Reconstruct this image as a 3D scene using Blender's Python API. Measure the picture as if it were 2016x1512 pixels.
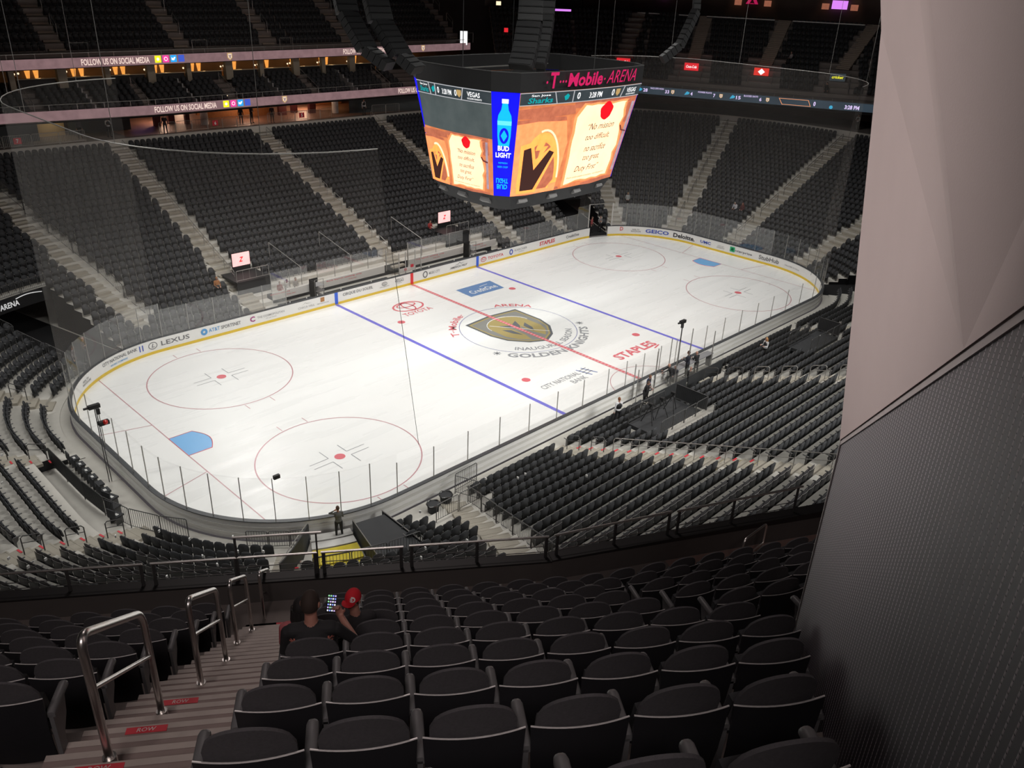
import bpy, bmesh, math, random
import numpy as np
from mathutils import Vector, Matrix
PI = math.pi
rng = random.Random(7)
for o in list(bpy.data.objects):
    bpy.data.objects.remove(o)
SC = bpy.context.scene
COL = SC.collection

# ---------------------------------------------------------------- camera
CAM = (-42.868, -40.537, 24.219)
cd = bpy.data.cameras.new('camera'); cam = bpy.data.objects.new('camera', cd); COL.objects.link(cam)
Vz = -Vector((0.64889782, 0.61977662, -0.44137122))          # backwards
Vx = Vector((0.70408009, -0.70902016, 0.03951757)); Vy = Vz.cross(Vx)
m3 = Matrix((Vx, Vy, Vz)).transposed()
cam.matrix_world = Matrix.Translation(CAM) @ m3.to_4x4()
cd.sensor_width = 36.0; cd.lens = 36.0 * 1623.087 / 2016.0; cd.clip_start = 0.05; cd.clip_end = 500
SC.camera = cam
# ---------------------------------------------------------------- view, world
vs = SC.view_settings
vs.view_transform = 'Standard'; vs.look = 'None'; vs.gamma = 1.0; vs.use_curve_mapping = False
vs.exposure = 0.0
w = bpy.data.worlds.new('world'); SC.world = w; w.use_nodes = True
w.node_tree.nodes['Background'].inputs[0].default_value = (0.55, 0.5, 0.52, 1)
w.node_tree.nodes['Background'].inputs[1].default_value = 0.10
cy = SC.cycles
cy.max_bounces = 8; cy.diffuse_bounces = 3; cy.glossy_bounces = 2; cy.transmission_bounces = 4
cy.transparent_max_bounces = 32; cy.caustics_reflective = False; cy.caustics_refractive = False
cy.sample_clamp_indirect = 4.0

# ---------------------------------------------------------------- the arena's rink lights (catwalk floodlights) and added fill lamps
def area_light(name, loc, target, sx, sy, power, color=(1, .98, .94), spread=120, label=None):
    l = bpy.data.lights.new(name, 'AREA'); l.shape = 'RECTANGLE'; l.size = sx; l.size_y = sy
    l.energy = power; l.color = color; l.spread = math.radians(spread)
    o = bpy.data.objects.new(name, l); COL.objects.link(o); o.location = loc
    d = Vector(target) - Vector(loc); o.rotation_euler = d.to_track_quat('-Z', 'Y').to_euler()
    return o
def spot_light(name, loc, target, power, ang, blend=.4, color=(1, .93, .86), r=.25):
    l = bpy.data.lights.new(name, 'SPOT'); l.energy = power; l.spot_size = math.radians(ang); l.spot_blend = blend
    l.color = color; l.shadow_soft_size = r
    o = bpy.data.objects.new(name, l); COL.objects.link(o); o.location = loc
    d = Vector(target) - Vector(loc); o.rotation_euler = d.to_track_quat('-Z', 'Y').to_euler()
    return o
def point_light(name, loc, power, color=(1, .72, .42), r=.3):
    l = bpy.data.lights.new(name, 'POINT'); l.energy = power; l.color = color; l.shadow_soft_size = r
    o = bpy.data.objects.new(name, l); COL.objects.link(o); o.location = loc; return o
LP = 1.0
for x in (-24, -9, 8, 24):
    area_light('rink_floodlight', (x, 13, 30), (x * .85, 2.5, 0), 9, 1.2, 900 * LP, spread=112)
    area_light('rink_floodlight', (x, -13, 30), (x * .85, -2.5, 0), 9, 1.2, 900 * LP, spread=112)
area_light('rink_floodlight', (-10, 25.5, 30), (-6, 4, 0), 5, 1.0, 700 * LP, spread=90)
area_light('catwalk_floodlight', (-4, 35, 30), (-23, -8, 0), 4, 1.0, 110 * LP, spread=60)
area_light('catwalk_floodlight', (-3, 46, 30), (-26, -3, 0), 4, 1.0, 80 * LP, spread=60)
area_light('bowl_floodlight', (0, 9, 29), (3, 30, 5), 26, 1.0, 700 * LP, color=(1, .93, .86), spread=105)
area_light('bowl_floodlight', (24, 0, 29), (44, 2, 6), 1.2, 14, 420 * LP, spread=105)
area_light('foreground_fill_light', (-30, -20, 34), (-34, -31, 14), 5, 5, 150 * LP, color=(1, .86, .83), spread=75)  # added fill, gives the foreground some dim ambient light
area_light('rear_fill_light', (-50, -46, 35.4), (-39, -35.5, 17), 8, 3, 265 * LP, color=(1, .86, .84), spread=80)  # added unseen fill that lifts the seat backs and brown stairs
area_light('near_bowl_fill_light', (-8, -33, 31), (-5, -15, 0), 24, 1.2, 800 * LP, spread=100)  # added fill for the near boards and seat backs
area_light('low_bowl_fill_light', (0, -50, 25), (-4, -13, 0), 20, 1.2, 1500 * LP, spread=60)  # extra low fill, added to brighten the outer face of the boards
area_light('left_bowl_fill_light', (-50, 4, 31), (-33, 0, 0), 1.2, 16, 760 * LP, spread=90)  # the same kind of added fill for the left end
spot_light('wall_fill_spot', (-50.5, -22.0, 34.5), (-37.3, -38.4, 24.0), 13500, 18, .9, color=(1, .86, .83))  # spot added to brighten the pale wall panels only

# ---------------------------------------------------------------- helpers
def tag(o, label=None, cat=None, group=None, kind=None):
    if label: o['label'] = label
    if cat: o['category'] = cat
    if group: o['group'] = group
    if kind: o['kind'] = kind
    return o
def empty(name, loc, label=None, cat=None, group=None, rz=0):
    o = bpy.data.objects.new(name, None); COL.objects.link(o); o.location = loc; o.rotation_euler = (0, 0, rz)
    o.empty_display_size = .1
    return tag(o, label, cat, group)
class MB:
    """collects polygons; build() links them as ONE mesh object"""
    def __init__(s): s.v = []; s.f = []; s.m = []; s.cm = 0
    def add(s, vs, fs):
        b = len(s.v); s.v += [tuple(p) for p in vs]
        for f in fs: s.f.append(tuple(b + i for i in f)); s.m.append(s.cm)
        return s
    def box(s, c, size, rz=0, M=None):
        hx, hy, hz = size[0] / 2, size[1] / 2, size[2] / 2
        P = [(x, y, z) for x in (-hx, hx) for y in (-hy, hy) for z in (-hz, hz)]
        ca, sa = math.cos(rz), math.sin(rz)
        if M is None: P = [(c[0] + x * ca - y * sa, c[1] + x * sa + y * ca, c[2] + z) for x, y, z in P]
        else: P = [tuple(M @ Vector((c[0] + x, c[1] + y, c[2] + z))) for x, y, z in P]
        return s.add(P, [(0, 1, 3, 2), (4, 6, 7, 5), (0, 4, 5, 1), (2, 3, 7, 6), (0, 2, 6, 4), (1, 5, 7, 3)])
    def quad(s, a, b, c, d): return s.add([a, b, c, d], [(0, 1, 2, 3)])
    def bar(s, a, b, wd, ht):
        a = Vector(a); b = Vector(b); d = (b - a); L = d.length; d.normalize()
        sd = d.cross(Vector((0, 0, 1)));
        if sd.length < 1e-4: sd = Vector((1, 0, 0))
        sd.normalize(); up = sd.cross(d)
        P = [e + sd * x * wd / 2 + up * y * ht / 2 for e in (a, b) for x, y in ((-1, -1), (1, -1), (1, 1), (-1, 1))]
        return s.add(P, [(0, 3, 2, 1), (4, 5, 6, 7), (0, 1, 5, 4), (1, 2, 6, 5), (2, 3, 7, 6), (3, 0, 4, 7)])
    def tube(s, pts, r, n=8, closed=False):
        pts = [Vector(p) for p in pts]; m = len(pts); rings = []; up0 = None
        for i, p in enumerate(pts):
            if closed: t = pts[(i + 1) % m] - pts[i - 1]
            else: t = pts[min(i + 1, m - 1)] - pts[max(i - 1, 0)]
            t.normalize()
            if up0 is None:
                up0 = t.orthogonal().normalized()
            u = up0 - t * up0.dot(t)
            if u.length < 1e-5: u = t.orthogonal()
            u.normalize(); up0 = u; v = t.cross(u)
            rr = r[i] if hasattr(r, '__len__') else r
            rings.append([p + (u * math.cos(2 * PI * k / n) + v * math.sin(2 * PI * k / n)) * rr for k in range(n)])
        vs = [q for R_ in rings for q in R_]; fs = []
        for i in range(m if closed else m - 1):
            a = i * n; b = ((i + 1) % m) * n
            for k in range(n): fs.append((a + k, a + (k + 1) % n, b + (k + 1) % n, b + k))
        if not closed: fs.append(tuple(range(n))[::-1]); fs.append(tuple((m - 1) * n + k for k in range(n)))
        return s.add(vs, fs)
    def disc(s, c, r, z=None, n=40, r0=0, ax=(1, 0, 0), ay=(0, 1, 0), a0=0, a1=2 * PI):
        c = Vector(c); ax = Vector(ax); ay = Vector(ay); full = abs(a1 - a0 - 2 * PI) < 1e-6
        m = n if full else n + 1
        A = [a0 + (a1 - a0) * i / n for i in range(m)]
        P = [c + ax * r * math.cos(a) + ay * r * math.sin(a) for a in A]
        if r0 <= 0: return s.add(P, [tuple(range(m))])
        Q = [c + ax * r0 * math.cos(a) + ay * r0 * math.sin(a) for a in A]
        return s.add(P + Q, [(i, (i + 1) % m, m + (i + 1) % m, m + i) for i in range(n)])
    def prism(s, poly, fn0, fn1):
        """poly (u,v) list -> front fn0(u,v), back fn1(u,v)"""
        n = len(poly); P = [fn0(*p) for p in poly] + [fn1(*p) for p in poly]
        return s.add(P, [tuple(range(n)), tuple(range(2 * n - 1, n - 1, -1))] + [(i, i + n, (i + 1) % n + n, (i + 1) % n) for i in range(n)])
    def sphere(s, c, r, n=12, m=8, sc=(1, 1, 1)):
        P = [(c[0] + r * sc[0] * math.sin(PI * j / m) * math.cos(2 * PI * i / n), c[1] + r * sc[1] * math.sin(PI * j / m) * math.sin(2 * PI * i / n),
              c[2] + r * sc[2] * math.cos(PI * j / m)) for j in range(m + 1) for i in range(n)]
        F = [(j * n + i, j * n + (i + 1) % n, (j + 1) * n + (i + 1) % n, (j + 1) * n + i) for j in range(m) for i in range(n)]
        return s.add(P, F)
    def cyl(s, a, b, r, n=12, r2=None): return s.tube([a, b], [r, r if r2 is None else r2], n)
    def mesh(s, name, mats, smooth=False):
        me = bpy.data.meshes.new(name); me.from_pydata([tuple(p) for p in s.v], [], s.f)
        for m in (mats if isinstance(mats, (list, tuple)) else [mats]): me.materials.append(m)
        if any(s.m): me.polygons.foreach_set('material_index', s.m)
        if smooth:
            me.polygons.foreach_set('use_smooth', [True] * len(s.f))
            try: me.set_sharp_from_angle(angle=math.radians(40))
            except Exception: pass
        me.update(); return me
    def build(s, name, mats, parent=None, smooth=False, loc=None, rz=0):
        o = bpy.data.objects.new(name, s.mesh(name, mats, smooth)); COL.objects.link(o)
        if parent: o.parent = parent
        if loc is not None: o.location = loc; o.rotation_euler = (0, 0, rz)
        return o
def struct(o): o['kind'] = 'structure'; return o
def copy_tree(o, parent=None):
    c = o.copy(); COL.objects.link(c)
    if parent is not None: c.parent = parent
    for ch in [x for x in KIDS.get(o.name, [])]: copy_tree(ch, c)
    return c
KIDS = {}
def reg(o):
    """remember the children of o for copy_tree"""
    def rec(a, lst):
        k = [x for x in lst if x.parent == a]
        KIDS[a.name] = k
        for x in k: rec(x, lst)
    rec(o, list(COL.objects)); return o

# ---------------------------------------------------------------- materials
def mat(name, col, rough=.6, metal=0, noise=0, nscale=8, emit=None, estr=1, spec=.5, bump=0, bscale=60, col2=None):
    m = bpy.data.materials.new(name); m.use_nodes = True; nt = m.node_tree; b = nt.nodes['Principled BSDF']
    b.inputs['Base Color'].default_value = (*col, 1); b.inputs['Roughness'].default_value = rough
    b.inputs['Metallic'].default_value = metal; b.inputs['Specular IOR Level'].default_value = spec
    tc = nt.nodes.new('ShaderNodeTexCoord')
    if noise or col2:
        n = nt.nodes.new('ShaderNodeTexNoise'); n.inputs['Scale'].default_value = nscale; n.inputs['Detail'].default_value = 5
        r = nt.nodes.new('ShaderNodeMix'); r.data_type = 'RGBA'
        c2 = col2 or tuple(max(0, c * (1 - noise)) for c in col); c1 = col if col2 else tuple(min(1, c * (1 + noise)) for c in col)
        r.inputs['A'].default_value = (*c1, 1); r.inputs['B'].default_value = (*c2, 1)
        nt.links.new(tc.outputs['Object'], n.inputs['Vector']); nt.links.new(n.outputs['Fac'], r.inputs['Factor'])
        nt.links.new(r.outputs['Result'], b.inputs['Base Color'])
        if emit is not None: nt.links.new(r.outputs['Result'], b.inputs['Emission Color'])
    if bump:
        n2 = nt.nodes.new('ShaderNodeTexNoise'); n2.inputs['Scale'].default_value = bscale
        bp = nt.nodes.new('ShaderNodeBump'); bp.inputs['Strength'].default_value = bump; bp.inputs['Distance'].default_value = .01
        nt.links.new(tc.outputs['Object'], n2.inputs['Vector']); nt.links.new(n2.outputs['Fac'], bp.inputs['Height'])
        nt.links.new(bp.outputs['Normal'], b.inputs['Normal'])
    if emit is not None:
        if not (noise or col2): b.inputs['Emission Color'].default_value = (*emit, 1)
        b.inputs['Emission Strength'].default_value = estr
    return m
def led(name, col, s=1.0, noise=0, nscale=8, col2=None):
    """a lit display surface"""
    m = mat(name, tuple(c for c in col), .5, 0, noise, nscale, emit=col, estr=s, col2=col2, spec=.2)
    b = m.node_tree.nodes['Principled BSDF']
    if not (noise or col2): b.inputs['Base Color'].default_value = (.01, .01, .01, 1)
    return m
def hazy(name, diff, transp, gloss=.0, col=(.8, .85, .83), rough=.05):
    m = bpy.data.materials.new(name); m.use_nodes = True; nt = m.node_tree; nt.nodes.clear()
    out = nt.nodes.new('ShaderNodeOutputMaterial'); t = nt.nodes.new('ShaderNodeBsdfTransparent'); d = nt.nodes.new('ShaderNodeBsdfDiffuse')
    d2 = nt.nodes.new('ShaderNodeBsdfTranslucent'); g = nt.nodes.new('ShaderNodeBsdfGlossy'); g.inputs['Roughness'].default_value = rough
    d.inputs['Color'].default_value = (*col, 1); d2.inputs['Color'].default_value = (*col, 1)
    mx0 = nt.nodes.new('ShaderNodeMixShader'); mx0.inputs[0].default_value = .5
    nt.links.new(d.outputs[0], mx0.inputs[1]); nt.links.new(d2.outputs[0], mx0.inputs[2])
    tc = nt.nodes.new('ShaderNodeTexCoord'); n = nt.nodes.new('ShaderNodeTexNoise'); n.inputs['Scale'].default_value = .8
    mr = nt.nodes.new('ShaderNodeMapRange'); mr.inputs[3].default_value = diff * .75; mr.inputs[4].default_value = diff * 1.25
    nt.links.new(tc.outputs['Object'], n.inputs['Vector']); nt.links.new(n.outputs['Fac'], mr.inputs[0])
    mx = nt.nodes.new('ShaderNodeMixShader'); nt.links.new(mr.outputs[0], mx.inputs[0])
    nt.links.new(t.outputs[0], mx.inputs[1]); nt.links.new(mx0.outputs[0], mx.inputs[2])
    mx2 = nt.nodes.new('ShaderNodeMixShader'); mx2.inputs[0].default_value = gloss
    nt.links.new(mx.outputs[0], mx2.inputs[1]); nt.links.new(g.outputs[0], mx2.inputs[2])
    nt.links.new(mx2.outputs[0], out.inputs[0]); return m
M = dict(
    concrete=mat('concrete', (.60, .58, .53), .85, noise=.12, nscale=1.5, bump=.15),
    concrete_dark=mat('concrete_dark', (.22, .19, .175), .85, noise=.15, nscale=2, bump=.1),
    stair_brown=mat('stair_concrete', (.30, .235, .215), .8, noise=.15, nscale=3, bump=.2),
    tread=mat('light_stair_tread', (.40, .37, .31), .8, noise=.1, nscale=2),
    seat=mat('seat_black_fabric', (.040, .042, .046), .75, noise=.25, nscale=30, bump=.3, bscale=300),
    back=mat('seat_back_fabric_lit', (.095, .092, .098), .8, noise=.3, nscale=60, bump=.3, bscale=300),  # lighter colour stands in for light caught on the arched backs
    shell=mat('seat_black_plastic', (.022, .022, .025), .38, noise=.1, nscale=10),
    arm=mat('seat_armrest_plastic', (.15, .15, .152), .45, noise=.1, nscale=20),
    steel=mat('brushed_steel', (.82, .80, .77), .32, 1, noise=.08, nscale=20),
    rail=mat('painted_rail', (.10, .10, .10), .4, .4, noise=.1, nscale=10),
    railpale=mat('pale_rail', (.42, .41, .39), .4, .6, noise=.1, nscale=10),
    black=mat('black_panel', (.012, .012, .013), .6, noise=.2, nscale=4),
    dark=mat('dark_wall', (.045, .043, .045), .8, noise=.2, nscale=1),
    charcoal=mat('charcoal_panel', (.03, .032, .035), .7, noise=.15, nscale=2),
    white=mat('white_board', (.86, .86, .84), .35, noise=.02, nscale=3),
    yellow=mat('yellow_kick', (.80, .56, .04), .4, noise=.05, nscale=3),
    yellowp=mat('yellow_step_paint', (.72, .58, .03), .6, noise=.2, nscale=3),
    blueb=mat('blue_board', (.03, .13, .75), .35, noise=.03, nscale=3),
    redb=mat('red_board', (.80, .02, .03), .35, noise=.03, nscale=3),
    grey=mat('grey_panel', (.33, .33, .33), .5, noise=.1, nscale=3),
    white_c=mat('white_counter', (.7, .69, .66), .4, noise=.05, nscale=3),
    wood=mat('warm_wood', (.45, .20, .07), .4, noise=.3, nscale=5),
    red=mat('red_sign', (.62, .03, .05), .5, noise=.05, nscale=3),
    rowred=mat('row_marker_red', (.70, .05, .07), .5, noise=.05, nscale=8),
    skin=mat('skin', (.50, .27, .20), .5, noise=.08, nscale=20),
    hair=mat('dark_hair', (.035, .022, .016), .7, noise=.3, nscale=60),
    glass=hazy('rink_glass', .03, .8, .075),
    glass_near=hazy('rink_glass_near', .025, .8, .02),
    net=hazy('safety_netting', .055, .9, 0, col=(.75, .72, .68)),
)
# ---------------------------------------------------------------- text
TXT = {}
def text_mesh(s, shear=0, bold=0):
    k = (s, shear, bold)
    if k in TXT: return TXT[k]
    cu = bpy.data.curves.new('lettering', 'FONT'); cu.body = s; cu.size = 1; cu.shear = shear; cu.offset = bold; cu.resolution_u = 2
    o = bpy.data.objects.new('lettering', cu); COL.objects.link(o)
    bpy.context.view_layer.update()
    me = bpy.data.meshes.new_from_object(o)
    bpy.data.objects.remove(o)
    V = np.array([v.co[:2] for v in me.vertices]) if len(me.vertices) else np.zeros((0, 2))
    F = [tuple(p.vertices) for p in me.polygons]
    bpy.data.meshes.remove(me)
    if len(V): V = V - V.min(0)
    TXT[k] = (V, F); return TXT[k]
def put_text(mb, s, fn, w, h, shear=0, bold=0.012):
    """letters fitted into w x h, fn(u,v)->point with u in 0..w, v in 0..h"""
    V, F = text_mesh(s, shear, bold)
    if not len(V): return
    mx = V.max(0); U = V / mx * np.array([w, h])
    mb.add([fn(float(u), float(v)) for u, v in U], F)
# ================================================================ RINK
R0 = 8.534; LX = 30.48; LY = 12.95; CX = LX - R0; CY = LY - R0
def loop_pts(step=.6, arc=3.0):
    """closed list of (base x,y, normal x,y) counter-clockwise from the middle of the far side... straight parts and corner arcs"""
    L = []
    def st(a, b, n):
        k = max(1, int(round(math.dist(a, b) / step)))
        for i in range(k): L.append((a[0] + (b[0] - a[0]) * i / k, a[1] + (b[1] - a[1]) * i / k, n[0], n[1]))
    def ar(cx, cy, a0):
        k = int(round(90 / arc))
        for i in range(k):
            a = math.radians(a0 + 90 * i / k); L.append((cx + R0 * math.cos(a), cy + R0 * math.sin(a), math.cos(a), math.sin(a)))
    st((LX, -CY), (LX, CY), (1, 0)); ar(CX, CY, 0)
    st((CX, LY), (-CX, LY), (0, 1)); ar(-CX, CY, 90)
    st((-LX, CY), (-LX, -CY), (-1, 0)); ar(-CX, -CY, 180)
    st((-CX, -LY), (CX, -LY), (0, -1)); ar(CX, -CY, 270)
    return L
def sdist(x, y):
    qx = abs(x) - CX; qy = abs(y) - CY
    return (math.hypot(qx, qy) if (qx > 0 and qy > 0) else max(qx, qy)) - R0
def cang(x, y, sx, sy): return math.degrees(math.atan2(y - sy * CY, x - sx * CX)) % 360
GATE = (60.5, 79.0)
def in_gate(x, y): return x > CX and y > CY and GATE[0] < cang(x, y, 1, 1) < GATE[1]

# ---- ice
im = bpy.data.materials.new('ice'); im.use_nodes = True; nt = im.node_tree; b = nt.nodes['Principled BSDF']
tc = nt.nodes.new('ShaderNodeTexCoord'); mp = nt.nodes.new('ShaderNodeMapping'); mp.inputs['Scale'].default_value = (.10, .9, 1); mp.inputs['Rotation'].default_value = (0, 0, -.12)
ns = nt.nodes.new('ShaderNodeTexNoise'); ns.inputs['Scale'].default_value = 1.3; ns.inputs['Detail'].default_value = 4
nt.links.new(tc.outputs['Object'], mp.inputs[0]); nt.links.new(mp.outputs[0], ns.inputs['Vector'])
mr = nt.nodes.new('ShaderNodeMapRange'); mr.inputs[1].default_value = .35; mr.inputs[2].default_value = .65; mr.inputs[3].default_value = .22; mr.inputs[4].default_value = .38
nt.links.new(ns.outputs['Fac'], mr.inputs[0]); nt.links.new(mr.outputs[0], b.inputs['Roughness'])
cr = nt.nodes.new('ShaderNodeMix'); cr.data_type = 'RGBA'; cr.inputs['A'].default_value = (.86, .872, .86, 1); cr.inputs['B'].default_value = (.89, .90, .885, 1)
nt.links.new(ns.outputs['Fac'], cr.inputs['Factor']); nt.links.new(cr.outputs['Result'], b.inputs['Base Color'])
b.inputs['Specular IOR Level'].default_value = .35
g = MB(); P = [(p[0], p[1], 0) for p in loop_pts(2, 5)]
Pb = [(x, y, -.08) for x, y, z in P]; n = len(P)
g.add(P + Pb, [tuple(range(n))] + [(i, i + n, (i + 1) % n + n, (i + 1) % n) for i in range(n)])
ice = struct(g.build('floor', im)); tag(ice, 'white ice sheet with painted hockey lines inside the boards', None)
def imat(n_, c): return mat(n_, c, .3, 0, .06, 2, spec=.35)
I_red = imat('ice_paint_red', (.72, .17, .20)); I_blue = imat('ice_paint_blue', (.20, .19, .68)); I_pale = imat('ice_paint_pale_blue', (.20, .48, .83))
I_grey = imat('ice_paint_grey', (.33, .34, .36)); I_gold = imat('ice_paint_gold', (.42, .34, .15)); I_dk = imat('ice_paint_charcoal', (.15, .16, .17))
I_thin = imat('ice_paint_thin_red', (.55, .30, .33)); I_cred = imat('ice_paint_slate_blue', (.16, .28, .52)); I_white = imat('ice_paint_white', (.86, .87, .87)); I_lt = imat('ice_paint_light_grey', (.47, .46, .42))
def mark(name, mb, m, label=None):
    o = mb.build(name, m, ice)
    if label: o['label'] = label
    return o
def strip(mb, x0, x1, y0, y1, z=.005): mb.quad((x0, y0, z), (x1, y0, z), (x1, y1, z), (x0, y1, z))
def icefn(x0, y0, z=.008): return lambda u, v: (x0 + u, y0 + v, z)
for s in (-1, 1):
    g = MB(); strip(g, s * 7.77 - .15, s * 7.77 + .15, -LY, LY); mark('blue_line', g, I_blue)
    g = MB(); yy = CY + math.sqrt(R0 ** 2 - (27.127 - CX) ** 2); strip(g, s * 27.127 - .03, s * 27.127 + .03, -yy, yy); mark('goal_line', g, I_thin)
    g = MB()
    cr_ = [(s * 27.127, -1.22), (s * (27.127 - 1.37), -1.22)] + [(s * (27.127 - 1.37 - .45 * math.sin(PI * i / 12)), -1.22 + 2.44 * i / 12) for i in range(13)] + [(s * (27.127 - 1.37), 1.22), (s * 27.127, 1.22)]
    sc_ = [(s * 27.127 - s * (abs(x - s * 27.127)) , y) for x, y in cr_]
    g.add([(x, y * 1.0, .006) for x, y in sc_], [tuple(range(len(sc_)))]); mark('goal_crease', g, I_pale)
    g = MB(); g.tube([(x, y, .004) for x, y in sc_], .028, 4, closed=True); mark('crease_outline', g, I_red)
    for y in (-1, 1):
        g = MB(); g.bar((s * 27.127, y * 3.35, .006), (s * 30.40, y * 4.27, .006), .05, .004); mark('trapezoid_line', g, I_thin)
        cx_, cy_ = s * 21.03, y * 6.706
        g = MB(); g.disc((cx_, cy_, .006), 4.572, n=72, r0=4.50); 
        for q in (-1, 1):
            for t in (-.85, .85): strip(g, cx_ + t - .025, cx_ + t + .025, cy_ + q * 4.57, cy_ + q * 5.2, .006)
        mark('faceoff_circle', g, I_thin)
        g = MB(); g.disc((cx_, cy_, .007), .305, n=28); mark('faceoff_dot', g, I_red)
        g = MB()
        for qx in (-1, 1):
            for qy in (-1, 1):
                x_, y_ = cx_ + qx * .60, cy_ + qy * .23
                strip(g, min(x_, x_ + qx * 1.2), max(x_, x_ + qx * 1.2), y_ - .025, y_ + .025, .006)
                strip(g, x_ - .025, x_ + .025, min(y_, y_ + qy * .9), max(y_, y_ + qy * .9), .006)
        mark('faceoff_marking', g, I_grey)
        g = MB(); g.disc((s * 6.096, y * 6.706, .007), .305, n=28); mark('faceoff_dot', g, I_red)
g = MB(); strip(g, -.15, .15, -LY, LY, .011)
g2 = MB()
for i in range(86): strip(g2, -.11, .11, -12.85 + i * .3, -12.85 + i * .3 + .13, .013)
mark('red_line', g, I_red); mark('red_line_dashes', g2, imat('ice_paint_faded_red', (.80, .42, .43)))
g = MB(); g.disc((0, 0, .006), 4.572, n=96, r0=4.52); mark('centre_circle', g, imat('ice_paint_thin_blue', (.25, .26, .45)))
g = MB(); g.disc((0, -LY, .006), 3.05, n=48, r0=3.0, a0=0, a1=PI); mark('referee_crease', g, I_thin)
# centre shield and helmet
sh = [(-2.75, 3.05), (0, 3.35), (2.75, 3.05), (2.75, .2), (2.35, -1.2), (1.3, -2.45), (0, -3.1), (-1.3, -2.45), (-2.35, -1.2), (-2.75, .2)]
def poly(mb, P, z): mb.add([(x, y, z) for x, y in P], [tuple(range(len(P)))])
g = MB(); poly(g, sh, .005); mark('shield_logo', g, I_dk)
g = MB(); poly(g, [(x * .93, y * .93 + .02) for x, y in sh], .0062); mark('shield_border', g, I_gold)
g = MB(); poly(g, [(x * .88, y * .88 + .03) for x, y in sh], .0071); mark('shield_field', g, imat('ice_paint_steel', (.27, .27, .25)))
g = MB()
dome = [(2.05 * math.cos(PI * i / 16) * .92, .9 + 1.6 * math.sin(PI * i / 16)) for i in range(17)]
poly(g, dome + [(-1.9, -.6), (-1.5, -1.5), (-.75, -2.2), (-.45, -1.2), (-.5, .2), (0, -.35), (.5, .2), (.45, -1.2), (.75, -2.2), (1.5, -1.5), (1.9, -.6)], .0079); mark('helmet_logo', g, I_gold)
g = MB(); poly(g, [(-.9, 1.25), (0, .75), (.9, 1.25), (.5, .3), (0, -.25), (-.5, .3)], .0086); poly(g, [(-1.25, .55), (-.68, .1), (-.62, -1.15), (-1.05, -.5)], .0086); poly(g, [(1.25, .55), (.68, .1), (.62, -1.15), (1.05, -.5)], .0086)
mark('helmet_visor', g, I_dk)
g = MB(); g.bar((-1.4, 1.75, .009), (1.5, -1.9, .009), .06, .002); g.tube([(x * 1.03, y * 1.0 + .02, .009) for x, y in dome], .035, 4); mark('helmet_highlight', g, I_white)
def arctext(s, r, h, a_mid, wtot, m, name, outward=True, bold=.015):
    """letters along a circle round centre ice; outward: tops point away from the centre"""
    g = MB()
    def fn(u, v):
        if outward: a = a_mid + (wtot / 2 - u) / r; rr = r + v
        else: a = a_mid - (wtot / 2 - u) / r; rr = r + h - v
        return (rr * math.cos(a), rr * math.sin(a), .008)
    put_text(g, s, fn, wtot, h, 0, bold); mark(name, g, m)
arctext('ARENA', 4.75, .55, math.radians(50), 3.1, I_red, 'arena_lettering')
arctext('T\u00b7\u00b7Mobile\u00b7', 4.75, .62, math.radians(133), 4.3, I_red, 'sponsor_lettering')
arctext('INAUGURAL SEASON', 3.62, .55, math.radians(270), 6.2, I_grey, 'season_lettering', False)
arctext('GOLDEN KNIGHTS', 4.75, .70, math.radians(270), 9.0, I_grey, 'team_lettering', False, .03)
for a in (207, 333):
    g = MB(); c_ = (5.1 * math.cos(math.radians(a)), 5.1 * math.sin(math.radians(a)))
    for k in range(4): t = PI * k / 4; g.bar((c_[0] - .3 * math.cos(t), c_[1] - .3 * math.sin(t), .008), (c_[0] + .3 * math.cos(t), c_[1] + .3 * math.sin(t), .008), .07, .003)
    mark('star_mark', g, I_grey)
g = MB(); poly(g, [(1.9, 7.4), (5.7, 7.3), (6.0, 9.45), (2.0, 9.45)], .006); mark('bank_rectangle', g, I_cred)
g = MB(); put_text(g, 'CreditOne', icefn(2.5, 7.8), 3.0, .75); g.bar((4.2, 8.85, .009), (5.2, 8.95, .009), .07, .002); mark('bank_lettering', g, I_white)
g = MB(); put_text(g, 'TOYOTA', icefn(-5.05, 7.35), 2.75, .62); mark('car_maker_lettering', g, I_red)
g = MB()
def ell(mb, cx, cy, rx, ry, wd, z=.008, n=40):
    mb.add([(cx + (rx + o) * math.cos(2 * PI * i / n), cy + (ry + o) * math.sin(2 * PI * i / n), z) for o in (wd / 2, -wd / 2) for i in range(n)],
           [(i, (i + 1) % n, n + (i + 1) % n, n + i) for i in range(n)])
ell(g, -3.55, 9.05, 1.35, .92, .16); ell(g, -3.55, 9.35, .86, .42, .13); ell(g, -3.55, 9.05, .40, .85, .12); mark('car_maker_emblem', g, I_red)
g = MB(); put_text(g, 'STAPLES', icefn(1.45, -8.95), 4.45, .95, 0, .03); g.bar((5.1, -9.2, .008), (5.9, -9.0, .008), .12, .003); mark('staples_lettering', g, I_red)
g = MB(); put_text(g, 'CITY NATIONAL', icefn(-6.2, -8.55), 3.7, .52); put_text(g, 'BANK', icefn(-4.0, -9.25), 1.45, .5); mark('bank_lettering', g, I_grey)
g = MB()
for k in range(2): g.bar((-2.35 + k * .5, -7.9, .008), (-2.0 + k * .55, -9.1, .008), .12, .003)
mark('bank_emblem', g, imat('ice_paint_dull_blue', (.25, .30, .50)))
for k in range(3):
    g = MB(); g.bar((-2.3, -8.15 - k * .3, .008), (-1.5, -8.05 - k * .3, .008), .07, .003); mark('bank_emblem_bar', g, I_grey)

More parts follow.
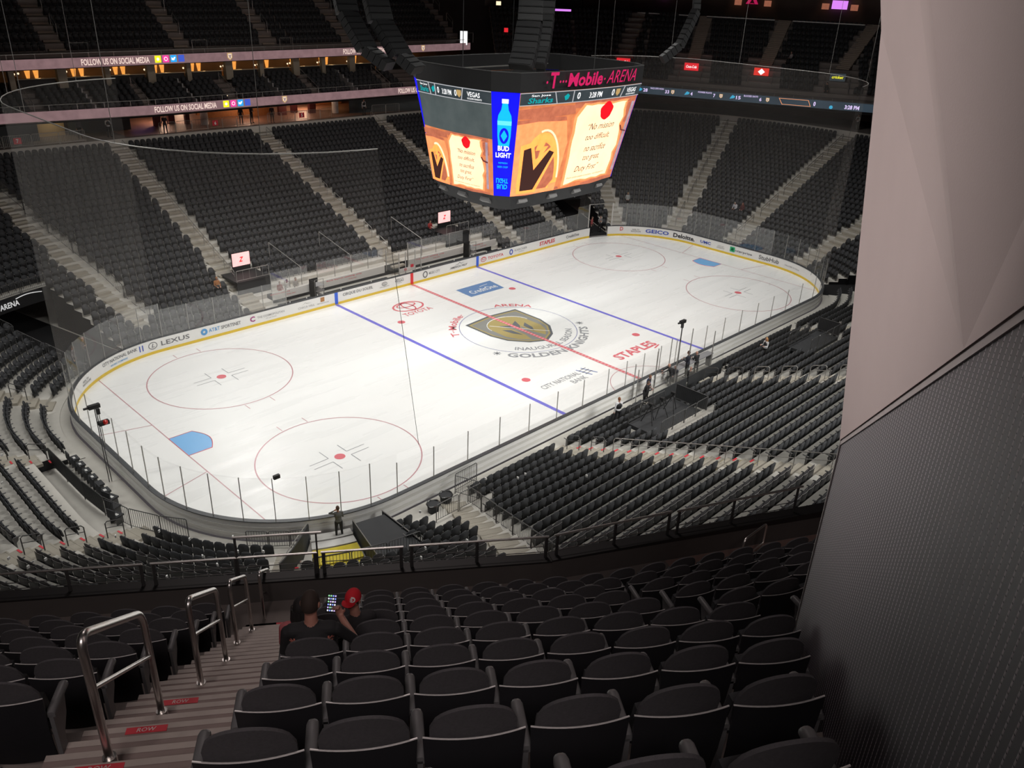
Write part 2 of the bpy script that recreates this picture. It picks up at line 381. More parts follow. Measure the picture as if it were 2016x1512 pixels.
# ---- floor round the rink
g = MB(); L = loop_pts(2, 5); n = len(L)
for (d0, d1, z) in ((.28, 30, -.02),):
    A = [(p[0] + p[2] * d0, p[1] + p[3] * d0, z) for p in L]; B = [(p[0] + p[2] * d1, p[1] + p[3] * d1, z) for p in L]
    g.add(A + B, [(i, (i + 1) % n, n + (i + 1) % n, n + i) for i in range(n)])
o = struct(g.build('floor_event_level', M['concrete']))

# ---- dasher boards
L = loop_pts(.6, 3); n = len(L)
def sweep_loop(name, prof, m, parent, skip=in_gate, zoff=0):
    """closed profile [(d,z)...] carried round the rink, open at the gate"""
    g = MB(); k = len(prof)
    for p in L: g.v += [(p[0] + p[2] * d, p[1] + p[3] * d, z) for d, z in prof]
    for i in range(n):
        j = (i + 1) % n; a = L[i]; c = L[j]
        ga, gc = skip(a[0] + a[2] * .1, a[1] + a[3] * .1), skip(c[0] + c[2] * .1, c[1] + c[3] * .1)
        if ga and gc: continue
        for q in range(k): g.f.append((i * k + q, j * k + q, j * k + (q + 1) % k, i * k + (q + 1) % k)); g.m.append(0)
        if gc: g.f.append(tuple(j * k + q for q in range(k))); g.m.append(0)
        if ga: g.f.append(tuple(i * k + q for q in range(k))); g.m.append(0)
    o = g.build(name, m, parent); return o
boards = empty('dasher_boards', (0, 0, 0), 'white advert-covered dasher boards with yellow kick strip around the ice', 'rink boards')
sweep_loop('board_panel', [(0, .2), (0, 1.03), (.16, 1.03), (.16, .0), (.03, .0), (.03, .2)], M['white'], boards)
sweep_loop('kick_strip', [(-.012, 0), (-.012, .2), (.02, .2), (.02, 0)], M['yellow'], boards)['label'] = 'yellow kick strip'
sweep_loop('cap_rail', [(-.02, 1.03), (-.02, 1.075), (.22, 1.075), (.22, 1.03)], mat('cap_grey', (.06, .065, .07), .4, noise=.1), boards)['label'] = 'dark grey cap rail'
sweep_loop('outer_rail', [(.165, .62), (.165, .76), (.21, .76), (.21, .62)], M['white_c'], boards)
sweep_loop('outer_rail', [(.165, .2), (.165, .36), (.21, .36), (.21, .2)], M['white_c'], boards)
for x, m_, nm in ((-7.77, M['blueb'], 'blue_line_board'), (7.77, M['blueb'], 'blue_line_board'), (0, M['redb'], 'red_line_board')):
    for s in (-1, 1):
        g = MB(); g.box((x, s * (LY - .012), .55), (.30, .02, .97)); g.build(nm, m_, boards)
AG = mat('advert_grey', (.16, .16, .17), .4, noise=.1); AR = mat('advert_red', (.70, .05, .06), .4, noise=.05); AB = mat('advert_blue', (.05, .10, .50), .4, noise=.05)
AL = mat('advert_light_grey', (.42, .42, .42), .4, noise=.1); AK = mat('advert_black', (.03, .03, .035), .4, noise=.1); AM = mat('advert_magenta', (.38, .05, .22), .4, noise=.05)
ASK = mat('advert_sky', (.10, .35, .70), .4, noise=.05); AGR = mat('advert_green', (.02, .45, .18), .4, noise=.05); AO = mat('advert_brown', (.45, .20, .06), .4, noise=.1)
def bfn(s0, z0):
    """board lettering: u runs clockwise seen from above the far side = to the right of a reader on the ice; s0 is metres from the far-side centre"""
    def fn(u, v):
        s = s0 + u; z = z0 + v; e = .018; qa = R0 * PI / 2
        if abs(s) <= CX: return (s, LY - e, z)
        sg = 1 if s > 0 else -1; t = abs(s) - CX
        if t <= qa:
            a = PI / 2 - t / R0; return (sg * (CX + (R0 - e) * math.cos(a)), CY + (R0 - e) * math.sin(a), z)
        t -= qa
        if t <= 2 * CY: return (sg * (LX - e), CY - t, z)
        t -= 2 * CY; a = -t / R0
        return (sg * (CX + (R0 - e) * math.cos(a)), -CY + (R0 - e) * math.sin(a), z)
    return fn
def advert(s, s0, z0, w, h, m, name='advert_lettering', shear=0, bold=.012):
    g = MB(); put_text(g, s, bfn(s0, z0), w, h, shear, bold); return g.build(name, m, boards)
def s_of(x, y):
    """metres from far-side centre of a point on the right/left end"""
    sg = 1 if x > 0 else -1; qa = R0 * PI / 2
    if y > CY and abs(x) <= CX: return x
    if y > CY: return sg * (CX + (PI / 2 - math.atan2(y - CY, abs(x) - CX)) * R0)
    if y > -CY: return sg * (CX + qa + (CY - y))
    return sg * (CX + qa + 2 * CY + (-math.atan2(y + CY, abs(x) - CX)) * R0)
advert('CITY NATIONAL BANK', -26.9, .62, 3.0, .24, AG); advert('AN RBC COMPANY', -26.2, .35, 1.5, .12, ASK)
g = MB(); f = bfn(-23.75, .45)
for k in range(2): g.add([f(.0 + k * .22, 0), f(.08 + k * .22, 0), f(.08 + k * .22, .42), f(0 + k * .22, .42)], [(0, 1, 2, 3)])
g.build('advert_emblem', AB, boards)
def ring_ad(s0, z0, rx, ry, wd, m, n=28):
    f = bfn(s0, z0); g = MB()
    g.add([f((rx + o) * math.cos(2 * PI * i / n), (ry + o) * math.sin(2 * PI * i / n)) for o in (wd / 2, -wd / 2) for i in range(n)], [(i, (i + 1) % n, n + (i + 1) % n, n + i) for i in range(n)])
    return g.build('advert_emblem', m, boards)
ring_ad(-22.75, .62, .30, .24, .05, AG); advert('L', -22.85, .5, .22, .26, AG, shear=.3); advert('LEXUS', -22.15, .45, 2.05, .34, AG)
ring_ad(-19.0, .62, .17, .17, .16, ASK); advert('AT&T', -18.65, .5, .85, .28, ASK); advert('SPORTSNET', -17.7, .5, 1.55, .26, AG)
advert('C', -15.4, .42, .42, .42, AM, bold=.04); advert('THE COSMOPOLITAN', -14.8, .56, 2.3, .17, AL); advert('OF LAS VEGAS', -14.1, .38, .9, .09, AL)
advert('CHICA HILL', -11.3, .42, 1.5, .17, AL); g = MB(); f = bfn(-11.0, .65); g.add([f(0, 0), f(.35, .18), f(.5, .1), f(.95, .1), f(.5, .15), f(.35, .22)], [(0, 1, 2, 3, 4, 5)]); g.build('advert_emblem', AL, boards)
g = MB(); f = bfn(-9.25, .58); g.add([f(0, 0), f(.36, 0), f(.36, .36), f(0, .36)], [(0, 1, 2, 3)]); g.build('advert_emblem', AO, boards); advert('SMOKEHOUSE', -9.6, .42, 1.1, .09, AL)
advert('CIRQUE DU SOLEIL', -7.15, .55, 3.0, .28, AG)
ring_ad(-2.95, .72, .26, .14, .05, AG); advert('FOX', -3.1, .65, .3, .13, AG); advert('SPORTS MARKETING', -3.45, .42, 1.0, .1, AL)
advert('HOME OF THE', -1.75, .78, .8, .08, AG); advert('VEGAS', -1.85, .55, .95, .2, AG); advert('STRONG', -1.6, .42, .5, .08, AL)
advert('\u2666', -.11, .68, .2, .22, M['white'])
ring_ad(1.5, .6, .22, .26, .1, AG); advert('MUSIC CITY', 1.9, .5, 1.3, .25, AL, shear=.3)
advert('AMERICA FIRST', 4.4, .45, 2.1, .19, AG, shear=.2); g = MB(); f = bfn(4.9, .72); g.add([f(0, 0), f(.5, .02), f(.65, .16), f(.8, .04), f(1.3, .12), f(.8, .08), f(.65, .22), f(.5, .07)], [(0, 1, 2, 3, 4, 5, 6, 7)]); g.build('advert_emblem', AG, boards)
ring_ad(8.55, .58, .33, .22, .05, AR); ring_ad(8.55, .64, .2, .1, .04, AR); advert('TOYOTA', 9.1, .44, 2.05, .29, AR)
ring_ad(12.2, .6, .18, .22, .12, AB); advert('KARCHER', 12.7, .55, 1.7, .22, AL); advert('CLEANING', 13.2, .38, .8, .09, AL)
advert('STAPLES', 16.2, .45, 2.25, .40, AR, bold=.03); advert('CreditOne', 20.2, .48, 2.0, .3, AG)
# right end, read along the curve: D, watch live, GEICO, Deloitte, UMC, enterprise, StubHub
def end_s(u, v):
    """board distance of an image sight line, worked out beforehand"""
    return u
E_ = [('D', 1.0, .55, .35, .40, AR), ('NHL.TV', 2.35, .62, .75, .14, AG), ('WATCH LIVE', 2.2, .42, 1.05, .15, AG), ('GEICO', 3.75, .42, 2.5, .40, AB), ('Deloitte.', 6.75, .36, 2.5, .46, AK), ('UMC', 9.95, .45, 1.25, .30, AB),
      ('nterprise', 14.05, .42, 1.9, .28, AG), ('StubHub', 16.7, .40, 2.2, .42, AG), ('WELCOME TO VEGAS', 19.6, .50, 1.9, .13, AL), ('CITY OF', 12.0, .55, .7, .12, AL), ('HENDERSON', 11.9, .40, .9, .1, AL)]
SG = CX + (90 - GATE[0]) * PI / 180 * R0
for t, s0, z0, w_, h_, m_ in E_: advert(t, SG + s0 * 1.0, z0, w_, h_, m_, bold=.03 if m_ in (AB, AK) else .012)
g = MB(); f = bfn(SG + 13.45, .38); g.add([f(0, 0), f(.55, 0), f(.55, .5), f(0, .5)], [(0, 1, 2, 3)]); g.build('advert_emblem', AGR, boards); advert('e', SG + 13.58, .5, .3, .26, M['white'])
advert('NHL.TV', -29.3, .62, .8, .14, AG); advert('WATCH LIVE', -29.4, .42, 1.1, .15, AG)

# ---- glass panels on the boards
def glass_run(pts, z1, lab, grp, z0=1.075, post=.03, posts=True, off=.1):
    """one panel per gap between pts [(x,y)], each with its own post"""
    for i in range(len(pts) - 1):
        a, c = Vector((*pts[i], 0)), Vector((*pts[i + 1], 0)); d = (c - a); Ln = d.length; d.normalize(); nn = Vector((-d.y, d.x, 0))
        g = MB(); mid = (a + c) / 2
        g.box((0, 0, (z1 - z0) / 2), (Ln - .02, .014, z1 - z0))
        o = g.build('rink_glass', M['glass' if (lab.find('near side') < 0 and lab.find('near left') < 0 and lab.find('penalty') < 0 and lab.find('near goal') < 0 and lab.find('near right') < 0) else 'glass_near'], None, loc=(mid.x, mid.y, z0), rz=math.atan2(d.y, d.x)); tag(o, lab, 'glass panel', grp)
        if posts:
            g = MB(); g.box((-Ln / 2, 0, (z1 - z0) / 2), (.034, .045, z1 - z0 + .02)); g.build('post', M['railpale'], o)
def arc_pts(sx, sy, a0, a1, k, d=.1): return [(sx * CX + (R0 + d) * math.cos(math.radians(a0 + (a1 - a0) * i / k)), sy * CY + (R0 + d) * math.sin(math.radians(a0 + (a1 - a0) * i / k))) for i in range(k + 1)]
def lin(a, b, k): return [(a[0] + (b[0] - a[0]) * i / k, a[1] + (b[1] - a[1]) * i / k) for i in range(k + 1)]
GE = 'tall clear panels of the rink glass'
glass_run(arc_pts(-1, 1, 90, 180, 9), 3.45, 'tall clear glass panel on the boards in the far left corner', 'far left corner glass')
glass_run(lin((-LX - .1, CY), (-LX - .1, -CY), 5), 3.45, 'tall clear glass panel behind the near goal crease', 'left end glass')
glass_run(arc_pts(-1, -1, 180, 270, 9), 3.4, 'tall clear glass panel on the boards in the near left corner', 'near left corner glass')
glass_run(lin((-CX, -LY - .1), (-5.5, -LY - .1), 7), 2.9, 'clear glass panel on the near side boards, left of the penalty boxes', 'near side glass left')
glass_run(lin((5.5, -LY - .1), (CX, -LY - .1), 7), 2.9, 'clear glass panel on the near side boards, right of the penalty boxes', 'near side glass right')
glass_run(lin((-5.5, -LY - .1), (5.5, -LY - .1), 6), 2.9, 'clear glass panel in front of the penalty boxes', 'penalty box glass')
glass_run(arc_pts(1, -1, 270, 360, 9), 3.4, 'tall clear glass panel on the boards in the near right corner', 'near right corner glass')
glass_run(lin((LX + .1, -CY), (LX + .1, CY), 5), 3.45, 'tall clear glass panel behind the far goal crease', 'right end glass')
glass_run(arc_pts(1, 1, 0, 60, 6), 3.45, 'tall clear glass panel on the curved boards right of the ice gate', 'far right corner glass')
glass_run(arc_pts(1, 1, 79.5, 90, 1), 3.45, 'tall clear glass panel beside the ice gate', 'gate glass')
glass_run(lin((CX, LY + .1), (12.2, LY + .1), 5), 2.75, 'clear glass panel on the far side boards, right of the benches', 'far side glass right')
glass_run(lin((-12.2, LY + .1), (-CX, LY + .1), 5), 3.0, 'clear glass panel on the far side boards, left of the benches', 'far side glass left')
glass_run([(-12.2, LY + .1), (-12.2, LY + 2.9)], 2.75, 'clear glass panel closing the left end of the benches', 'bench end glass left')
glass_run([(12.2, LY + .1), (12.2, LY + 2.9)], 2.75, 'clear glass panel closing the right end of the benches', 'bench end glass right')
for (x0, x1, k, lab) in ((-12.2, -8.9, 2, 'clear glass panel behind the left end of the benches'), (-8.0, -1.3, 4, 'clear glass panel behind the home bench'), (1.3, 7.9, 4, 'clear glass panel behind the visitor bench'), (8.8, 12.2, 2, 'clear glass panel behind the right end of the benches')):
    glass_run(lin((x0, LY + 2.2), (x1, LY + 2.2), k), 3.0, lab, lab + 's', z0=1.5)
    g = MB(); g.box((0, 0, 1.1), (x1 - x0, .10, .62)); o = g.build('bench_back_wall', M['white_c'], None, loc=((x0 + x1) / 2, LY + 2.15, 0)); tag(o, 'pale low wall with red lettering ' + lab[18:], 'bench wall')
    g = MB(); put_text(g, 'Rink bench seating only', lambda u, v: (-1.1 + u * (x1 - x0) / 6.7 * 1.6 - (x1 - x0) * .22, -.056, 1.2 + v), 2.2, .13); put_text(g, 'Keep clear', lambda u, v: (-.4 + u, -.056, .98 + v), .8, .1); g.build('wall_lettering', AR, o)
    g = MB(); g.box((0, 0, .5), (x1 - x0 - .3, .38, .06)); 
    o = g.build('players_bench', M['charcoal'], None, loc=((x0 + x1) / 2, LY + 1.55, 0)); tag(o, 'long dark players bench in front of the ' + lab[12:].replace('panel ', ''), 'bench')
    for q in range(4): g = MB(); g.box((-(x1 - x0) / 2 + .4 + q * (x1 - x0 - .8) / 3, 0, .24), (.06, .3, .48)); g.build('leg', M['grey'], o)
    g = MB(); g.box((0, 0, .88), (x1 - x0 - .4, .3, .04)); o = g.build('bench_shelf', M['white_c'], None, loc=((x0 + x1) / 2, LY + .42, 0)); tag(o, 'white shelf inside the boards in front of the ' + lab[12:].replace('panel ', ''), 'shelf')
    for q in (-.35, .1, .4):
        g = MB(); g.cyl((0, 0, 0), (0, 0, .2), .04, 8); o = g.build('water_bottle', M['white'], None, loc=((x0 + x1) / 2 + q * (x1 - x0), LY + .42, .90)); tag(o, 'small white bottle on the shelf before the ' + lab[12:].replace('panel ', ''), 'bottle', 'bottles, ' + lab)
for x, lab in ((-8.45, 'black bench door frame left of the centre line'), (8.35, 'black bench door frame right of the centre line')):
    t = empty('bench_door_frame', (x, LY + 1.3, 0), lab, 'door frame')
    g = MB(); g.box((0, .85, .9), (.75, .05, 1.8)); g.box((-.38, .4, .9), (.05, .9, 1.8)); g.build('black_panel', M['black'], t)
    g = MB()
    for q in (.55, 1.0, 1.45): g.box((0, .3, q), (.75, .9, .03))
    g.build('shelf', M['grey'], t)
    g = MB(); g.tube([(-.4, 0, 0), (-.4, 0, 1.95), (.4, 0, 1.95), (.4, 0, 0)], .03, 6); g.build('frame', M['railpale'], t)
t = empty('timekeeper_booth', (0, LY + 1.1, 0), 'clear booth with red bucket and sign between the two benches', 'booth')
g = MB(); g.box((0, -.55, 1.25), (1.7, .04, .35)); g.build('counter', M['white_c'], t)
g = MB(); g.box((-.25, -.58, 1.28), (.22, .02, .22)); g.box((.45, -.6, 1.5), (.3, .05, .25)); g.build('red_sign', M['red'], t)
for i, (x, y) in enumerate(((-1.2, -.9), (-1.2, .9), (1.2, -.9), (1.2, .9), (-.5, -.9), (.55, -.9))):
    g = MB(); g.box((x, y, 1.95), (.06, .06, 2.0)); g.build('post', M['railpale'], t)
g = MB(); g.box((-1.2, 0, 1.9), (.015, 1.8, 1.6)); g.box((1.2, 0, 1.9), (.015, 1.8, 1.6)); g.build('glass_side', M['glass'], t)
g = MB(); g.box((-8.45, LY + 4.4, 1.6), (.02, .02, .1))
# ================================================================ LOWER BOWL
T0, H0, D0, Z0, NR = .86, .327, .82, -.071, 29
def rz_(i): return max(.02, Z0 + H0 * i)
def arad(sx, sy, a, d0=1.5, d1=30):
    a = math.radians(a); return ((sx * CX + (R0 + d0) * math.cos(a), sy * CY + (R0 + d0) * math.sin(a)), (sx * CX + (R0 + d1) * math.cos(a), sy * CY + (R0 + d1) * math.sin(a)))
AISLES = {  # name: (start, end, half width)
 'far left': ((-13.6, 15), (-13.3, 42), .72), 'far middle': ((1.0, 15), (1.0, 42), .72), 'far right': ((15.3, 15), (15.9, 42), .72),
 'corner left': ((-22.0, 16.4), (-26.6, 38.5), .55), 'end centre': ((33, 1.4), (60, 1.0), .85), 'end upper': (*arad(1, 1, 19.5, 1, 30), .85),
 'end lower': (*arad(1, -1, -14, 1, 30), .8), 'near middle': ((2.5, -15), (2.5, -44), .62), 'near left': ((-11.4, -15), (-11.7, -44), .62), 'near far': ((16, -15), (16, -44), .62),
 'near tunnel right': ((-19.9, -15.4), (-24.6, -26.6), .62), 'near tunnel left': (*arad(-1, -1, 234.5, 1, 30), .62),
 'left end a': (*arad(-1, -1, 192.5, 1, 30), .62), 'left end b': ((-32, 2.3), (-60, 2.3), .62), 'left end c': (*arad(-1, 1, 150.5, 1, 30), .62), 'gate side': (*arad(1, 1, 52, 1, 30), .7), 'corner far': (*arad(1, 1, 88, 1, 30), .6)}
DIV = ((-21.1, 17.0), (-25.4, 37.5))        # fence between the far left block and the corner stair
TUN = [(-1, 1, 103, 122, 10), (-1, -1, 239.5, 262, 4), (1, 1, 60.5, 79, 9), (1, -1, 302, 320, 9)]   # corner, angles, rows left out
def tun_rows(x, y):
    for sx, sy, a0, a1, k in TUN:
        if (x - sx * CX) * sx > 0 and (y - sy * CY) * sy > 0 and a0 <= cang(x, y, sx, sy) <= a1: return k
    return 0
def low_rows(x, y):
    # places where the lowest rows are left out: player benches, penalty boxes, walkway behind the near goal
    if y > LY and abs(x) < 12.6: return 3
    if y < -LY and -3.6 < x < 5.0: return 2
    if x < -LX + 1 and -6.6 < y < 2.7: return 3
    return 0
def seg_dist(p, a, b):
    ax, ay = a; bx, by = b; dx, dy = bx - ax, by - ay; t = ((p[0] - ax) * dx + (p[1] - ay) * dy) / (dx * dx + dy * dy)
    t2 = min(1, max(0, t)); return math.hypot(p[0] - ax - dx * t2, p[1] - ay - dy * t2), t
def on_line(a, b, d):
    """point of the line a->b whose distance from the boards is d"""
    lo, hi = -.3, 1.3
    for _ in range(40):
        m_ = (lo + hi) / 2
        if sdist(a[0] + (b[0] - a[0]) * m_, a[1] + (b[1] - a[1]) * m_) < d: lo = m_
        else: hi = m_
    return (a[0] + (b[0] - a[0]) * lo, a[1] + (b[1] - a[1]) * lo)
BL = []
for p in loop_pts(2.0, 2.5): BL.append(p)
# put a sample at every tunnel edge
def bl_key(p):
    return math.atan2(p[1] / 1.0, p[0] / 1.0)
g = MB(); n = len(BL)
prof = [(D0, 0.0)]
for i in range(NR):
    prof += [(D0 + T0 * i, rz_(i)), (D0 + T0 * (i + 1), rz_(i))]
prof += [(D0 + T0 * NR, 9.7), (44.0, 9.7)]
K = len(prof)
rows0 = []
for i in range(n):
    a, c = BL[i], BL[(i + 1) % n]; mx, my = (a[0] + a[2] + c[0] + c[2]) / 2, (a[1] + a[3] + c[1] + c[3]) / 2
    qx, qy = mx + (a[2] + c[2]) * 2, my + (a[3] + c[3]) * 2; rows0.append(max(tun_rows(qx, qy), low_rows(qx, qy)))
for p in BL: g.v += [(p[0] + p[2] * d, p[1] + p[3] * d, z) for d, z in prof]
def bp(i, d, z): p = BL[i % n]; return (p[0] + p[2] * d, p[1] + p[3] * d, z)
for i in range(n):
    j = (i + 1) % n; r0 = rows0[i]
    s = 0
    if r0:
        d_ = D0 + T0 * r0; s = 1 + 2 * r0
        g.quad(bp(i, d_, 0), bp(j, d_, 0), bp(j, d_, Z0 + H0 * r0), bp(i, d_, Z0 + H0 * r0)) if False else None
    for q in range(s, K - 1): g.f.append((i * K + q, j * K + q, j * K + q + 1, i * K + q + 1)); g.m.append(1 if q == 2 * NR + 2 - 1 else 0)
bowl = struct(g.build('seating_terrace_lower', [M['concrete'], M['concrete_dark']]))
g = MB(); g3 = MB()
for i in range(n):
    r0, r1 = rows0[i - 1], rows0[i]
    if r0 != r1:      # side wall of a tunnel
        for q in range(0, max(r0, r1)):
            (g if max(r0, r1) > 3 else g3).quad(bp(i, D0 + T0 * q, 0), bp(i, D0 + T0 * (q + 1), 0), bp(i, D0 + T0 * (q + 1), rz_(q)), bp(i, D0 + T0 * q, rz_(q)))
    if r1 in (2, 3):
        d_ = D0 + T0 * r1; g3.quad(bp(i, d_, 0), bp(i + 1, d_, 0), bp(i + 1, d_, Z0 + H0 * r1), bp(i, d_, Z0 + H0 * r1))
    elif r1:
        d_ = D0 + T0 * r1 + .0; zt = Z0 + H0 * r1; zl = max(.9, zt - 1.0)
        g.quad(bp(i, d_, zl), bp(i + 1, d_, zl), bp(i + 1, d_, zt), bp(i, d_, zt))                # lintel
        if r1 > 3:
            g.quad(bp(i, d_, zl), bp(i + 1, d_, zl), bp(i + 1, d_ + 9, zl), bp(i, d_ + 9, zl))        # tunnel roof
            g.quad(bp(i, d_ + 9, 0), bp(i + 1, d_ + 9, 0), bp(i + 1, d_ + 9, zl), bp(i, d_ + 9, zl))
        else: g.quad(bp(i, d_, 0), bp(i + 1, d_, 0), bp(i + 1, d_, zt), bp(i, d_, zt))
struct(g.build('wall_tunnel', M['black'])); struct(g3.build('wall_first_row', M['charcoal']))
g = MB()
for sx, sy, a0, a1, k in TUN:
    if k < 6: continue
    A = [a0 + (a1 - a0) * q / 6 for q in range(7)]
    P_ = [(sx * CX + (R0 + d) * math.cos(math.radians(a)), sy * CY + (R0 + d) * math.sin(math.radians(a)), .012) for d in (.35, D0 + T0 * k + 9) for a in A]
    g.add(P_, [(q, q + 1, q + 8, q + 7) for q in range(6)])
struct(g.build('floor_tunnel_shade', M['black']))  # black sheet laid over the floor paints the tunnel's darkness
# aisle half steps + light nosings
g = MB(); g2 = MB()
for nm, (a, b, hw) in AISLES.items():
    dx, dy = b[0] - a[0], b[1] - a[1]; l_ = math.hypot(dx, dy); ang = math.atan2(dy, dx)
    for i in range(NR):
        d = D0 + T0 * i; p = on_line(a, b, d)
        if max(tun_rows(*p), low_rows(*p)) > i: continue
        z = Z0 + H0 * i; ux, uy = dx / l_, dy / l_
        if i < 1: continue
        g.box((p[0] - ux * .2, p[1] - uy * .2, z - H0 * .75), (.44, hw * 2 - .06, H0 * .5), ang)
        g2.box((p[0] + ux * .03, p[1] + uy * .03, z + .004), (.06, hw * 2 - .06, .012), ang); g2.box((p[0] - ux * .38, p[1] - uy * .38, z - H0 * .5 + .004), (.06, hw * 2 - .06, .012), ang)
        g2.box((p[0] + ux * .42, p[1] + uy * .42, z + .002), (.7, hw * 2 - .06, .006), ang)
struct(g.build('floor_aisle_step', M['tread'])); 
aisle_top = struct(g2.build('trim_1', M['tread']))

# ---------------------------------------------------------------- seat positions: (x, y, z, facing angle, pitch, zone, row, number)
SEATS = []
def bowl_row_seats():
    for i in range(NR):
        d = D0 + T0 * i + .50; z = rz_(i)
        Lq = [(p[0] + p[2] * d, p[1] + p[3] * d, p[2], p[3]) for p in loop_pts(.5, 1.5)]; m_ = len(Lq)
        acc = 0; pitch = .54
        for k in range(m_):
            a, c = Lq[k], Lq[(k + 1) % m_]; l_ = math.dist(a[:2], c[:2])
            while acc < l_:
                t = acc / l_; x = a[0] + (c[0] - a[0]) * t; y = a[1] + (c[1] - a[1]) * t; acc += pitch
                nx, ny = a[2] + (c[2] - a[2]) * t, a[3] + (c[3] - a[3]) * t
                if max(tun_rows(x, y), low_rows(x, y)) > i: continue
                ok = True
                for nm, (p0, p1, hw) in AISLES.items():
                    dd, tt = seg_dist((x, y), p0, p1)
                    if dd < hw + .24: ok = False; break
                if not ok: continue
                if i >= 28: continue
                if seg_dist((x, y), *DIV)[0] < .35: continue
                # camera platforms and tables take the place of some seats
                if -22.0 < x < -18.6 and -16.2 < y < -12: continue
                if x < -CX and y < -CY and i >= 5 and i < 7 and 238.5 < cang(x, y, -1, -1) < 240.6: continue
                if y < -LY and -8.6 < x < -3.6 and 2 < i < 7 : continue
                if y < -LY and 8.3 < x < 13 and 4 < i < 7: continue
                
                if y > LY and -12.5 < x < 12.5 and i < 4: continue
                if y > LY and ((-14.5 < x < -11.2) or (7.6 < x < 10.6)) and i < 7: continue
                SEATS.append((x, y, z, math.atan2(-ny, -nx), pitch, 'bowl', i, 0))
            acc -= l_
bowl_row_seats()
# ================================================================ FAR CLUB TIER, UPPER TIER (far side)
RB = [(-46, 38.6), (-22.2, 38.3), (-10.1, 37.2), (2, 37.6), (20, 37.8), (33, 36.5), (41, 30.5), (46.0, 24.6), (57.0, .5), (66.5, -20.4)]   # lower ribbon, plan
def off_poly(P, d):
    out = []
    for i, p in enumerate(P):
        n1 = n2 = None
        if i: e = (p[0] - P[i - 1][0], p[1] - P[i - 1][1]); l_ = math.hypot(*e); n1 = (-e[1] / l_, e[0] / l_)
        if i < len(P) - 1: e = (P[i + 1][0] - p[0], P[i + 1][1] - p[1]); l_ = math.hypot(*e); n2 = (-e[1] / l_, e[0] / l_)
        n1 = n1 or n2; n2 = n2 or n1; nx, ny = n1[0] + n2[0], n1[1] + n2[1]; k = 2 / (nx * nx + ny * ny) if (nx * nx + ny * ny) > .2 else 1
        out.append((p[0] + nx * k * d, p[1] + ny * k * d))
    return out
def sweep_open(name, P, prof, mats, mi=None, parent=None):
    g = MB(); k = len(prof); rings = [off_poly(P, d) for d, z in prof]
    for i in range(len(P)):
        for q in range(k): g.v.append((rings[q][i][0], rings[q][i][1], prof[q][1]))
    for i in range(len(P) - 1):
        for q in range(k - 1): g.f.append((i * k + q, (i + 1) * k + q, (i + 1) * k + q + 1, i * k + q + 1)); g.m.append(mi[q] if mi else 0)
    return g.build(name, mats, parent)
FAR = RB[:5]
# club tier: 5 broad rows from z 12.2 up to 14.4
cp = [(.25, 11.7), (.25, 12.15)]; z = 12.15
for i in range(5): cp += [(.25 + .85 * i + 1.0, z), (.25 + .85 * i + 1.0, z + .36)]; z += .36
cp += [(9.0, z)]
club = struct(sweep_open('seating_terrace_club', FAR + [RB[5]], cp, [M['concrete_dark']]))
struct(sweep_open('ceiling_concourse', FAR + [RB[5]], [(.1, 11.6), (12, 11.6)], [M['dark']]))
SUI = [(-46, 39.0), (-21.3, 38.9), (-8.5, 39.6), (8.2, 40.7), (18, 41.5), (34, 42.9)]         # upper ribbon, plan
UT, UH = .876, .648
up = [(.25, 16.2), (.25, 16.55)]; z = 16.55
for i in range(22): up += [(1.3 + UT * i, z), (1.3 + UT * i, z + (.4 if i == 0 else UH))]; z += .4 if i == 0 else UH
up += [(22, z)]
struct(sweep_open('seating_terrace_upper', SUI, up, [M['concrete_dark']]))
struct(sweep_open('ceiling_suites', SUI, [(.05, 15.75), (9, 15.75)], [M['dark']]))
# right end upper tier
END = RB[6:]
ep = [(.25, 12.0), (.25, 12.9)]; z = 12.9
for i in range(13): ep += [(1.0 + UT * i, z), (1.0 + UT * i, z + .60)]; z += .60
ep += [(16.6, z), (16.6, 34)]
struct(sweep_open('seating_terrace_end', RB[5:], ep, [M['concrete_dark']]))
struct(sweep_open('ceiling_end_concourse', RB[5:], [(.1, 11.6), (12, 11.6)], [M['dark']]))
struct(sweep_open('wall_concourse_end', RB[5:], [(9.5, 9.0), (9.5, 12)], [mat('end_concourse_wall', (.10, .085, .07), .8, noise=.3, nscale=.6)]))
struct(sweep_open('wall_far', [(-60, 60), (36, 60), (52, 40)], [(0, 0), (0, 40)], [M['dark']]))
g = MB(); g.quad((-70, -60, 36), (90, -60, 36), (90, 75, 36), (-70, 75, 36)); struct(g.build('ceiling', M['black']))
g = MB(); g.quad((-66, -60, 0), (-66, 75, 0), (-66, 75, 36), (-66, -60, 36)); struct(g.build('wall_left', M['dark']))
def poly_seats(P, prof_rows, zone, pitch, aisles, gaps=lambda x, y, r: False):
    for r, (d, z) in enumerate(prof_rows):
        Q = off_poly(P, d); s = 0
        for i in range(len(Q) - 1):
            a, c = Q[i], Q[i + 1]; l_ = math.dist(a, c); ux, uy = (c[0] - a[0]) / l_, (c[1] - a[1]) / l_; nx, ny = -uy, ux; t = .3
            while t < l_ - .2:
                x, y = a[0] + ux * t, a[1] + uy * t; t += pitch
                if any(seg_dist((x, y), p0, p1)[0] < hw + .2 for p0, p1, hw in aisles) or gaps(x, y, r): continue
                SEATS.append((x, y, z, math.atan2(-ny, -nx), pitch, zone, r, 0))
UA = [((-15.9, 40), (-16.9, 60), .7), ((-4.6, 41), (-4.9, 60), .7), ((5.2, 41), (4.9, 60), .7), ((15.5, 41), (15.3, 60), .7), ((33.0, 41), (31.6, 60), .7)]
poly_seats(SUI, [(1.3 + UT * i + .45, 16.55 + .4 + UH * i) for i in range(0, 10)], 'upper', .55, UA)
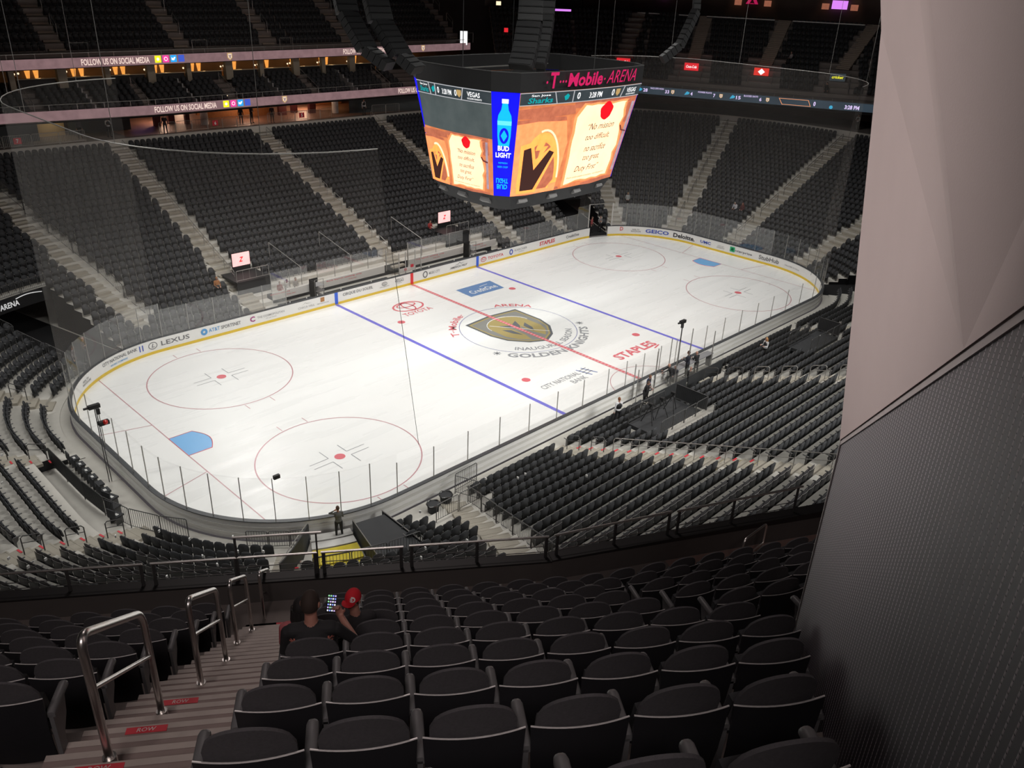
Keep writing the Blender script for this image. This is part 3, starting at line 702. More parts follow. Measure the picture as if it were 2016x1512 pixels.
CA = [((x, 36), (x + .4, 43), .45) for x in (-19.5, -10.2, -1.3, 8.1, 17.6)]; CW = [((x, 36), (x + .3, 43), .12) for x in (-14.8, -5.7, 3.6, 12.9)]
poly_seats(FAR, [(.25 + .85 * i + .55, 12.15 + .36 * i) for i in range(5)], 'club', .62, CA + CW)
def end_pt(s, n_): e0 = RB[7]; dl = (.4152, -.9097); return (e0[0] + dl[0] * s + .9097 * n_, e0[1] + dl[1] * s + .4152 * n_)
EA = [(end_pt(5.6, 4.8), end_pt(5.5, 12), .8), (end_pt(14.4, 4.3), end_pt(15.5, 12), .8), (end_pt(23.4, 4.8), end_pt(26.2, 12), .8), (end_pt(-3, 1), end_pt(-3.4, 12), .8)]
EA += [(end_pt(s - 1.6, 0), end_pt(s - 1.6, 4.8), .45) for s in (5.7, 14.2, 23)] + [(end_pt(s + 1.6, 0), end_pt(s + 1.6, 4.8), .45) for s in (5.7, 14.2, 23)]
def vomgap(x, y, r):
    for s in (5.7, 14.2, 23.0):
        p = end_pt(s, 2.3)
        dx, dy = x - p[0], y - p[1]; a_ = dx * .4152 - dy * .9097; b_ = dx * .9097 + dy * .4152
        if abs(a_) < 1.5 and -2.6 < b_ < 2.6: return True
    return False
poly_seats(RB[5:], [(1.0 + UT * i + .45, 12.9 + .60 * (i + 1)) for i in range(0, 12)], 'end', .56, EA, vomgap)
# step flights of the upper tiers
g = MB()
for (p0, p1, hw) in UA:
    dx, dy = p1[0] - p0[0], p1[1] - p0[1]; l_ = math.hypot(dx, dy); a_ = math.atan2(dy, dx)
    for i in range(13):
        for q in (0, 1, 2):
            b_ = .2 + UT * i + q * UT / 3; zz = 16.95 + UH * (i - 1) + UH * (q + 1) / 3 + .01
            t = (b_ + .35) / l_; x = p0[0] + dx * t; y = p0[1] + dy * t
            # base line of the tier at this x
            yb = np.interp(x, [s[0] for s in SUI], [s[1] for s in SUI]) + 1.3 - .25
            g.box((x, yb + b_, zz - .08), (UT / 3, hw * 2, .17), a_)
for (p0, p1, hw) in EA[:4]:
    dx, dy = p1[0] - p0[0], p1[1] - p0[1]; l_ = math.hypot(dx, dy); a_ = math.atan2(dy, dx)
    for i in range(int(l_ / (UT / 3))):
        t = i * (UT / 3) / l_; x = p0[0] + dx * t; y = p0[1] + dy * t
        nn_ = (x - RB[7][0]) * .9097 + (y - RB[7][1]) * .4152
        g.box((x, y, 12.9 + .6 * ((nn_ - 1.0) / UT + 1) - .05), (UT / 3, hw * 2, .2), a_)
struct(g.build('floor_upper_step', mat('upper_stair', (.34, .28, .23), .8, noise=.15, nscale=2)))
# ================================================================ FOREGROUND UPPER SECTION
th = -0.628; FD = Vector((math.cos(th), math.sin(th), 0)); FN = Vector((-math.sin(th), math.cos(th), 0)); FO = Vector((-41.039, -39.186, 0))
def fpt(a, b, z): return FO + FD * a + FN * b + Vector((0, 0, z))
def fz(k): return 21.502 - .6 - UH * (k - 2)               # floor of row k
th2 = math.radians(-28); FD2 = Vector((math.cos(th2), math.sin(th2), 0)); FN2 = Vector((-math.sin(th2), math.cos(th2), 0))
def hinge(k): return 2.65 - .061 * (k - 7)
def row_pt(k, a, b=0, z=0):
    """point of row k: a metres along it (it turns 8 degrees at the hinge), b forward of its armrest tips, z above its floor"""
    bb = (k - 2) * UT + b; ah = 2.65 - .061 * ((bb / UT + 2) - 7)
    if a <= ah: p = fpt(a, bb, 0)
    else: p = fpt(ah, bb, 0) + FD2 * (a - ah)
    return Vector((p.x, p.y, fz(k) + z))
ALEFT, ARIGHT = -2.98, -1.575
g = MB(); g2 = MB()
def fore_rows(a0, a1, krange, mb, ncol):
    for k in krange:
        e0, e1 = .09 - UT, .09
        cols = [a0, a1] if a1 <= hinge(k) else [a0, None, a1]
        def pp(a, b, z):
            if a is None:
                bb = (k - 2) * UT + b; a = 2.65 - .061 * ((bb / UT + 2) - 7)
            return row_pt(k, a, b, z)
        for i in range(len(cols) - 1):
            c0, c1 = cols[i], cols[i + 1]
            mb.quad(pp(c0, e0, 0), pp(c1, e0, 0), pp(c1, e1, 0), pp(c0, e1, 0))
            mb.quad(pp(c0, e1, 0), pp(c1, e1, 0), pp(c1, e1, -UH), pp(c0, e1, -UH))
fore_rows(-9.5, ALEFT, range(-2, 12), g, 1); fore_rows(ARIGHT, 13.5, range(-2, 12), g, 1)
# front passage with parapet
KW = 12.72
g.quad(row_pt(12, -9.5, .09 - UT), row_pt(12, 2.3, .09 - UT), row_pt(12, 2.3, .72 * UT), row_pt(12, -9.5, .72 * UT))
g.quad(row_pt(12, 2.3, .09 - UT), row_pt(12, 13.5, .09 - UT), row_pt(12, 13.5, .72 * UT + .9), row_pt(12, 2.3, .72 * UT))
g.quad(row_pt(12, ALEFT, .09 - UT, .0), row_pt(12, ARIGHT, .09 - UT, 0), row_pt(12, ARIGHT, .09, 0), row_pt(12, ALEFT, .09, 0))
struct(g.build('floor_upper_rows', M['concrete_dark']))
# stairs: three steps a row, pale nosing strips
g = MB(); g2 = MB(); ac = (ALEFT + ARIGHT) / 2; aw = ARIGHT - ALEFT
for k in range(-1, 12):
    for q in range(3):
        b_ = (k - 2) * UT + .09 + q * UT / 3 ; z_ = fz(k) - UH * (q + 0) / 3
        # the step whose front edge is at b_
        a0, a1 = ALEFT, ARIGHT
        g.quad(fpt(a0, b_ - UT / 3, z_), fpt(a1, b_ - UT / 3, z_), fpt(a1, b_, z_), fpt(a0, b_, z_))
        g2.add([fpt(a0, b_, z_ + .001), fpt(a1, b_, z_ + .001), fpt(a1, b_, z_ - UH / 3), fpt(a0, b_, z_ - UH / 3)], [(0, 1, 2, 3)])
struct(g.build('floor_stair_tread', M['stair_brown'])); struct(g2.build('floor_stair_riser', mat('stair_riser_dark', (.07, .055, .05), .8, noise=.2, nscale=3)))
g = MB()
for k in range(0, 12):
    for q in range(3):
        b_ = (k - 2) * UT + .09 + q * UT / 3; z_ = fz(k) - UH * q / 3
        g.add([fpt(ALEFT, b_ - .05, z_ + .003), fpt(ARIGHT, b_ - .05, z_ + .003), fpt(ARIGHT, b_ + .002, z_ + .003), fpt(ALEFT, b_ + .002, z_ + .003)], [(0, 1, 2, 3)])
struct(g.build('trim_2', mat('stair_nosing', (.48, .42, .38), .6, noise=.2, nscale=6)))
# side walls of the row ends
g = MB()
for k in range(-1, 13):
    for a_ in (ALEFT, ARIGHT):
        g.quad(fpt(a_, (k - 3) * UT + .09, fz(k)), fpt(a_, (k - 2) * UT + .09, fz(k)), fpt(a_, (k - 2) * UT + .09, fz(k) - .7), fpt(a_, (k - 3) * UT + .09, fz(k) - .1))
struct(g.build('wall_row_ends', M['concrete_dark']))
# ROW markers
for k, lab in ((4, 'lowest in the photo'), (5, 'second from the bottom of the photo'), (6, 'third from the bottom of the photo'), (12, 'on the landing below')):
    bb = (k - 2) * UT + .09; zz = fz(k) + (.006 if k < 12 else .01); a0 = -2.73 if k < 12 else -2.55
    t = empty('row_marker', fpt(a0 + .21, bb - .035, zz), 'red ROW sticker on the brown stair edge, ' + lab, 'sticker', rz=th)
    g = MB(); g.box((0, -.01, -.001), (.30, .06, .004)); g.build('backing', M['rowred'], t)
    g = MB(); put_text(g, 'ROW', lambda u, v: (-.07 + u, -.03 + v, .0035), .14, .038, .15); g.build('lettering', mat('row_letter', (.75, .62, .6), .6, noise=.1), t)

# ---- seats of the foreground
WALL_A = lambda k: 1.35 + .467 * (k - 2)
FRONT = []
for k in range(0, 12):
    p = .5125 if k <= 5 else .535
    # right of the stairs
    a = ARIGHT; j = 0; ah = hinge(k)
    while True:
        if a + p > ah and a < ah - .02: a = ah + .03 if ah - a > .3 else a
        lim = WALL_A(k) - .13 if k <= 5 else 12.6
        if a + p > lim: break
        if k >= 6 and (k - 2) * UT < 99:
            # keep clear of the body of the wall
            c_ = row_pt(k, a + p / 2, -.3); rel = c_ - fpt(2.95, 3.44 * UT, 0); s_ = rel.x * .899 + rel.y * .438; n_ = rel.x * .438 - rel.y * .899
            if s_ < .35 and n_ > -.3: a += p; j += 1; continue
        m_ = a + p / 2; o_ = row_pt(k, m_); rot = th if m_ <= ah + .03 else th2
        side = a > ah - .05
        FRONT.append((o_.x, o_.y, o_.z, rot, p, k, j, 'R')); a += p; j += 1
        if k == 11 and a > 6.6: break
        if k == 10 and a > 8.2: break
    a = ALEFT; j = 0
    while a - p > -9.2 and k >= 3:
        o_ = row_pt(k, a - p / 2); FRONT.append((o_.x, o_.y, o_.z, th, p, k, j, 'L')); a -= p; j += 1

# ---- one detailed seat: shell, backrest, seat pan, armrest
def grid_panel(mb, fn, nu, nv, thick):
    """closed curved panel; fn(u,v)->(x,y,z), u,v in 0..1; thick along y"""
    P = [fn(i / nu, j / nv) for j in range(nv + 1) for i in range(nu + 1)]
    Q = [(x, y - thick, z) for x, y, z in P]; n1 = len(P); w_ = nu + 1
    F = []
    for j in range(nv):
        for i in range(nu):
            a = j * w_ + i; F.append((a, a + 1, a + 1 + w_, a + w_)); F.append((n1 + a, n1 + a + w_, n1 + a + 1 + w_, n1 + a + 1))
    ring = [i for i in range(w_)] + [j * w_ + nu for j in range(1, nv + 1)] + [nv * w_ + i for i in range(nu - 1, -1, -1)] + [j * w_ for j in range(nv - 1, 0, -1)]
    for q in range(len(ring)):
        a, b_ = ring[q], ring[(q + 1) % len(ring)]; F.append((a, a + n1, b_ + n1, b_))
    mb.add(P + Q, F)
def seat_meshes(p):
    hw = p / 2 - .042
    g = MB()                                        # padded arched back
    def fb(u, v):
        x = (u * 2 - 1) * (hw - .005); top = .735 + .215 * math.sqrt(max(0, 1 - (u * 2 - 1) ** 2 * .985)) ** 1.0
        z = .44 + (top - .44) * v; y = -.235 - .10 * (z - .44) / .5 + .035 * (u * 2 - 1) ** 2
        return (x, y, z)
    grid_panel(g, fb, 16, 5, .020); back = g.mesh('backrest', M['back'], True)
    g = MB()                                        # lower shell with the thin upright edge
    hs = p / 2 - .012
    def fs(u, v):
        t = u * 2 - 1; x = t * (hs - .03 * (1 - v)); top = .738 + .006 * t * t
        z = .13 + (top - .13) * v; y = -.335 + .05 * (1 - v) + .028 * t * t - .02 * math.sin(v * PI)
        return (x, y, z)
    grid_panel(g, fs, 12, 4, .012)
    shell = g.mesh('back_shell', M['shell'], True)
    g = MB()                                        # pale tube painting the highlight along the shell's top edge
    g.tube([(fs(i / 12, 1)[0], fs(i / 12, 1)[1] - .006, fs(i / 12, 1)[2] + .001) for i in range(13)], .0045, 5); edge = g.mesh('shell_edge', mat_edge, True)
    g = MB()                                        # seat pan folded up
    def fp_(u, v):
        t = u * 2 - 1; z = .34 + .30 * v * (1 - .06 * t * t); return (t * (hw - .04), -.115 - .07 * v - .02 * math.cos(t * 1.4) * math.sin(v * PI), z)
    grid_panel(g, fp_, 8, 4, -.055); pan = g.mesh('seat_pan', M['seat'], True)
    g = MB()                                        # armrest with rounded tip and stanchion
    y0, y1, r = -.30, .0, .024
    prof = [(-.024, .565), (-.024, .588), (-.018, .603), (-.008, .61), (.008, .61), (.018, .603), (.024, .588), (.024, .565)]
    prof = [(x_ * 1.28, z_) for x_, z_ in prof]; nP = len(prof); ys = [(y0, 1.0, -.012), (y0 + .03, 1, 0), (y1 - .03, 1, 0), (y1 - .006, .86, -.004), (y1 + .008, .55, -.014), (y1 + .012, .2, -.024)]
    V_ = [(x * s_, y, .565 + (z - .565) * max(.1, s_) + dz * 1.0) for y, s_, dz in ys for x, z in prof]; F_ = []
    for i in range(len(ys) - 1):
        for q in range(nP): F_.append((i * nP + q, i * nP + (q + 1) % nP, (i + 1) * nP + (q + 1) % nP, (i + 1) * nP + q))
    F_ += [tuple(range(nP)), tuple((len(ys) - 1) * nP + q for q in range(nP - 1, -1, -1))]
    g.add(V_, F_)
    g.add([(x, y, z) for x in (-.014, .014) for y, z in ((-.30, .57), (-.06, .57), (-.11, .40), (-.20, .30), (-.20, -.03), (-.30, -.03))],
          [(0, 1, 2, 3, 4, 5), (11, 10, 9, 8, 7, 6)] + [(i, i + 6, (i + 1) % 6 + 6, (i + 1) % 6) for i in range(6)])
    g.box((0, -.25, -.02), (.07, .14, .02)); arm = g.mesh('armrest', M['arm'], True)
    return back, shell, edge, pan, arm
mat_edge = mat('shell_edge_highlight', (.85, .82, .80), .3, .3, noise=.2, nscale=30)
SM = {p: seat_meshes(p) for p in (.5125, .535, .54)}
def link(name, me, parent, loc=(0, 0, 0)):
    o = bpy.data.objects.new(name, me); COL.objects.link(o); o.parent = parent; o.location = loc; return o
ORD = 'first second third fourth fifth sixth seventh eighth ninth tenth eleventh twelfth thirteenth fourteenth fifteenth sixteenth seventeenth eighteenth nineteenth twentieth'.split()
def nth(i): return ORD[i] if i < 20 else str(i + 1) + 'th'
n_ind = 0
def make_seat(x, y, z, rot, p, lab, grp, extra_arm=None, pan_down=False):
    z = z + (.03 if p != .54 else 0)
    global n_ind; n_ind += 1
    b_, s_, e_, q_, a_ = SM[p]
    t = empty('stadium_seat', (x, y, z), lab, 'seat', grp, rot)
    link('backrest', b_, t); sh_ = link('back_shell', s_, t); link('shell_edge', e_, sh_)['label'] = 'painted highlight on the top edge'
    link('seat_pan', q_, t); link('armrest', a_, t, (-p / 2, 0, 0))
    if extra_arm: link('armrest', a_, t, (p / 2, 0, 0))
    return t
rowmax = {}
for f in FRONT: rowmax[(f[5], f[7])] = max(rowmax.get((f[5], f[7]), 0), f[6])
MC = Matrix((Vx, Vy, Vz)); CV = Vector(CAM)
def to_px(P):
    q = MC @ (Vector(P) - CV)
    if q.z > -.3: return None
    return (1008 + 1623.087 * q.x / -q.z, 756 - 1623.087 * q.y / -q.z, -q.z)
keep = []; bowl_cand = []
for (x, y, z, rot, p, k, j, sd_) in FRONT:
    q = to_px((x, y, z + .8))
    if q is None or not (-60 < q[0] < 1720 and q[1] < 1640): continue
    # behind the big wall?
    if sd_ == 'R' and q[0] > (1640 + (1512 - q[1]) * .0 if q[1] > 1300 else 1565 + (1250 - q[1]) * .27) + 60: continue
    keep.append((x, y, z, rot, p, k, j, sd_))
for (x, y, z, rot, p, k, j, sd_) in keep:
    lab = 'black seat %s the brown stairs, %s from them in %s row above the parapet' % ('right of' if sd_ == 'R' else 'left of', nth(j), nth(11 - k))
    make_seat(x, y, z, rot, p, lab, 'upper section seats around the brown stairs', extra_arm=(j == rowmax[(k, sd_)] or (sd_ == 'L' and j == 0)))
N_FRONT = len(keep)
# nearest seats of the lower bowl, until 300 seats stand as things of their own
PARA = lambda u: 1140 - (u - 0) * .07 if u < 1087 else 1064 - (u - 1087) * .2
BS = [s for s in SEATS]
cand = []
for i, s in enumerate(BS):
    if s[5] != 'bowl': continue
    q = to_px((s[0], s[1], s[2] + .8))
    if q is None or not (0 < q[0] < 1640 and 0 < q[1]): continue
    if q[1] > PARA(q[0]) + 12: continue
    if q[0] > 1660 - max(0, (q[1] - 868)) * .22: continue
    cand.append((q[2], i))
cand.sort(); NB = max(0, 300 - N_FRONT); chosen = [i for _, i in cand[:NB]]
def where(s):
    x, y, _, _, _, _, r, _ = s
    if y < -LY - 2 and x > -12: z_ = 'on the near side left of the penalty boxes'
    elif x > -22: z_ = 'between the yellow tunnel and the fenced stairs'
    elif cang(x, y, -1, -1) > 237: z_ = 'behind the yellow tunnel'
    elif cang(x, y, -1, -1) > 193: z_ = 'left of the yellow tunnel'
    else: z_ = 'by the left end of the rink'
    return z_
cnt = {}
for i in sorted(chosen, key=lambda i: (where(BS[i]), BS[i][6], math.atan2(BS[i][1], BS[i][0]))):
    s = BS[i]; w_ = where(s); key = (w_, s[6]); cnt[key] = cnt.get(key, 0) + 1
    make_seat(s[0], s[1], s[2], s[3] - PI / 2, .54, 'black seat %s, %s row' % (w_, nth(s[6])), 'lower bowl seats ' + w_ + ', row ' + nth(s[6]), extra_arm=True)
cs = set(chosen)
rest = [s for i, s in enumerate(BS) if i not in cs]
# ---- all the other seats: one object
def far_seat():
    V, F, MI = [], [], []
    def add(vs, fs, m):
        b_ = len(V); V.extend(vs); F.extend([tuple(b_ + i for i in f) for f in fs]); MI.extend([m] * len(fs))
    # back: outline with arched top
    out = [(-.235, .14), (.235, .14), (.235, .70), (.19, .82), (.10, .89), (-.10, .89), (-.19, .82), (-.235, .70)]
    n_ = len(out); fr = [(x, -.22 - .12 * max(0, z - .4) / .5, z) for x, z in out]; bk = [(x, -.27 - .12 * max(0, z - .4) / .5, z) for x, z in out]
    add(fr + bk, [tuple(range(n_))[::-1], tuple(range(n_, 2 * n_))] + [(i, (i + 1) % n_, (i + 1) % n_ + n_, i + n_) for i in range(n_)], 0)
    P = [(-.2, -.20, .36), (.2, -.20, .36), (.2, -.24, .72), (-.2, -.24, .72), (-.2, -.12, .36), (.2, -.12, .36), (.19, -.18, .70), (-.19, -.18, .70)]
    add(P, [(4, 5, 6, 7), (7, 6, 2, 3), (0, 1, 5, 4), (0, 4, 7, 3), (1, 2, 6, 5)], 0)
    B = [(x, y, z) for x in (-.285, -.25) for y in (-.30, -.02) for z in (.57, .61)]
    add(B, [(0, 1, 3, 2), (4, 6, 7, 5), (0, 4, 5, 1), (2, 3, 7, 6), (1, 5, 7, 3), (0, 2, 6, 4)], 1)
    B = [(x, y, z) for x in (-.28, -.255) for y in (-.26, -.18) for z in (0, .57)]
    add(B, [(0, 1, 3, 2), (4, 6, 7, 5), (0, 4, 5, 1), (2, 3, 7, 6)], 1)
    return np.array(V), F, MI
FV, FF, FM = far_seat()
def in_view(s):
    q = to_px((s[0], s[1], s[2] + .6)); return q is not None and -500 < q[0] < 2300 and -400 < q[1] < 1250
rest = [s for s in rest if in_view(s)]
nS = len(rest); nv = len(FV)
allv = np.zeros((nS, nv, 3)); 
for i, s in enumerate(rest):
    a_ = s[3] - PI / 2; ca, sa = math.cos(a_), math.sin(a_); sc_ = .86 if s[4] > .6 else 1
    allv[i, :, 0] = s[0] + FV[:, 0] * ca - FV[:, 1] * sa; allv[i, :, 1] = s[1] + FV[:, 0] * sa + FV[:, 1] * ca; allv[i, :, 2] = s[2] + FV[:, 2]
me = bpy.data.meshes.new('stadium_seats')
loops = np.concatenate([np.array(f) for f in FF]); ls = np.array([len(f) for f in FF]); nl = len(loops)
me.vertices.add(nS * nv); me.vertices.foreach_set('co', allv.reshape(-1))
me.loops.add(nS * nl); me.loops.foreach_set('vertex_index', (loops[None, :] + (np.arange(nS) * nv)[:, None]).reshape(-1).astype(np.int32))
me.polygons.add(nS * len(FF)); st_ = np.concatenate([[0], np.cumsum(ls)[:-1]])
me.polygons.foreach_set('loop_start', (st_[None, :] + (np.arange(nS) * nl)[:, None]).reshape(-1).astype(np.int32))
me.polygons.foreach_set('material_index', np.tile(np.array(FM), nS).astype(np.int32))
me.materials.append(M['seat']); me.materials.append(M['arm']); me.update(calc_edges=True); me.validate()
o = bpy.data.objects.new('stadium_seats', me); COL.objects.link(o)
tag(o, 'thousands of empty black seats filling the bowl around the ice', 'seats', 'arena seating', 'stuff')
print('front', N_FRONT, 'single', n_ind, 'rest', nS)

# ---- parapet with rails
g = MB(); bw = .72 * UT
for (p0, p1) in (((12, -9.5), (12, 2.3)), ):
    a_ = fpt(-9.5, (10) * UT + bw, 0); b_ = fpt(2.3, 10 * UT + bw, 0)
KN = Vector((-33.663, -32.936, 0)); PL = KN - FD * 12; PR = KN + FD2 * 12
wallp = mat('parapet_wall', (.10, .09, .085), .8, noise=.15, nscale=2)
def wall_run(mb, a, b_, z0, z1, th_, nrm, dz=0):
    P = [a, b_, b_ + nrm * th_, a + nrm * th_]
    mb.add([Vector((p.x, p.y, z0)) for p in P] + [Vector((P[0].x, P[0].y, z1)), Vector((P[1].x, P[1].y, z1 + dz)), Vector((P[2].x, P[2].y, z1 + dz)), Vector((P[3].x, P[3].y, z1))],
           [(0, 1, 5, 4), (1, 2, 6, 5), (2, 3, 7, 6), (3, 0, 4, 7), (4, 5, 6, 7)])
wall_run(g, PL, KN, 11.5, 14.83, .22, FN); wall_run(g, KN, PR, 11.5, 14.85, .22, FN2, .22)
struct(g.build('wall_parapet', wallp))
g = MB(); wall_run(g, PL - FN * .02, KN - FN * .02, 14.83, 14.86, .26, FN); wall_run(g, KN - FN2 * .02, PR - FN2 * .02, 14.85, 14.88, .26, FN2, .22)
struct(g.build('trim_3', mat('parapet_cap_shade', (.014, .013, .013), .5, noise=.1)))  # near-black colour paints the shade of a dark recess here
def K(a, z, n_=.12): 
    p = KN + FD * (a - 2.3) + FN * n_ if a <= 2.3 else KN + FD2 * (a - 2.3) + FN2 * n_
    return Vector((p.x, p.y, z))
def rail_thing(a0, a1, zt0, zt1, lab, posts, zb=14.86, low=(.12, .24)):
    t = empty('guard_rail', K((a0 + a1) / 2, zb), lab, 'guard rail'); o0 = K((a0 + a1) / 2, zb)
    g = MB(); g.tube([K(a0, zt0) - o0, K(a1, zt1) - o0], .022, 10); g.build('top_rail', M['steel'], t, True)
    for a_ in posts:
        f = (a_ - a0) / (a1 - a0); zt = zt0 + (zt1 - zt0) * f
        g = MB(); g.bar(K(a_, zb + .0) - o0, K(a_, zt - .01) - o0, .055, .03); g.build('post', M['rail'], t)
    for q in low:
        g = MB(); g.tube([K(a0, zb + q) - o0, K(a1, zb + q + (zt1 - zt0)) - o0], .008, 6); g.build('wire', M['rail'], t)
    return t
rail_thing(-8.6, -4.62, 15.3, 15.3, 'steel guard rail on the dark parapet, leftmost length', (-8.5, -7.1, -5.8, -4.66))
rail_thing(-4.5, -1.8, 15.3, 15.3, 'steel guard rail on the parapet at the foot of the brown stairs', (-4.46, -3.15, -1.84))
rail_thing(-1.74, -.34, 15.3, 15.3, 'short steel guard rail on the parapet above the dark seats', (-1.70, -.38))
rail_thing(-.24, 2.24, 15.31, 15.31, 'steel guard rail on the parapet, ending at its corner', (-.2, .95, 2.2))
rail_thing(2.36, 4.68, 15.32, 15.44, 'steel guard rail on the parapet just right of its corner', (2.42, 3.55, 4.64))
rail_thing(4.78, 7.5, 15.43, 15.56, 'guard rail on the parapet beside the ribbed wall', (4.84, 6.0, 7.4))
t = empty('handrail', K(-2.45, 14.86), 'higher short rail above the guard rail at the stair foot', 'handrail'); o0 = K(-2.45, 14.86)
g = MB(); g.tube([K(-3.15, 15.72) - o0, K(-1.71, 15.72) - o0], .02, 8); g.build('top_rail', M['steel'], t, True)
g = MB(); g.bar(K(-3.12, 14.87) - o0, K(-3.12, 15.71) - o0, .035, .03); g.build('post', M['rail'], t)
g = MB(); g.bar(K(-1.80, 14.87) - o0, K(-1.80, 15.71) - o0, .022, .022); g.build('post', M['rail'], t)

# ---- handrails down the middle of the stairs
def loop_tube(a, p0, p1, h0=1.0, rad=.12):
    """rounded hoop between two floor points p0 (upper) and p1 (lower)"""
    pts = []
    u = Vector((0, 0, 1)); d = (p1 - p0); top0 = p0 + u * h0; top1 = p1 + u * h0; dd = (top1 - top0).normalized()
    pts = [p0]
    for i in range(7):
        t = i / 6; c = (1 - t) ** 2 * (top0 - u * rad) + 2 * t * (1 - t) * top0 + t * t * (top0 + dd * rad); pts.append(c)
    for i in range(7):
        t = i / 6; c = (1 - t) ** 2 * (top1 - dd * rad) + 2 * t * (1 - t) * top1 + t * t * (top1 - u * rad); pts.append(c)
    pts.append(p1); return pts
HR = [(-.55, .60, 'nearest, cut by the left edge of the photo'), (1.93, 3.11, 'second from the camera'), (4.18, 5.43, 'third from the camera'), (6.8, 8.07, 'fourth from the camera'), (8.97, 10.1, 'farthest, at the stair foot')]
for b0, b1, lab in HR:
    a_ = -2.5 if b0 < 6 else -2.7
    zz = lambda b_: fz(2) - UH / UT * (b_ - .09)
    p0, p1 = fpt(a_, b0, zz(b0) - .1), fpt(a_ - .04, b1, zz(b1) - .1)
    t = empty('stair_handrail', p0, 'hooped steel handrail on the brown stairs, ' + lab, 'handrail')
    g = MB(); g.tube([q - p0 for q in loop_tube(0, p0, p1, 1.16, .16)], .028, 12); g.build('hoop', M['steel'], t, True)
    q0 = p0 + Vector((0, 0, .72)); q1 = p1 + Vector((0, 0, .72))
    g = MB(); g.tube([q0 - p0, q1 - p0], .017, 10); g.build('lower_bar', M['steel'], t, True)
    for q in (p0, p1): g = MB(); g.cyl(q - p0 + Vector((0, 0, .0)), q - p0 + Vector((0, 0, .12)), .045, 12); g.build('foot', M['steel'], t)
# handrail by the far right landing
p0, p1 = K(5.6, 14.42, -.9), K(6.3, 14.42, -.55)
t = empty('landing_handrail', p0, 'hooped handrail on the reddish landing beside the ribbed wall', 'handrail')
g = MB(); g.tube([q - p0 for q in loop_tube(0, p0, p1, .95, .12)], .02, 8); g.build('hoop', M['steel'], t, True)
g = MB(); g.tube([Vector((0, 0, .5)), p1 - p0 + Vector((0, 0, .5))], .014, 8); g.build('lower_bar', M['steel'], t, True)
g = MB(); g.add([K(4.6, 14.43, -.02), K(9.5, 14.43, -.02), K(9.5, 14.43, -1.7), K(4.6, 14.43, -1.0)], [(0, 1, 2, 3)])
struct(g.build('floor_landing', mat('landing_concrete', (.34, .22, .19), .8, noise=.1, nscale=2)))

# ---- the big wall on the right: ribbed black metal below, pale folded panels above
WA = Vector((-39.947, -39.979, 0)); WW = Vector((.899, .438, 0)); WN = Vector((.438, -.899, 0))
def wp(s, n_, z): return WA + WW * s + WN * n_ + Vector((0, 0, z))
def trim_z(s): return 23.0 + (21.004 - 23.0) / (3.434 - .472) * (s - .472)
S1 = 3.43
wall = empty('wall_right', wp(S1, 0, 18), None); wall['kind'] = 'structure'; o0 = wp(S1, 0, 18)
g = MB()
sL, sR, pitch = S1, -2.6, .06
s_ = sL
while s_ > sR:
    a, b_ = s_, s_ - pitch
    g.quad(wp(a, 0, 16) - o0, wp(b_ + .012, 0, 16) - o0, wp(b_ + .012, 0, trim_z(b_ + .012)) - o0, wp(a, 0, trim_z(a)) - o0)
    g.quad(wp(b_ + .012, 0, 16) - o0, wp(b_ + .006, -.0012, 16) - o0, wp(b_ + .006, -.0012, trim_z(b_)) - o0, wp(b_ + .012, 0, trim_z(b_)) - o0)
    g.quad(wp(b_ + .006, -.0012, 16) - o0, wp(b_, 0, 16) - o0, wp(b_, 0, trim_z(b_)) - o0, wp(b_ + .006, -.0012, trim_z(b_)) - o0)
    s_ -= pitch
rib_m = bpy.data.materials.new('ribbed_black_metal'); rib_m.use_nodes = True; nt = rib_m.node_tree; b = nt.nodes['Principled BSDF']
b.inputs['Roughness'].default_value = .5; b.inputs['Metallic'].default_value = .3
tc = nt.nodes.new('ShaderNodeTexCoord'); ge = nt.nodes.new('ShaderNodeNewGeometry')
sp = nt.nodes.new('ShaderNodeVectorMath'); sp.operation = 'DOT_PRODUCT'; sp.inputs[1].default_value = tuple(WW)
nt.links.new(tc.outputs['Object'], sp.inputs[0])
m1 = nt.nodes.new('ShaderNodeMath'); m1.operation = 'MULTIPLY'; m1.inputs[1].default_value = 1 / pitch; nt.links.new(sp.outputs['Value'], m1.inputs[0])
m2 = nt.nodes.new('ShaderNodeMath'); m2.operation = 'FRACT'; nt.links.new(m1.outputs[0], m2.inputs[0])
m3_ = nt.nodes.new('ShaderNodeMath'); m3_.operation = 'LESS_THAN'; m3_.inputs[1].default_value = .17; nt.links.new(m2.outputs[0], m3_.inputs[0])
sx = nt.nodes.new('ShaderNodeSeparateXYZ'); nt.links.new(tc.outputs['Object'], sx.inputs[0])
z1 = nt.nodes.new('ShaderNodeMath'); z1.operation = 'MULTIPLY'; z1.inputs[1].default_value = 1 / .022; nt.links.new(sx.outputs['Z'], z1.inputs[0])
z2 = nt.nodes.new('ShaderNodeMath'); z2.operation = 'FRACT'; nt.links.new(z1.outputs[0], z2.inputs[0])
z3 = nt.nodes.new('ShaderNodeMath'); z3.operation = 'GREATER_THAN'; z3.inputs[1].default_value = .22; nt.links.new(z2.outputs[0], z3.inputs[0])
z4 = nt.nodes.new('ShaderNodeMath'); z4.operation = 'MULTIPLY'; nt.links.new(m3_.outputs[0], z4.inputs[0]); nt.links.new(z3.outputs[0], z4.inputs[1])
mx = nt.nodes.new('ShaderNodeMix'); mx.data_type = 'RGBA'; mx.inputs['A'].default_value = (.070, .061, .074, 1); mx.inputs['B'].default_value = (.50, .46, .49, 1)
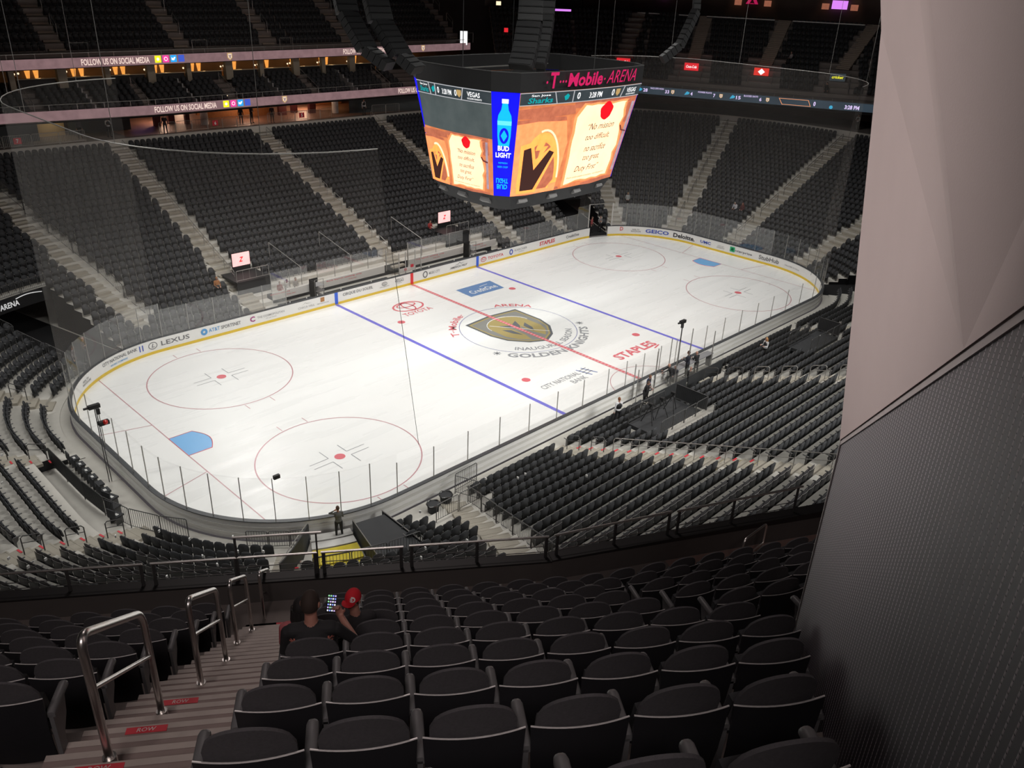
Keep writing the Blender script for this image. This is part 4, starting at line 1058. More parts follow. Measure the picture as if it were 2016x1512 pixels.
nt.links.new(z4.outputs[0], mx.inputs['Factor']); nt.links.new(mx.outputs['Result'], b.inputs['Base Color'])
g.build('ribbed_panel', rib_m, wall)
g = MB()
P = [(0, 0), (0, .6)]
g.quad(wp(S1, 0, 16) - o0, wp(S1, .6, 16) - o0, wp(S1, .6, trim_z(S1)) - o0, wp(S1, 0, trim_z(S1)) - o0)
g.quad(wp(S1, .6, 16) - o0, wp(sR, .6, 16) - o0, wp(sR, .6, trim_z(sR)) - o0, wp(S1, .6, trim_z(S1)) - o0)
g.build('wall_end_face', M['charcoal'], wall)
g = MB(); g.bar(wp(S1 + .01, -.004, trim_z(S1) - .01) - o0, wp(sR, -.004, trim_z(sR) - .01) - o0, .012, .065)
g.build('diagonal_trim', mat('trim_grey', (.42, .38, .38), .5, noise=.12, nscale=6), wall)
g = MB(); g.bar(wp(S1 + .008, -.0015, 16) - o0, wp(S1 + .008, -.004, trim_z(S1)) - o0, .018, .018); g.build('edge_trim', mat('edge_trim_metal', (.5, .48, .46), .35, .7, noise=.1), wall)
def ext(a, b_, k): return tuple(b_[i] + (b_[i] - a[i]) * k for i in range(3))
A_ = (S1, -.02, trim_z(S1)); K_ = (.472, -.02, trim_z(.472)); B_ = (3.6, -.364, 24.003); U1 = ext(B_, (3.6, -.495, 24.538), 3); 
U2 = ext(K_, (.8, -.396, 24.208), 2.0); R_ = (-2.6, -.02, trim_z(-2.6)); RT = (-2.6, -.25, trim_z(-2.6) + 3.0)
pale = mat('pale_wall_panel', (.62, .545, .53), .75, noise=.05, nscale=2.0, bump=.06, bscale=120)
def facet(name, pts, m=pale):
    g = MB(); P0 = [wp(*p) - o0 for p in pts]
    g.add(P0, [tuple(range(len(P0)))]); o_ = g.build(name, m, wall); return o_
facet('folded_panel', [A_, K_, B_]); facet('folded_panel', [K_, U2, U1, B_]); facet('folded_panel', [K_, R_, RT, U2])
g = MB(); P0 = [A_, B_, U1, U2, RT, R_]; bk = [(s, .62, z) for s, n_, z in P0]
for i in range(len(P0) - 1): g.quad(*(wp(*q) - o0 for q in (P0[i], P0[i + 1], bk[i + 1], bk[i])))
g.build('panel_return', pale, wall)
# ================================================================ SCOREBOARD
sb = empty('scoreboard', (.9, .9, 11.3), 'centre-hung video scoreboard with glowing orange screens above the ice', 'scoreboard'); SBo = Vector((.9, .9, 11.3))
def lerp(a, b_, t): return a + (b_ - a) * t
def Fn(u, v, off=0):    # face towards the near side; u left to right, v bottom to top
    x = lerp(lerp(-4.15, 6.4, u), lerp(-5.1, 7.0, u), v); y = -lerp(2.6, 4.1, v) - .45 * (1 - (2 * u - 1) ** 2) - off
    return Vector((x, y, lerp(11.3, 18.0, v))) - SBo
def Fl(u, v, off=0):    # face towards the left end; u from the far side to the near side
    y = lerp(lerp(4.3, -1.75, u), lerp(4.5, -2.6, u), v); x = -lerp(4.8, 6.1, v) - .3 * (1 - (2 * u - 1) ** 2) - off
    return Vector((x, y, lerp(11.3, 18.0, v))) - SBo
def mir(F): 
    def G(u, v, off=0): p = F(u, v, off) + SBo; return Vector((1.8 - p.x, 1.8 - p.y, p.z)) - SBo
    return G
Ff, Fr = mir(Fn), mir(Fl)
def corner(Fa, ua, Fb, ub):     # narrow tapering corner panel between two faces
    def G(u, v, off=0):
        a, b_ = Fa(ua, v, 0), Fb(ub, v, 0); n_ = (b_ - a).cross(Vector((0, 0, 1))).normalized(); return a + (b_ - a) * u + n_ * off
    return G
def patch(mb, F, u0, u1, v0, v1, off, nu=12, nv=2):
    P = [F(lerp(u0, u1, i / nu), lerp(v0, v1, j / nv), off) for j in range(nv + 1) for i in range(nu + 1)]; w_ = nu + 1
    mb.add(P, [(j * w_ + i, j * w_ + i + 1, (j + 1) * w_ + i + 1, (j + 1) * w_ + i) for j in range(nv) for i in range(nu)])
def clip_u(P, c, keep_less):
    out = []
    for i in range(len(P)):
        a, b_ = P[i - 1], P[i]; ia = (a[0] <= c) if keep_less else (a[0] >= c); ib = (b_[0] <= c) if keep_less else (b_[0] >= c)
        if ia != ib: t = (c - a[0]) / (b_[0] - a[0]); out.append((c, a[1] + (b_[1] - a[1]) * t))
        if ib: out.append(b_)
    return out
def shape(mb, F, pts, off, st=.05):
    # cut into upright strips so that the shape follows the curved screen
    k0 = int(math.floor(min(p[0] for p in pts) / st)); k1 = int(math.ceil(max(p[0] for p in pts) / st))
    for k in range(k0, k1):
        Q = clip_u(clip_u(list(pts), k * st, False), (k + 1) * st, True)
        if len(Q) >= 3: mb.add([F(u, v, off) for u, v in Q], [tuple(range(len(Q)))])
g = MB()
for F in (Fn, Fl, Ff, Fr): patch(g, F, 0, 1, 0, 1, -.03, 16, 4)
CN = [corner(Fl, 1, Fn, 0), corner(Fn, 1, Fr, 0), corner(Fr, 1, Ff, 0), corner(Ff, 1, Fl, 0)]
for F in CN: patch(g, F, 0, 1, 0, 1, -.02, 1, 1)
g.build('screen_housing', M['black'], sb)
L_blue = led('led_blue', (.0, .0, 1.0), 1.0); L_dkblue = led('led_deep_blue', (.0, .0, .45), 1.0); L_cyan = led('led_cyan', (.0, .55, 1.0), 1.1); L_white = led('led_white', (1, 1, 1), 1.1)
L_wood = led('led_wood', (.34, .09, .035), 1.0, 1, 1.6, (.75, .26, .10)); L_dkr = led('led_dark_rock', (.035, .048, .05), 1.0, 1, .9, (.085, .10, .10))
L_parch = led('led_parchment', (1.0, .78, .50), 1.15, 1, .7, (1.0, .62, .34)); L_edge = led('led_parchment_edge', (.95, .36, .14), 1.0, 1, 2.5, (.75, .20, .07))
L_ink = led('led_ink', (.16, .035, .03), 1.0); L_seal = led('led_seal', (.75, .01, .015), 1.0, 1, 4, (.55, 0, .01)); L_v = led('led_v_brown', (.055, .016, .012), 1.0)
L_fire = led('led_fire', (1.0, .42, .10), 1.15, 1, 1.8, (.95, .26, .05)); L_hot = led('led_fire_hot', (1.0, .85, .55), 1.2); L_sword = led('led_sword', (.42, .34, .42), 1.0, 1, 3, (.20, .12, .14))
L_plank = led('led_plank', (.26, .060, .035), 1.0, 1, 2.2, (.52, .17, .09)); L_bar = led('led_bar', (.015, .022, .028), 1.0, 1, 1.2, (.04, .05, .055)); L_teal = led('led_teal', (.0, .40, .42), 1.0); L_gold = led('led_gold', (.55, .36, .14), 1.0); L_mag = mat('sign_magenta', (.50, .01, .10), .5, emit=(.50, .01, .09), estr=.75)
L_line = led('led_line', (.5, .5, .52), 1.0)
def SBt(parent, F, s, u0, v0, w_, h_, off, m, name, shear=0, bold=.012, wob=0):
    g = MB(); put_text(g, s, lambda u, v: F(u0 + u, v0 + v, off), w_, h_, shear, bold); o = g.build(name, m, parent); return o
def screen(F, bar_v, v0, v1, k, label):
    s_ = MB(); patch(s_, F, .0, 1, 0, 1, .0, 16, 4); scr = s_.build('screen', L_dkr if v1 < .8 else L_wood, sb); scr['label'] = label
    def lay(name, pts, off, m): g = MB(); shape(g, F, pts, off); return g.build(name, m, scr)
    if v1 < .8: g = MB(); patch(g, F, 0, 1, 0, v1, .010, 14, 2); g.build('wood_backdrop', L_wood, scr)
    def q(u, v): return (k[0] + u * k[1], v0 + v * (v1 - v0))
    # parchment with torn edge
    r_ = random.Random(3); E_ = []
    for i in range(10): E_.append((.44 + .008 * r_.random(), .04 + i * .087))
    for i in range(9): E_.append((.50 + i * .05, .93 + .02 * r_.random()))
    for i in range(11): E_.append((.93 - .035 * r_.random() - (.02 if i < 4 else 0), .93 - i * .085))
    for i in range(8): E_.append((.90 - i * .058, .05 + .03 * r_.random()))
    for i_, (a_, b_, c_, d_) in enumerate(((.0, .86, .42, .965), (.0, .80, .36, .85), (.40, .93, 1.0, 1.0), (.92, .70, 1.0, .93), (.0, .0, .40, .04), (.62, .0, 1.0, .035))): lay('dark_plank', [q(a_, b_), q(a_ + (c_ - a_) * .3, b_ - .012), q(c_, b_ + .01), q(c_ - .01, d_), q(a_ + (c_ - a_) * .6, d_ + .01), q(a_, d_ - .008)], .016, L_plank)
    lay('parchment_edge', [q(.475 + (u - .475) * 1.10 - .02, .48 + (v - .48) * 1.05) for u, v in E_], .020, L_edge)
    lay('parchment', [q(u, v) for u, v in E_], .026, L_parch)
    lay('orange_sheet', [q(.0, .80), q(.15, .82), q(.36, .80), q(.40, .55), q(.36, .0), q(0, 0)], .017, L_edge)
    # burning ring and V
    arc = [(.20 + .165 * math.cos(a), .10 + .60 * math.sin(a)) for a in [PI * i / 14 for i in range(15)]]
    lay('flame_ring', [q(u, v) for u, v in arc + [(.30, .04), (.30, .10), (.20, .50), (.06, .10), (.04, .04)]], .023, L_fire)
    g = MB(); g.tube([F(*q(.21 + .15 * math.cos(a), .12 + .60 * math.sin(a)), .03) for a in [PI * (.02 + .55 * i / 12) for i in range(13)]], .07, 5); g.build('flame_glow', L_hot, scr)
    lay('flame_core', [q(.20 + .13 * math.cos(a), .14 + .45 * math.sin(a)) for a in [PI * i / 14 for i in range(15)]] + [q(.10, .05), q(.28, .05)], .0255, L_plank)
    lay('v_logo_outline', [q(.04, .02), q(.04, .57), q(.13, .60), q(.16, .40), q(.28, .54), q(.33, .50), q(.19, .02)], .028, L_fire)
    lay('v_logo', [q(.065, .05), q(.065, .52), q(.115, .54), q(.155, .28), q(.26, .49), q(.30, .46), q(.17, .05)], .032, L_v)
    lay('lightning', [q(.17, .62), q(.235, .66), q(.21, .54), q(.245, .54), q(.17, .36), q(.185, .50), q(.15, .50)], .034, L_fire)
    sl = [q(.70 + .06 * math.cos(a) * (1 + .08 * math.sin(5 * a)), .865 + .10 * math.sin(a) * (1 + .06 * math.cos(4 * a))) for a in [2 * PI * i / 24 for i in range(24)]]
    g = MB(); shape(g, F, sl, .034); g.build('wax_seal', L_seal, scr)
    W = (v1 - v0)
    for i, (t, u, wd) in enumerate((('\u201cNo mission', .56, .26), ('too difficult,', .56, .24), ('no sacrifice', .57, .22), ('too great,', .58, .17), ('Duty First\u201d', .52, .25))):
        a = q(u, .66 - i * .125); SBt(scr, F, t, a[0], a[1], wd * k[1], .075 * W * (1.15 if i == 4 else 1), .036, L_ink, 'quote_lettering', .45, 0)
    a = q(.46, .10); SBt(scr, F, 'from unforeseen troubles, not forgotten', a[0], a[1], .40 * k[1], .028 * W, .036, L_ink, 'quote_lettering', .4, -.004)
    lay('sword', [q(.955, .10), q(.985, .10), q(.985, .93), q(.955, .93)], .03, L_sword)
    g = MB(); g.tube([F(*q(.90, .66), .045), F(*q(.925, .60), .05), F(*q(.98, .58), .045)], .05, 5); g.build('sword_guard', L_ink, scr)
    return scr
scn = screen(Fn, 0, .0, .885, (0, 1), 'near screen: burning V logo and parchment with quote')
scl = screen(Fl, 0, .0, .56, (-.02, .98), 'left screen: dark rock above parchment with quote')
def scorebar(F, scr, lo, wide):
    g = MB(); patch(g, F, 0, 1, lo, 1.0, .045, 14, 1); g.build('score_bar', L_bar, scr)
    g = MB()
    g.tube([F(i / 14, lo, .05) for i in range(15)], .03, 4); g.tube([F(i / 14, .995, .05) for i in range(15)], .03, 4)
    g.build('bar_outline', L_line, scr)
    g = MB()
    for a, b_ in ((wide[0], -.02), (wide[1], .0), (wide[2], .02)): g.tube([F(a + b_, .995, .052), F(a - b_ * .2, lo, .052)], .035, 4)
    g.build('bar_divider', L_line, scr)
Fh = .115
scorebar(Fn, scn, .885, (.25, .37, .80)); scorebar(Fl, scl, .885, (.22, .30, .66))
for F, scr, T_ in ((Fn, scn, [('San Jose', .07, .955, .13, .025, L_white), ('Sharks', .05, .90, .17, .05, L_teal), ('0', .40, .91, .025, .065, L_white), ('3:28 PM', .50, .91, .11, .055, L_white), ('0', .70, .91, .025, .065, L_white), ('VEGAS', .85, .925, .10, .045, L_white), ('GOLDEN KNIGHTS', .85, .90, .10, .016, L_white)]),
                  (Fl, scl, [('San Jose', .06, .955, .12, .025, L_white), ('Sharks', .05, .90, .14, .05, L_teal), ('0', .33, .91, .03, .06, L_white), ('3:28 PM', .40, .91, .13, .05, L_white), ('0', .57, .91, .03, .06, L_white), ('VEGAS', .73, .925, .15, .045, L_white), ('GOLDEN KNIGHTS', .73, .90, .17, .016, L_white)])):
    for t, u, v, wd, h_, m_ in T_: SBt(scr, F, t, u, v, wd, h_, .06, m_, 'score_lettering', .15 if m_ is L_teal else 0, .02)
    for (cu, cv) in (((.32, .94), (.76, .94)) if F is Fn else ((.27, .94), (.63, .94))):
        r_ = .02 if F is Fn else .028
        shp = [(-1, 1), (1, 1), (1, -.3), (0, -1.2), (-1, -.3)] if cu > .5 else [(-1, .2), (.2, 1), (1, .4), (.6, -.6), (-.4, -1)]
        g = MB(); shape(g, F, [(cu + a * r_, cv + b_ * .032) for a, b_ in shp], .06); g.build('team_crest', L_gold if cu > .5 else L_teal, scr)
for F in (Ff, Fr): g = MB(); patch(g, F, 0, 1, 0, 1, .0, 14, 3); g.build('screen', L_wood, sb)
# corner panels with the beer advert
for i, F in enumerate(CN):
    g = MB(); patch(g, F, 0, 1, 0, 1, .02, 2, 1); cp_ = g.build('corner_screen', L_dkblue if i else L_blue, sb)
    if i: cp_.data.materials[0] = L_blue
    if i == 0:
        cp_['label'] = 'narrow blue corner screen with a bottle'
        bot = [(.22, .60), (.22, .74), (.25, .79), (.36, .84), (.40, .90), (.40, .93), (.60, .93), (.60, .90), (.64, .84), (.75, .79), (.78, .74), (.78, .60), (.74, .50), (.26, .50)]
        g = MB(); shape(g, F, bot, .04); g.build('bottle_picture', L_cyan, cp_)
        g = MB(); shape(g, F, [(.38, .90), (.38, .94), (.62, .94), (.62, .90)], .05); g.build('bottle_cap', L_white, cp_)
        g = MB(); patch(g, F, .22, .78, .70, .74, .05, 1, 1); g.build('label_band', led('led_light_cyan', (.15, .85, 1.0), 1.1), cp_)
        g = MB(); shape(g, F, [(.5 + .2 * math.cos(2 * PI * k / 20), .60 + .075 * math.sin(2 * PI * k / 20)) for k in range(20)], .055); g.build('round_label', L_blue, cp_)
        g = MB(); shape(g, F, [(.5, .655), (.64, .60), (.5, .545), (.36, .60)], .06); g.build('diamond_label', L_cyan, cp_)
        SBt(cp_, F, 'BUD', .24, .455, .52, .05, .06, L_white, 'advert_lettering', 0, .04); SBt(cp_, F, 'LIGHT', .14, .39, .72, .05, .06, L_white, 'advert_lettering', 0, .04)
        SBt(cp_, F, 'REFRESH', .28, .33, .44, .016, .06, L_cyan, 'advert_lettering'); SBt(cp_, F, 'BEER CRISP', .24, .29, .52, .018, .06, L_cyan, 'advert_lettering')
        g = MB(); put_text(g, 'LIGHT', lambda u, v: F(.16 + u, .185 - v, .06), .66, .05, 0, .03); put_text(g, 'BUD', lambda u, v: F(.2 + u, .125 - v, .06), .6, .05, 0, .03); g.build('mirrored_lettering', L_cyan, cp_)
# crown above the screens, open inside
def ring_profile(lev, prof, name, m, nseg=10):
    """outline through the four faces and corners at scale, profile [(off,z)]"""
    base = []
    for F in (Fl, Fn, Fr, Ff):
        for i in range(nseg + 1): base.append(F(i / nseg, lev, 0) + SBo)
    n_ = len(base); g = MB(); k = len(prof)
    for j, p in enumerate(base):
        d = Vector((p.x - .9, p.y - .9, 0)); d.normalize()
        for off, z in prof: q_ = p + d * off; g.v.append((q_.x - SBo.x, q_.y - SBo.y, z - SBo.z))
    for j in range(n_):
        for q in range(k): g.f.append((j * k + q, ((j + 1) % n_) * k + q, ((j + 1) % n_) * k + (q + 1) % k, j * k + (q + 1) % k)); g.m.append(0)
    return g.build(name, m, sb)
ring_profile(1, [(.06, 18.02), (.10, 19.15), (-.02, 19.15), (-.10, 18.02)], 'crown', M['black'])
ring_profile(1, [(.11, 19.13), (.11, 19.18), (.06, 19.18), (.06, 19.13)], 'crown_rim', M['rail'])
g = MB(); put_text(g, 'T', lambda u, v: Fn(.17 + u, 1.03 + v, .18), .055, .145, 0, .03)
for dx in (.145, .235, .255, .275): put_text(g, '.', lambda u, v, dx=dx: Fn(dx + u, 1.075 + v, .18), .012, .025, 0, .03)
put_text(g, 'Mobile', lambda u, v: Fn(.30 + u, 1.035 + v, .18), .27, .125, 0, .03); put_text(g, '.', lambda u, v: Fn(.58 + u, 1.075 + v, .18), .012, .022, 0, .03)
put_text(g, 'ARENA', lambda u, v: Fn(.61 + u, 1.04 + v, .18), .28, .12, .12, .0); g.build('crown_lettering', L_mag, sb)['label'] = 'magenta arena name lettering'
# underside ring with loudspeakers
ring_profile(0, [(-.05, 11.28), (-.75, 10.25), (-1.25, 10.25), (-.9, 11.28)], 'lower_ring', M['charcoal'])
g = MB()
for z_ in (11.0,): g.box((0, 0, z_ - SBo.z), (8, .25, .25)); g.box((0, 0, z_ - SBo.z), (.25, 5, .25))
g.build('inner_truss', M['rail'], sb)
for F, us in ((Fn, (.12, .38, .62, .88)), (Fl, (.15, .5, .85))):
    for u in us:
        p = F(u, 0, -.35); p.z = -.42; t = (F(min(1, u + .01), 0, 0) - F(u, 0, 0)).normalized(); a_ = math.atan2(t.y, t.x)
        g = MB(); Mx = Matrix.Translation(p) @ Matrix.Rotation(a_, 4, 'Z') @ Matrix.Rotation(-.5, 4, 'X'); g.box((0, 0, 0), (.75, .35, .42), M=Mx); g.build('loudspeaker', mat('speaker_grey', (.20, .20, .20), .6, noise=.1) if u == .12 else bpy.data.materials['speaker_grey'], sb)
for x, y in ((-3.2, -1.4), (5.0, -1.4), (-3.2, 3.2), (5.0, 3.2)):
    g = MB(); g.cyl((x - .9, y - .9, 18.0 - 11.3), (x - .9, y - .9, 36 - 11.3), .03, 6); g.build('hoist_cable', M['rail'], sb)
g = MB()
for a, b_ in (((-4.3, 3.9), (6, 3.9)), ((-4.3, -1.9), (6, -1.9))): g.tube([(a[0] - .9, a[1] - .9, 18.6 - 11.3), (b_[0] - .9, b_[1] - .9, 18.6 - 11.3)], .05, 6)
g.build('catwalk_rail', M['railpale'], sb)

# ---- hanging line-array loudspeakers
def line_array(pts, wd, lab, rot):
    P = [Vector(p) for p in pts]; t = empty('line_array', P[0], lab, 'loudspeaker array')
    # resample
    L_ = [0]
    for i in range(1, len(P)): L_.append(L_[-1] + (P[i] - P[i - 1]).length)
    n_ = int(L_[-1] / .42)
    for i in range(n_):
        s = (i + .5) * .42
        for j in range(1, len(P)):
            if L_[j] >= s: f = (s - L_[j - 1]) / (L_[j] - L_[j - 1]); c = P[j - 1].lerp(P[j], f); d = (P[j] - P[j - 1]).normalized(); break
        q = d.to_track_quat('-Z', 'Y').to_matrix().to_4x4()
        g = MB(); Mx = Matrix.Translation(c - P[0]) @ q
        g.box((0, 0, 0), (wd, .55, .38), M=Mx); g.box((0, .29, 0), (wd * .88, .03, .30), M=Mx)
        g.build('cabinet', M['black'], t)
line_array([(-9.2, 5.6, 29), (-9.31, 5.09, 24.3), (-9.7, 3.5, 21.6), (-9.5, 1.9, 19.8), (-8.9, .6, 18.8)], 1.5, 'curved black line array hanging left of the scoreboard', 0)
line_array([(-10.6, 6.6, 29), (-10.8, 6.2, 24.6), (-11.3, 4.6, 21.9), (-11.1, 3.0, 20.0), (-10.4, 1.6, 19.1)], 1.3, 'outer curved black line array farther left of the scoreboard', 0)
line_array([(-1.6, -1.5, 29), (-2.26, -2.0, 24.7), (-3.26, -2.9, 22), (-4.0, -3.3, 20.3), (-4.8, -3.7, 19.3)], 1.5, 'black line array hanging over the middle corner of the scoreboard', 0)
line_array([(-.2, -1.8, 29), (-.9, -2.2, 24.9), (-1.9, -3.0, 22.1), (-2.7, -3.5, 20.4), (-3.6, -4.0, 19.3)], .9, 'narrow line array beside the middle one above the scoreboard', 0)
line_array([(16.4, -1.6, 29), (16.0, -1.8, 24.7), (15.2, -2.5, 22.6), (13.6, -2.5, 20.2), (12.0, -1.8, 18.9)], .55, 'thin curved line array hanging right of the scoreboard', 0)

# ---- safety netting at both ends, hung from a curved pipe
def netting(sx, lab, ends):
    loop = [(-CX - .9, LY + .95)]
    A = [(-CX - .9, LY + .95)] if False else []
    pts = []
    for a in range(92, 181, 8): pts.append((-CX + (R0 + .2) * math.cos(math.radians(a)), CY + (R0 + .2) * math.sin(math.radians(a))))
    pts += [(-LX - .2, 2.2), (-LX - .2, 0), (-LX - .2, -2.2)]
    for a in range(180, 268, 8): pts.append((-CX + (R0 + .2) * math.cos(math.radians(a)), -CY + (R0 + .2) * math.sin(math.radians(a))))
    pts.append((-22.6, -13.2))
    low = [(-CX + (x + CX) * .965, y * .97) if False else (x, y) for x, y in pts]; low[-1] = (-20.6, -13.1)
    if sx > 0: pts = [(-x, y) for x, y in pts]; low = [(-x, y) for x, y in low]
    t = empty('safety_net', (pts[0][0], pts[0][1], 17.9), lab, 'safety net'); o0 = Vector((pts[0][0], pts[0][1], 17.9))
    g = MB(); g.v = [tuple(Vector((x, y, 17.9)) - o0) for x, y in pts] + [tuple(Vector((x, y, 3.42)) - o0) for x, y in low]; n_ = len(pts)
    g.f = [(i, i + 1, n_ + i + 1, n_ + i) for i in range(n_ - 1)]; g.m = [0] * len(g.f); g.build('mesh_curtain', M['net'], t, True)
    g = MB(); g.tube([Vector((x, y, 17.9)) - o0 for x, y in pts], .026, 8); g.build('support_pipe', M['railpale'], t, True)
    for i in range(2, n_, 5):
        g = MB(); g.cyl(Vector((*pts[i], 17.9)) - o0, Vector((*pts[i], 36)) - o0, .014, 5); g.build('hanger_cable', M['railpale'], t)
    g = MB(); g.cyl(Vector((*pts[-1], 17.9)) - o0, Vector((*low[-1], 3.42)) - o0, .012, 5); g.build('edge_cord', M['rail'], t)
netting(-1, 'grey see-through safety net round the left end of the rink, hung from a curved pipe', 0)
netting(1, 'see-through safety net round the right end of the rink, hung from a curved pipe', 0)

# ================================================================ RIBBON DISPLAYS
L_rock = led('led_pink_rock', (.115, .070, .078), 1.0, 1, 1.6, (.26, .16, .165)); L_rock2 = led('led_grey_rock', (.05, .042, .045), 1.0, 1, 1.2, (.17, .13, .13))
L_txt = led('led_cream_text', (.85, .66, .58), 1.05); L_teald = led('led_dark_teal', (.015, .022, .03), 1.0, 1, .35, (.04, .06, .08)); L_ltx = led('led_lilac_text', (.75, .6, .95), 1.1)
L_cy = led('led_cyan_glow', (.05, .38, .60), 1.0); L_yel = led('led_yellow', (.95, .90, .02), 1.1); L_pnk = led('led_pink', (.9, .05, .35), 1.1); L_sky = led('led_sky', (.02, .38, .9), 1.1); L_fb = led('led_navy', (.05, .10, .55), 1.1); L_or = led('led_orange_line', (.9, .35, .15), 1.0)
def path_fn(P, s_pt):
    """distance along polyline P -> point and outward (towards the ice) normal"""
    L_ = [0]
    for i in range(1, len(P)): L_.append(L_[-1] + math.dist(P[i], P[i - 1]))
    def f(s):
        for i in range(1, len(P)):
            if s <= L_[i] or i == len(P) - 1:
                t = (s - L_[i - 1]) / (L_[i] - L_[i - 1]); e = ((P[i][0] - P[i - 1][0]), (P[i][1] - P[i - 1][1])); l_ = math.hypot(*e)
                return (P[i - 1][0] + e[0] * t, P[i - 1][1] + e[1] * t), (e[1] / l_, -e[0] / l_)
    return f
def s_at_x(P, x):
    s = 0
    for i in range(1, len(P)):
        if P[i][0] >= x: return s + math.dist(P[i], P[i - 1]) * (x - P[i - 1][0]) / (P[i][0] - P[i - 1][0])
        s += math.dist(P[i], P[i - 1])
    return s
def ribbon(P, z0, z1, lab, m, name='ribbon_display'):
    t = empty(name, (P[0][0], P[0][1], z0), lab, 'display'); o0 = Vector((P[0][0], P[0][1], z0))
    g = MB(); F0 = off_poly(P, -.05); F1 = off_poly(P, .12); n_ = len(P)
    g.v = [(x - o0.x, y - o0.y, z - z0) for Q, z in ((F0, z0), (F0, z1), (F1, z1), (F1, z0)) for x, y in Q]
    for i in range(n_ - 1):
        for a, b_ in ((0, 1), (1, 2), (3, 0)): g.f.append((a * n_ + i, a * n_ + i + 1, b_ * n_ + i + 1, b_ * n_ + i)); g.m.append(0 if a == 0 else 1)
    g.build('led_face', [m, M['black']], t); return t, o0, path_fn(P, 0)
def rib_text(R, s0, z, w_, h_, txt, m, shear=0, bold=.02, name='ribbon_lettering'):
    t, o0, f = R; g = MB()
    def fn(u, v): (x, y), (nx, ny) = f(s0 + u); return Vector((x + nx * .075, y + ny * .075, z + v)) - o0
    put_text(g, txt, fn, w_, h_, shear, bold); return g.build(name, m, t)
def rib_shape(R, s0, z, pts, m, name, off=.08):
    t, o0, f = R; g = MB(); P_ = []
    for u, v in pts: (x, y), (nx, ny) = f(s0 + u); P_.append(Vector((x + nx * off, y + ny * off, z + v)) - o0)
    g.add(P_, [tuple(range(len(P_)))]); return g.build(name, m, t)
def crc(cx, cz, r, n_=18): return [(cx + r * math.cos(2 * PI * i / n_), cz + r * math.sin(2 * PI * i / n_)) for i in range(n_)]
def icons(R, s, z, h_):
    for i, m in enumerate((L_yel, L_pnk, L_sky, L_fb)):
        x = i * h_ * 1.28; rib_shape(R, s + x, z, [(0, 0), (h_, 0), (h_, h_), (0, h_)], m, 'app_icon')
        if i == 0: rib_shape(R, s + x, z, crc(h_ / 2, h_ * .5, h_ * .22), L_white, 'icon_mark', .09)
        if i == 1:
            rib_shape(R, s + x, z, crc(h_ / 2, h_ / 2, h_ * .3), L_white, 'icon_mark', .09); rib_shape(R, s + x, z, crc(h_ / 2, h_ / 2, h_ * .2), L_pnk, 'icon_mark', .1)
        if i == 2: rib_shape(R, s + x, z, [(h_ * .15, h_ * .3), (h_ * .55, h_ * .25), (h_ * .85, h_ * .7), (h_ * .6, h_ * .75), (h_ * .45, h_ * .55), (h_ * .15, h_ * .7)], L_white, 'icon_mark', .09)
        if i == 3: rib_text((R[0], R[1], R[2]), s + x + h_ * .35, z + h_ * .08, h_ * .4, h_ * .8, 'f', L_white, 0, .05, 'icon_mark')
def shield(R, s, z, h_):
    rib_shape(R, s, z, [(-.4 * h_, h_), (.4 * h_, h_), (.4 * h_, .35 * h_), (0, 0), (-.4 * h_, .35 * h_)], L_gold, 'team_crest'); rib_shape(R, s, z, [(-.28 * h_, .88 * h_), (.28 * h_, .88 * h_), (.28 * h_, .4 * h_), (0, .16 * h_), (-.28 * h_, .4 * h_)], L_txt, 'team_crest', .09)
    rib_shape(R, s, z, [(-.2 * h_, .75 * h_), (-.08 * h_, .75 * h_), (0, .4 * h_), (.08 * h_, .75 * h_), (.2 * h_, .75 * h_), (0, .2 * h_)], L_v, 'team_crest', .1)
R1 = ribbon(RB[:6], 11.82, 12.62, 'lower pinkish ribbon display along the far concourse reading FOLLOW US ON SOCIAL MEDIA', L_rock)
sx1 = lambda x: s_at_x(RB, x)
rib_text(R1, sx1(-10.0), 11.97, 6.1, .52, 'FOLLOW US ON SOCIAL MEDIA', L_txt); icons(R1, sx1(-3.2), 11.95, .60); shield(R1, sx1(3.6), 11.9, .68); rib_text(R1, sx1(18.3), 11.97, 6.1, .52, 'FOLLOW US ON SOCIAL MEDIA', L_txt)
R2 = ribbon(SUI, 15.82, 16.62, 'upper pinkish ribbon display below the far upper seats reading FOLLOW US ON SOCIAL MEDIA', L_rock)
sx2 = lambda x: s_at_x(SUI, x)
rib_text(R2, sx2(-14.9), 15.97, 6.1, .52, 'FOLLOW US ON SOCIAL MEDIA', L_txt); icons(R2, sx2(-8.3), 15.95, .60); shield(R2, sx2(-.6), 15.88, .68); rib_text(R2, sx2(13.4), 15.97, 6.1, .52, 'FOLLOW US ON SOCIAL MEDIA', L_txt); shield(R2, sx2(25.6), 15.88, .68)
R3 = ribbon(RB[5:], 11.9, 12.8, 'dark ribbon display along the right end with game statistics and time', L_teald)
b3 = math.dist(RB[5], RB[6]) + math.dist(RB[6], RB[7])
for s, n1, t, n2 in ((1.3, '28', 'FACE OFFS WON', '33'), (7.2, '4', 'POWER PLAYS', '7'), (12.7, '15', 'BLOCKED SHOTS', '6')):
    rib_shape(R3, b3 + s - 1.5, 12.15, [(0, 0), (.5, .1), (.65, .3), (.3, .45), (.1, .2)], L_cy, 'team_crest'); rib_text(R3, b3 + s - .75, 12.15, .55 if len(n1) > 1 else .25, .4, n1, L_ltx); rib_text(R3, b3 + s + .15, 12.52, 1.65, .2, t, L_ltx, 0, .01)
    rib_text(R3, b3 + s + 2.0, 12.15, .5 if len(n2) > 1 else .25, .4, n2, L_ltx); shield(R3, b3 + s + 2.95, 12.1, .5)
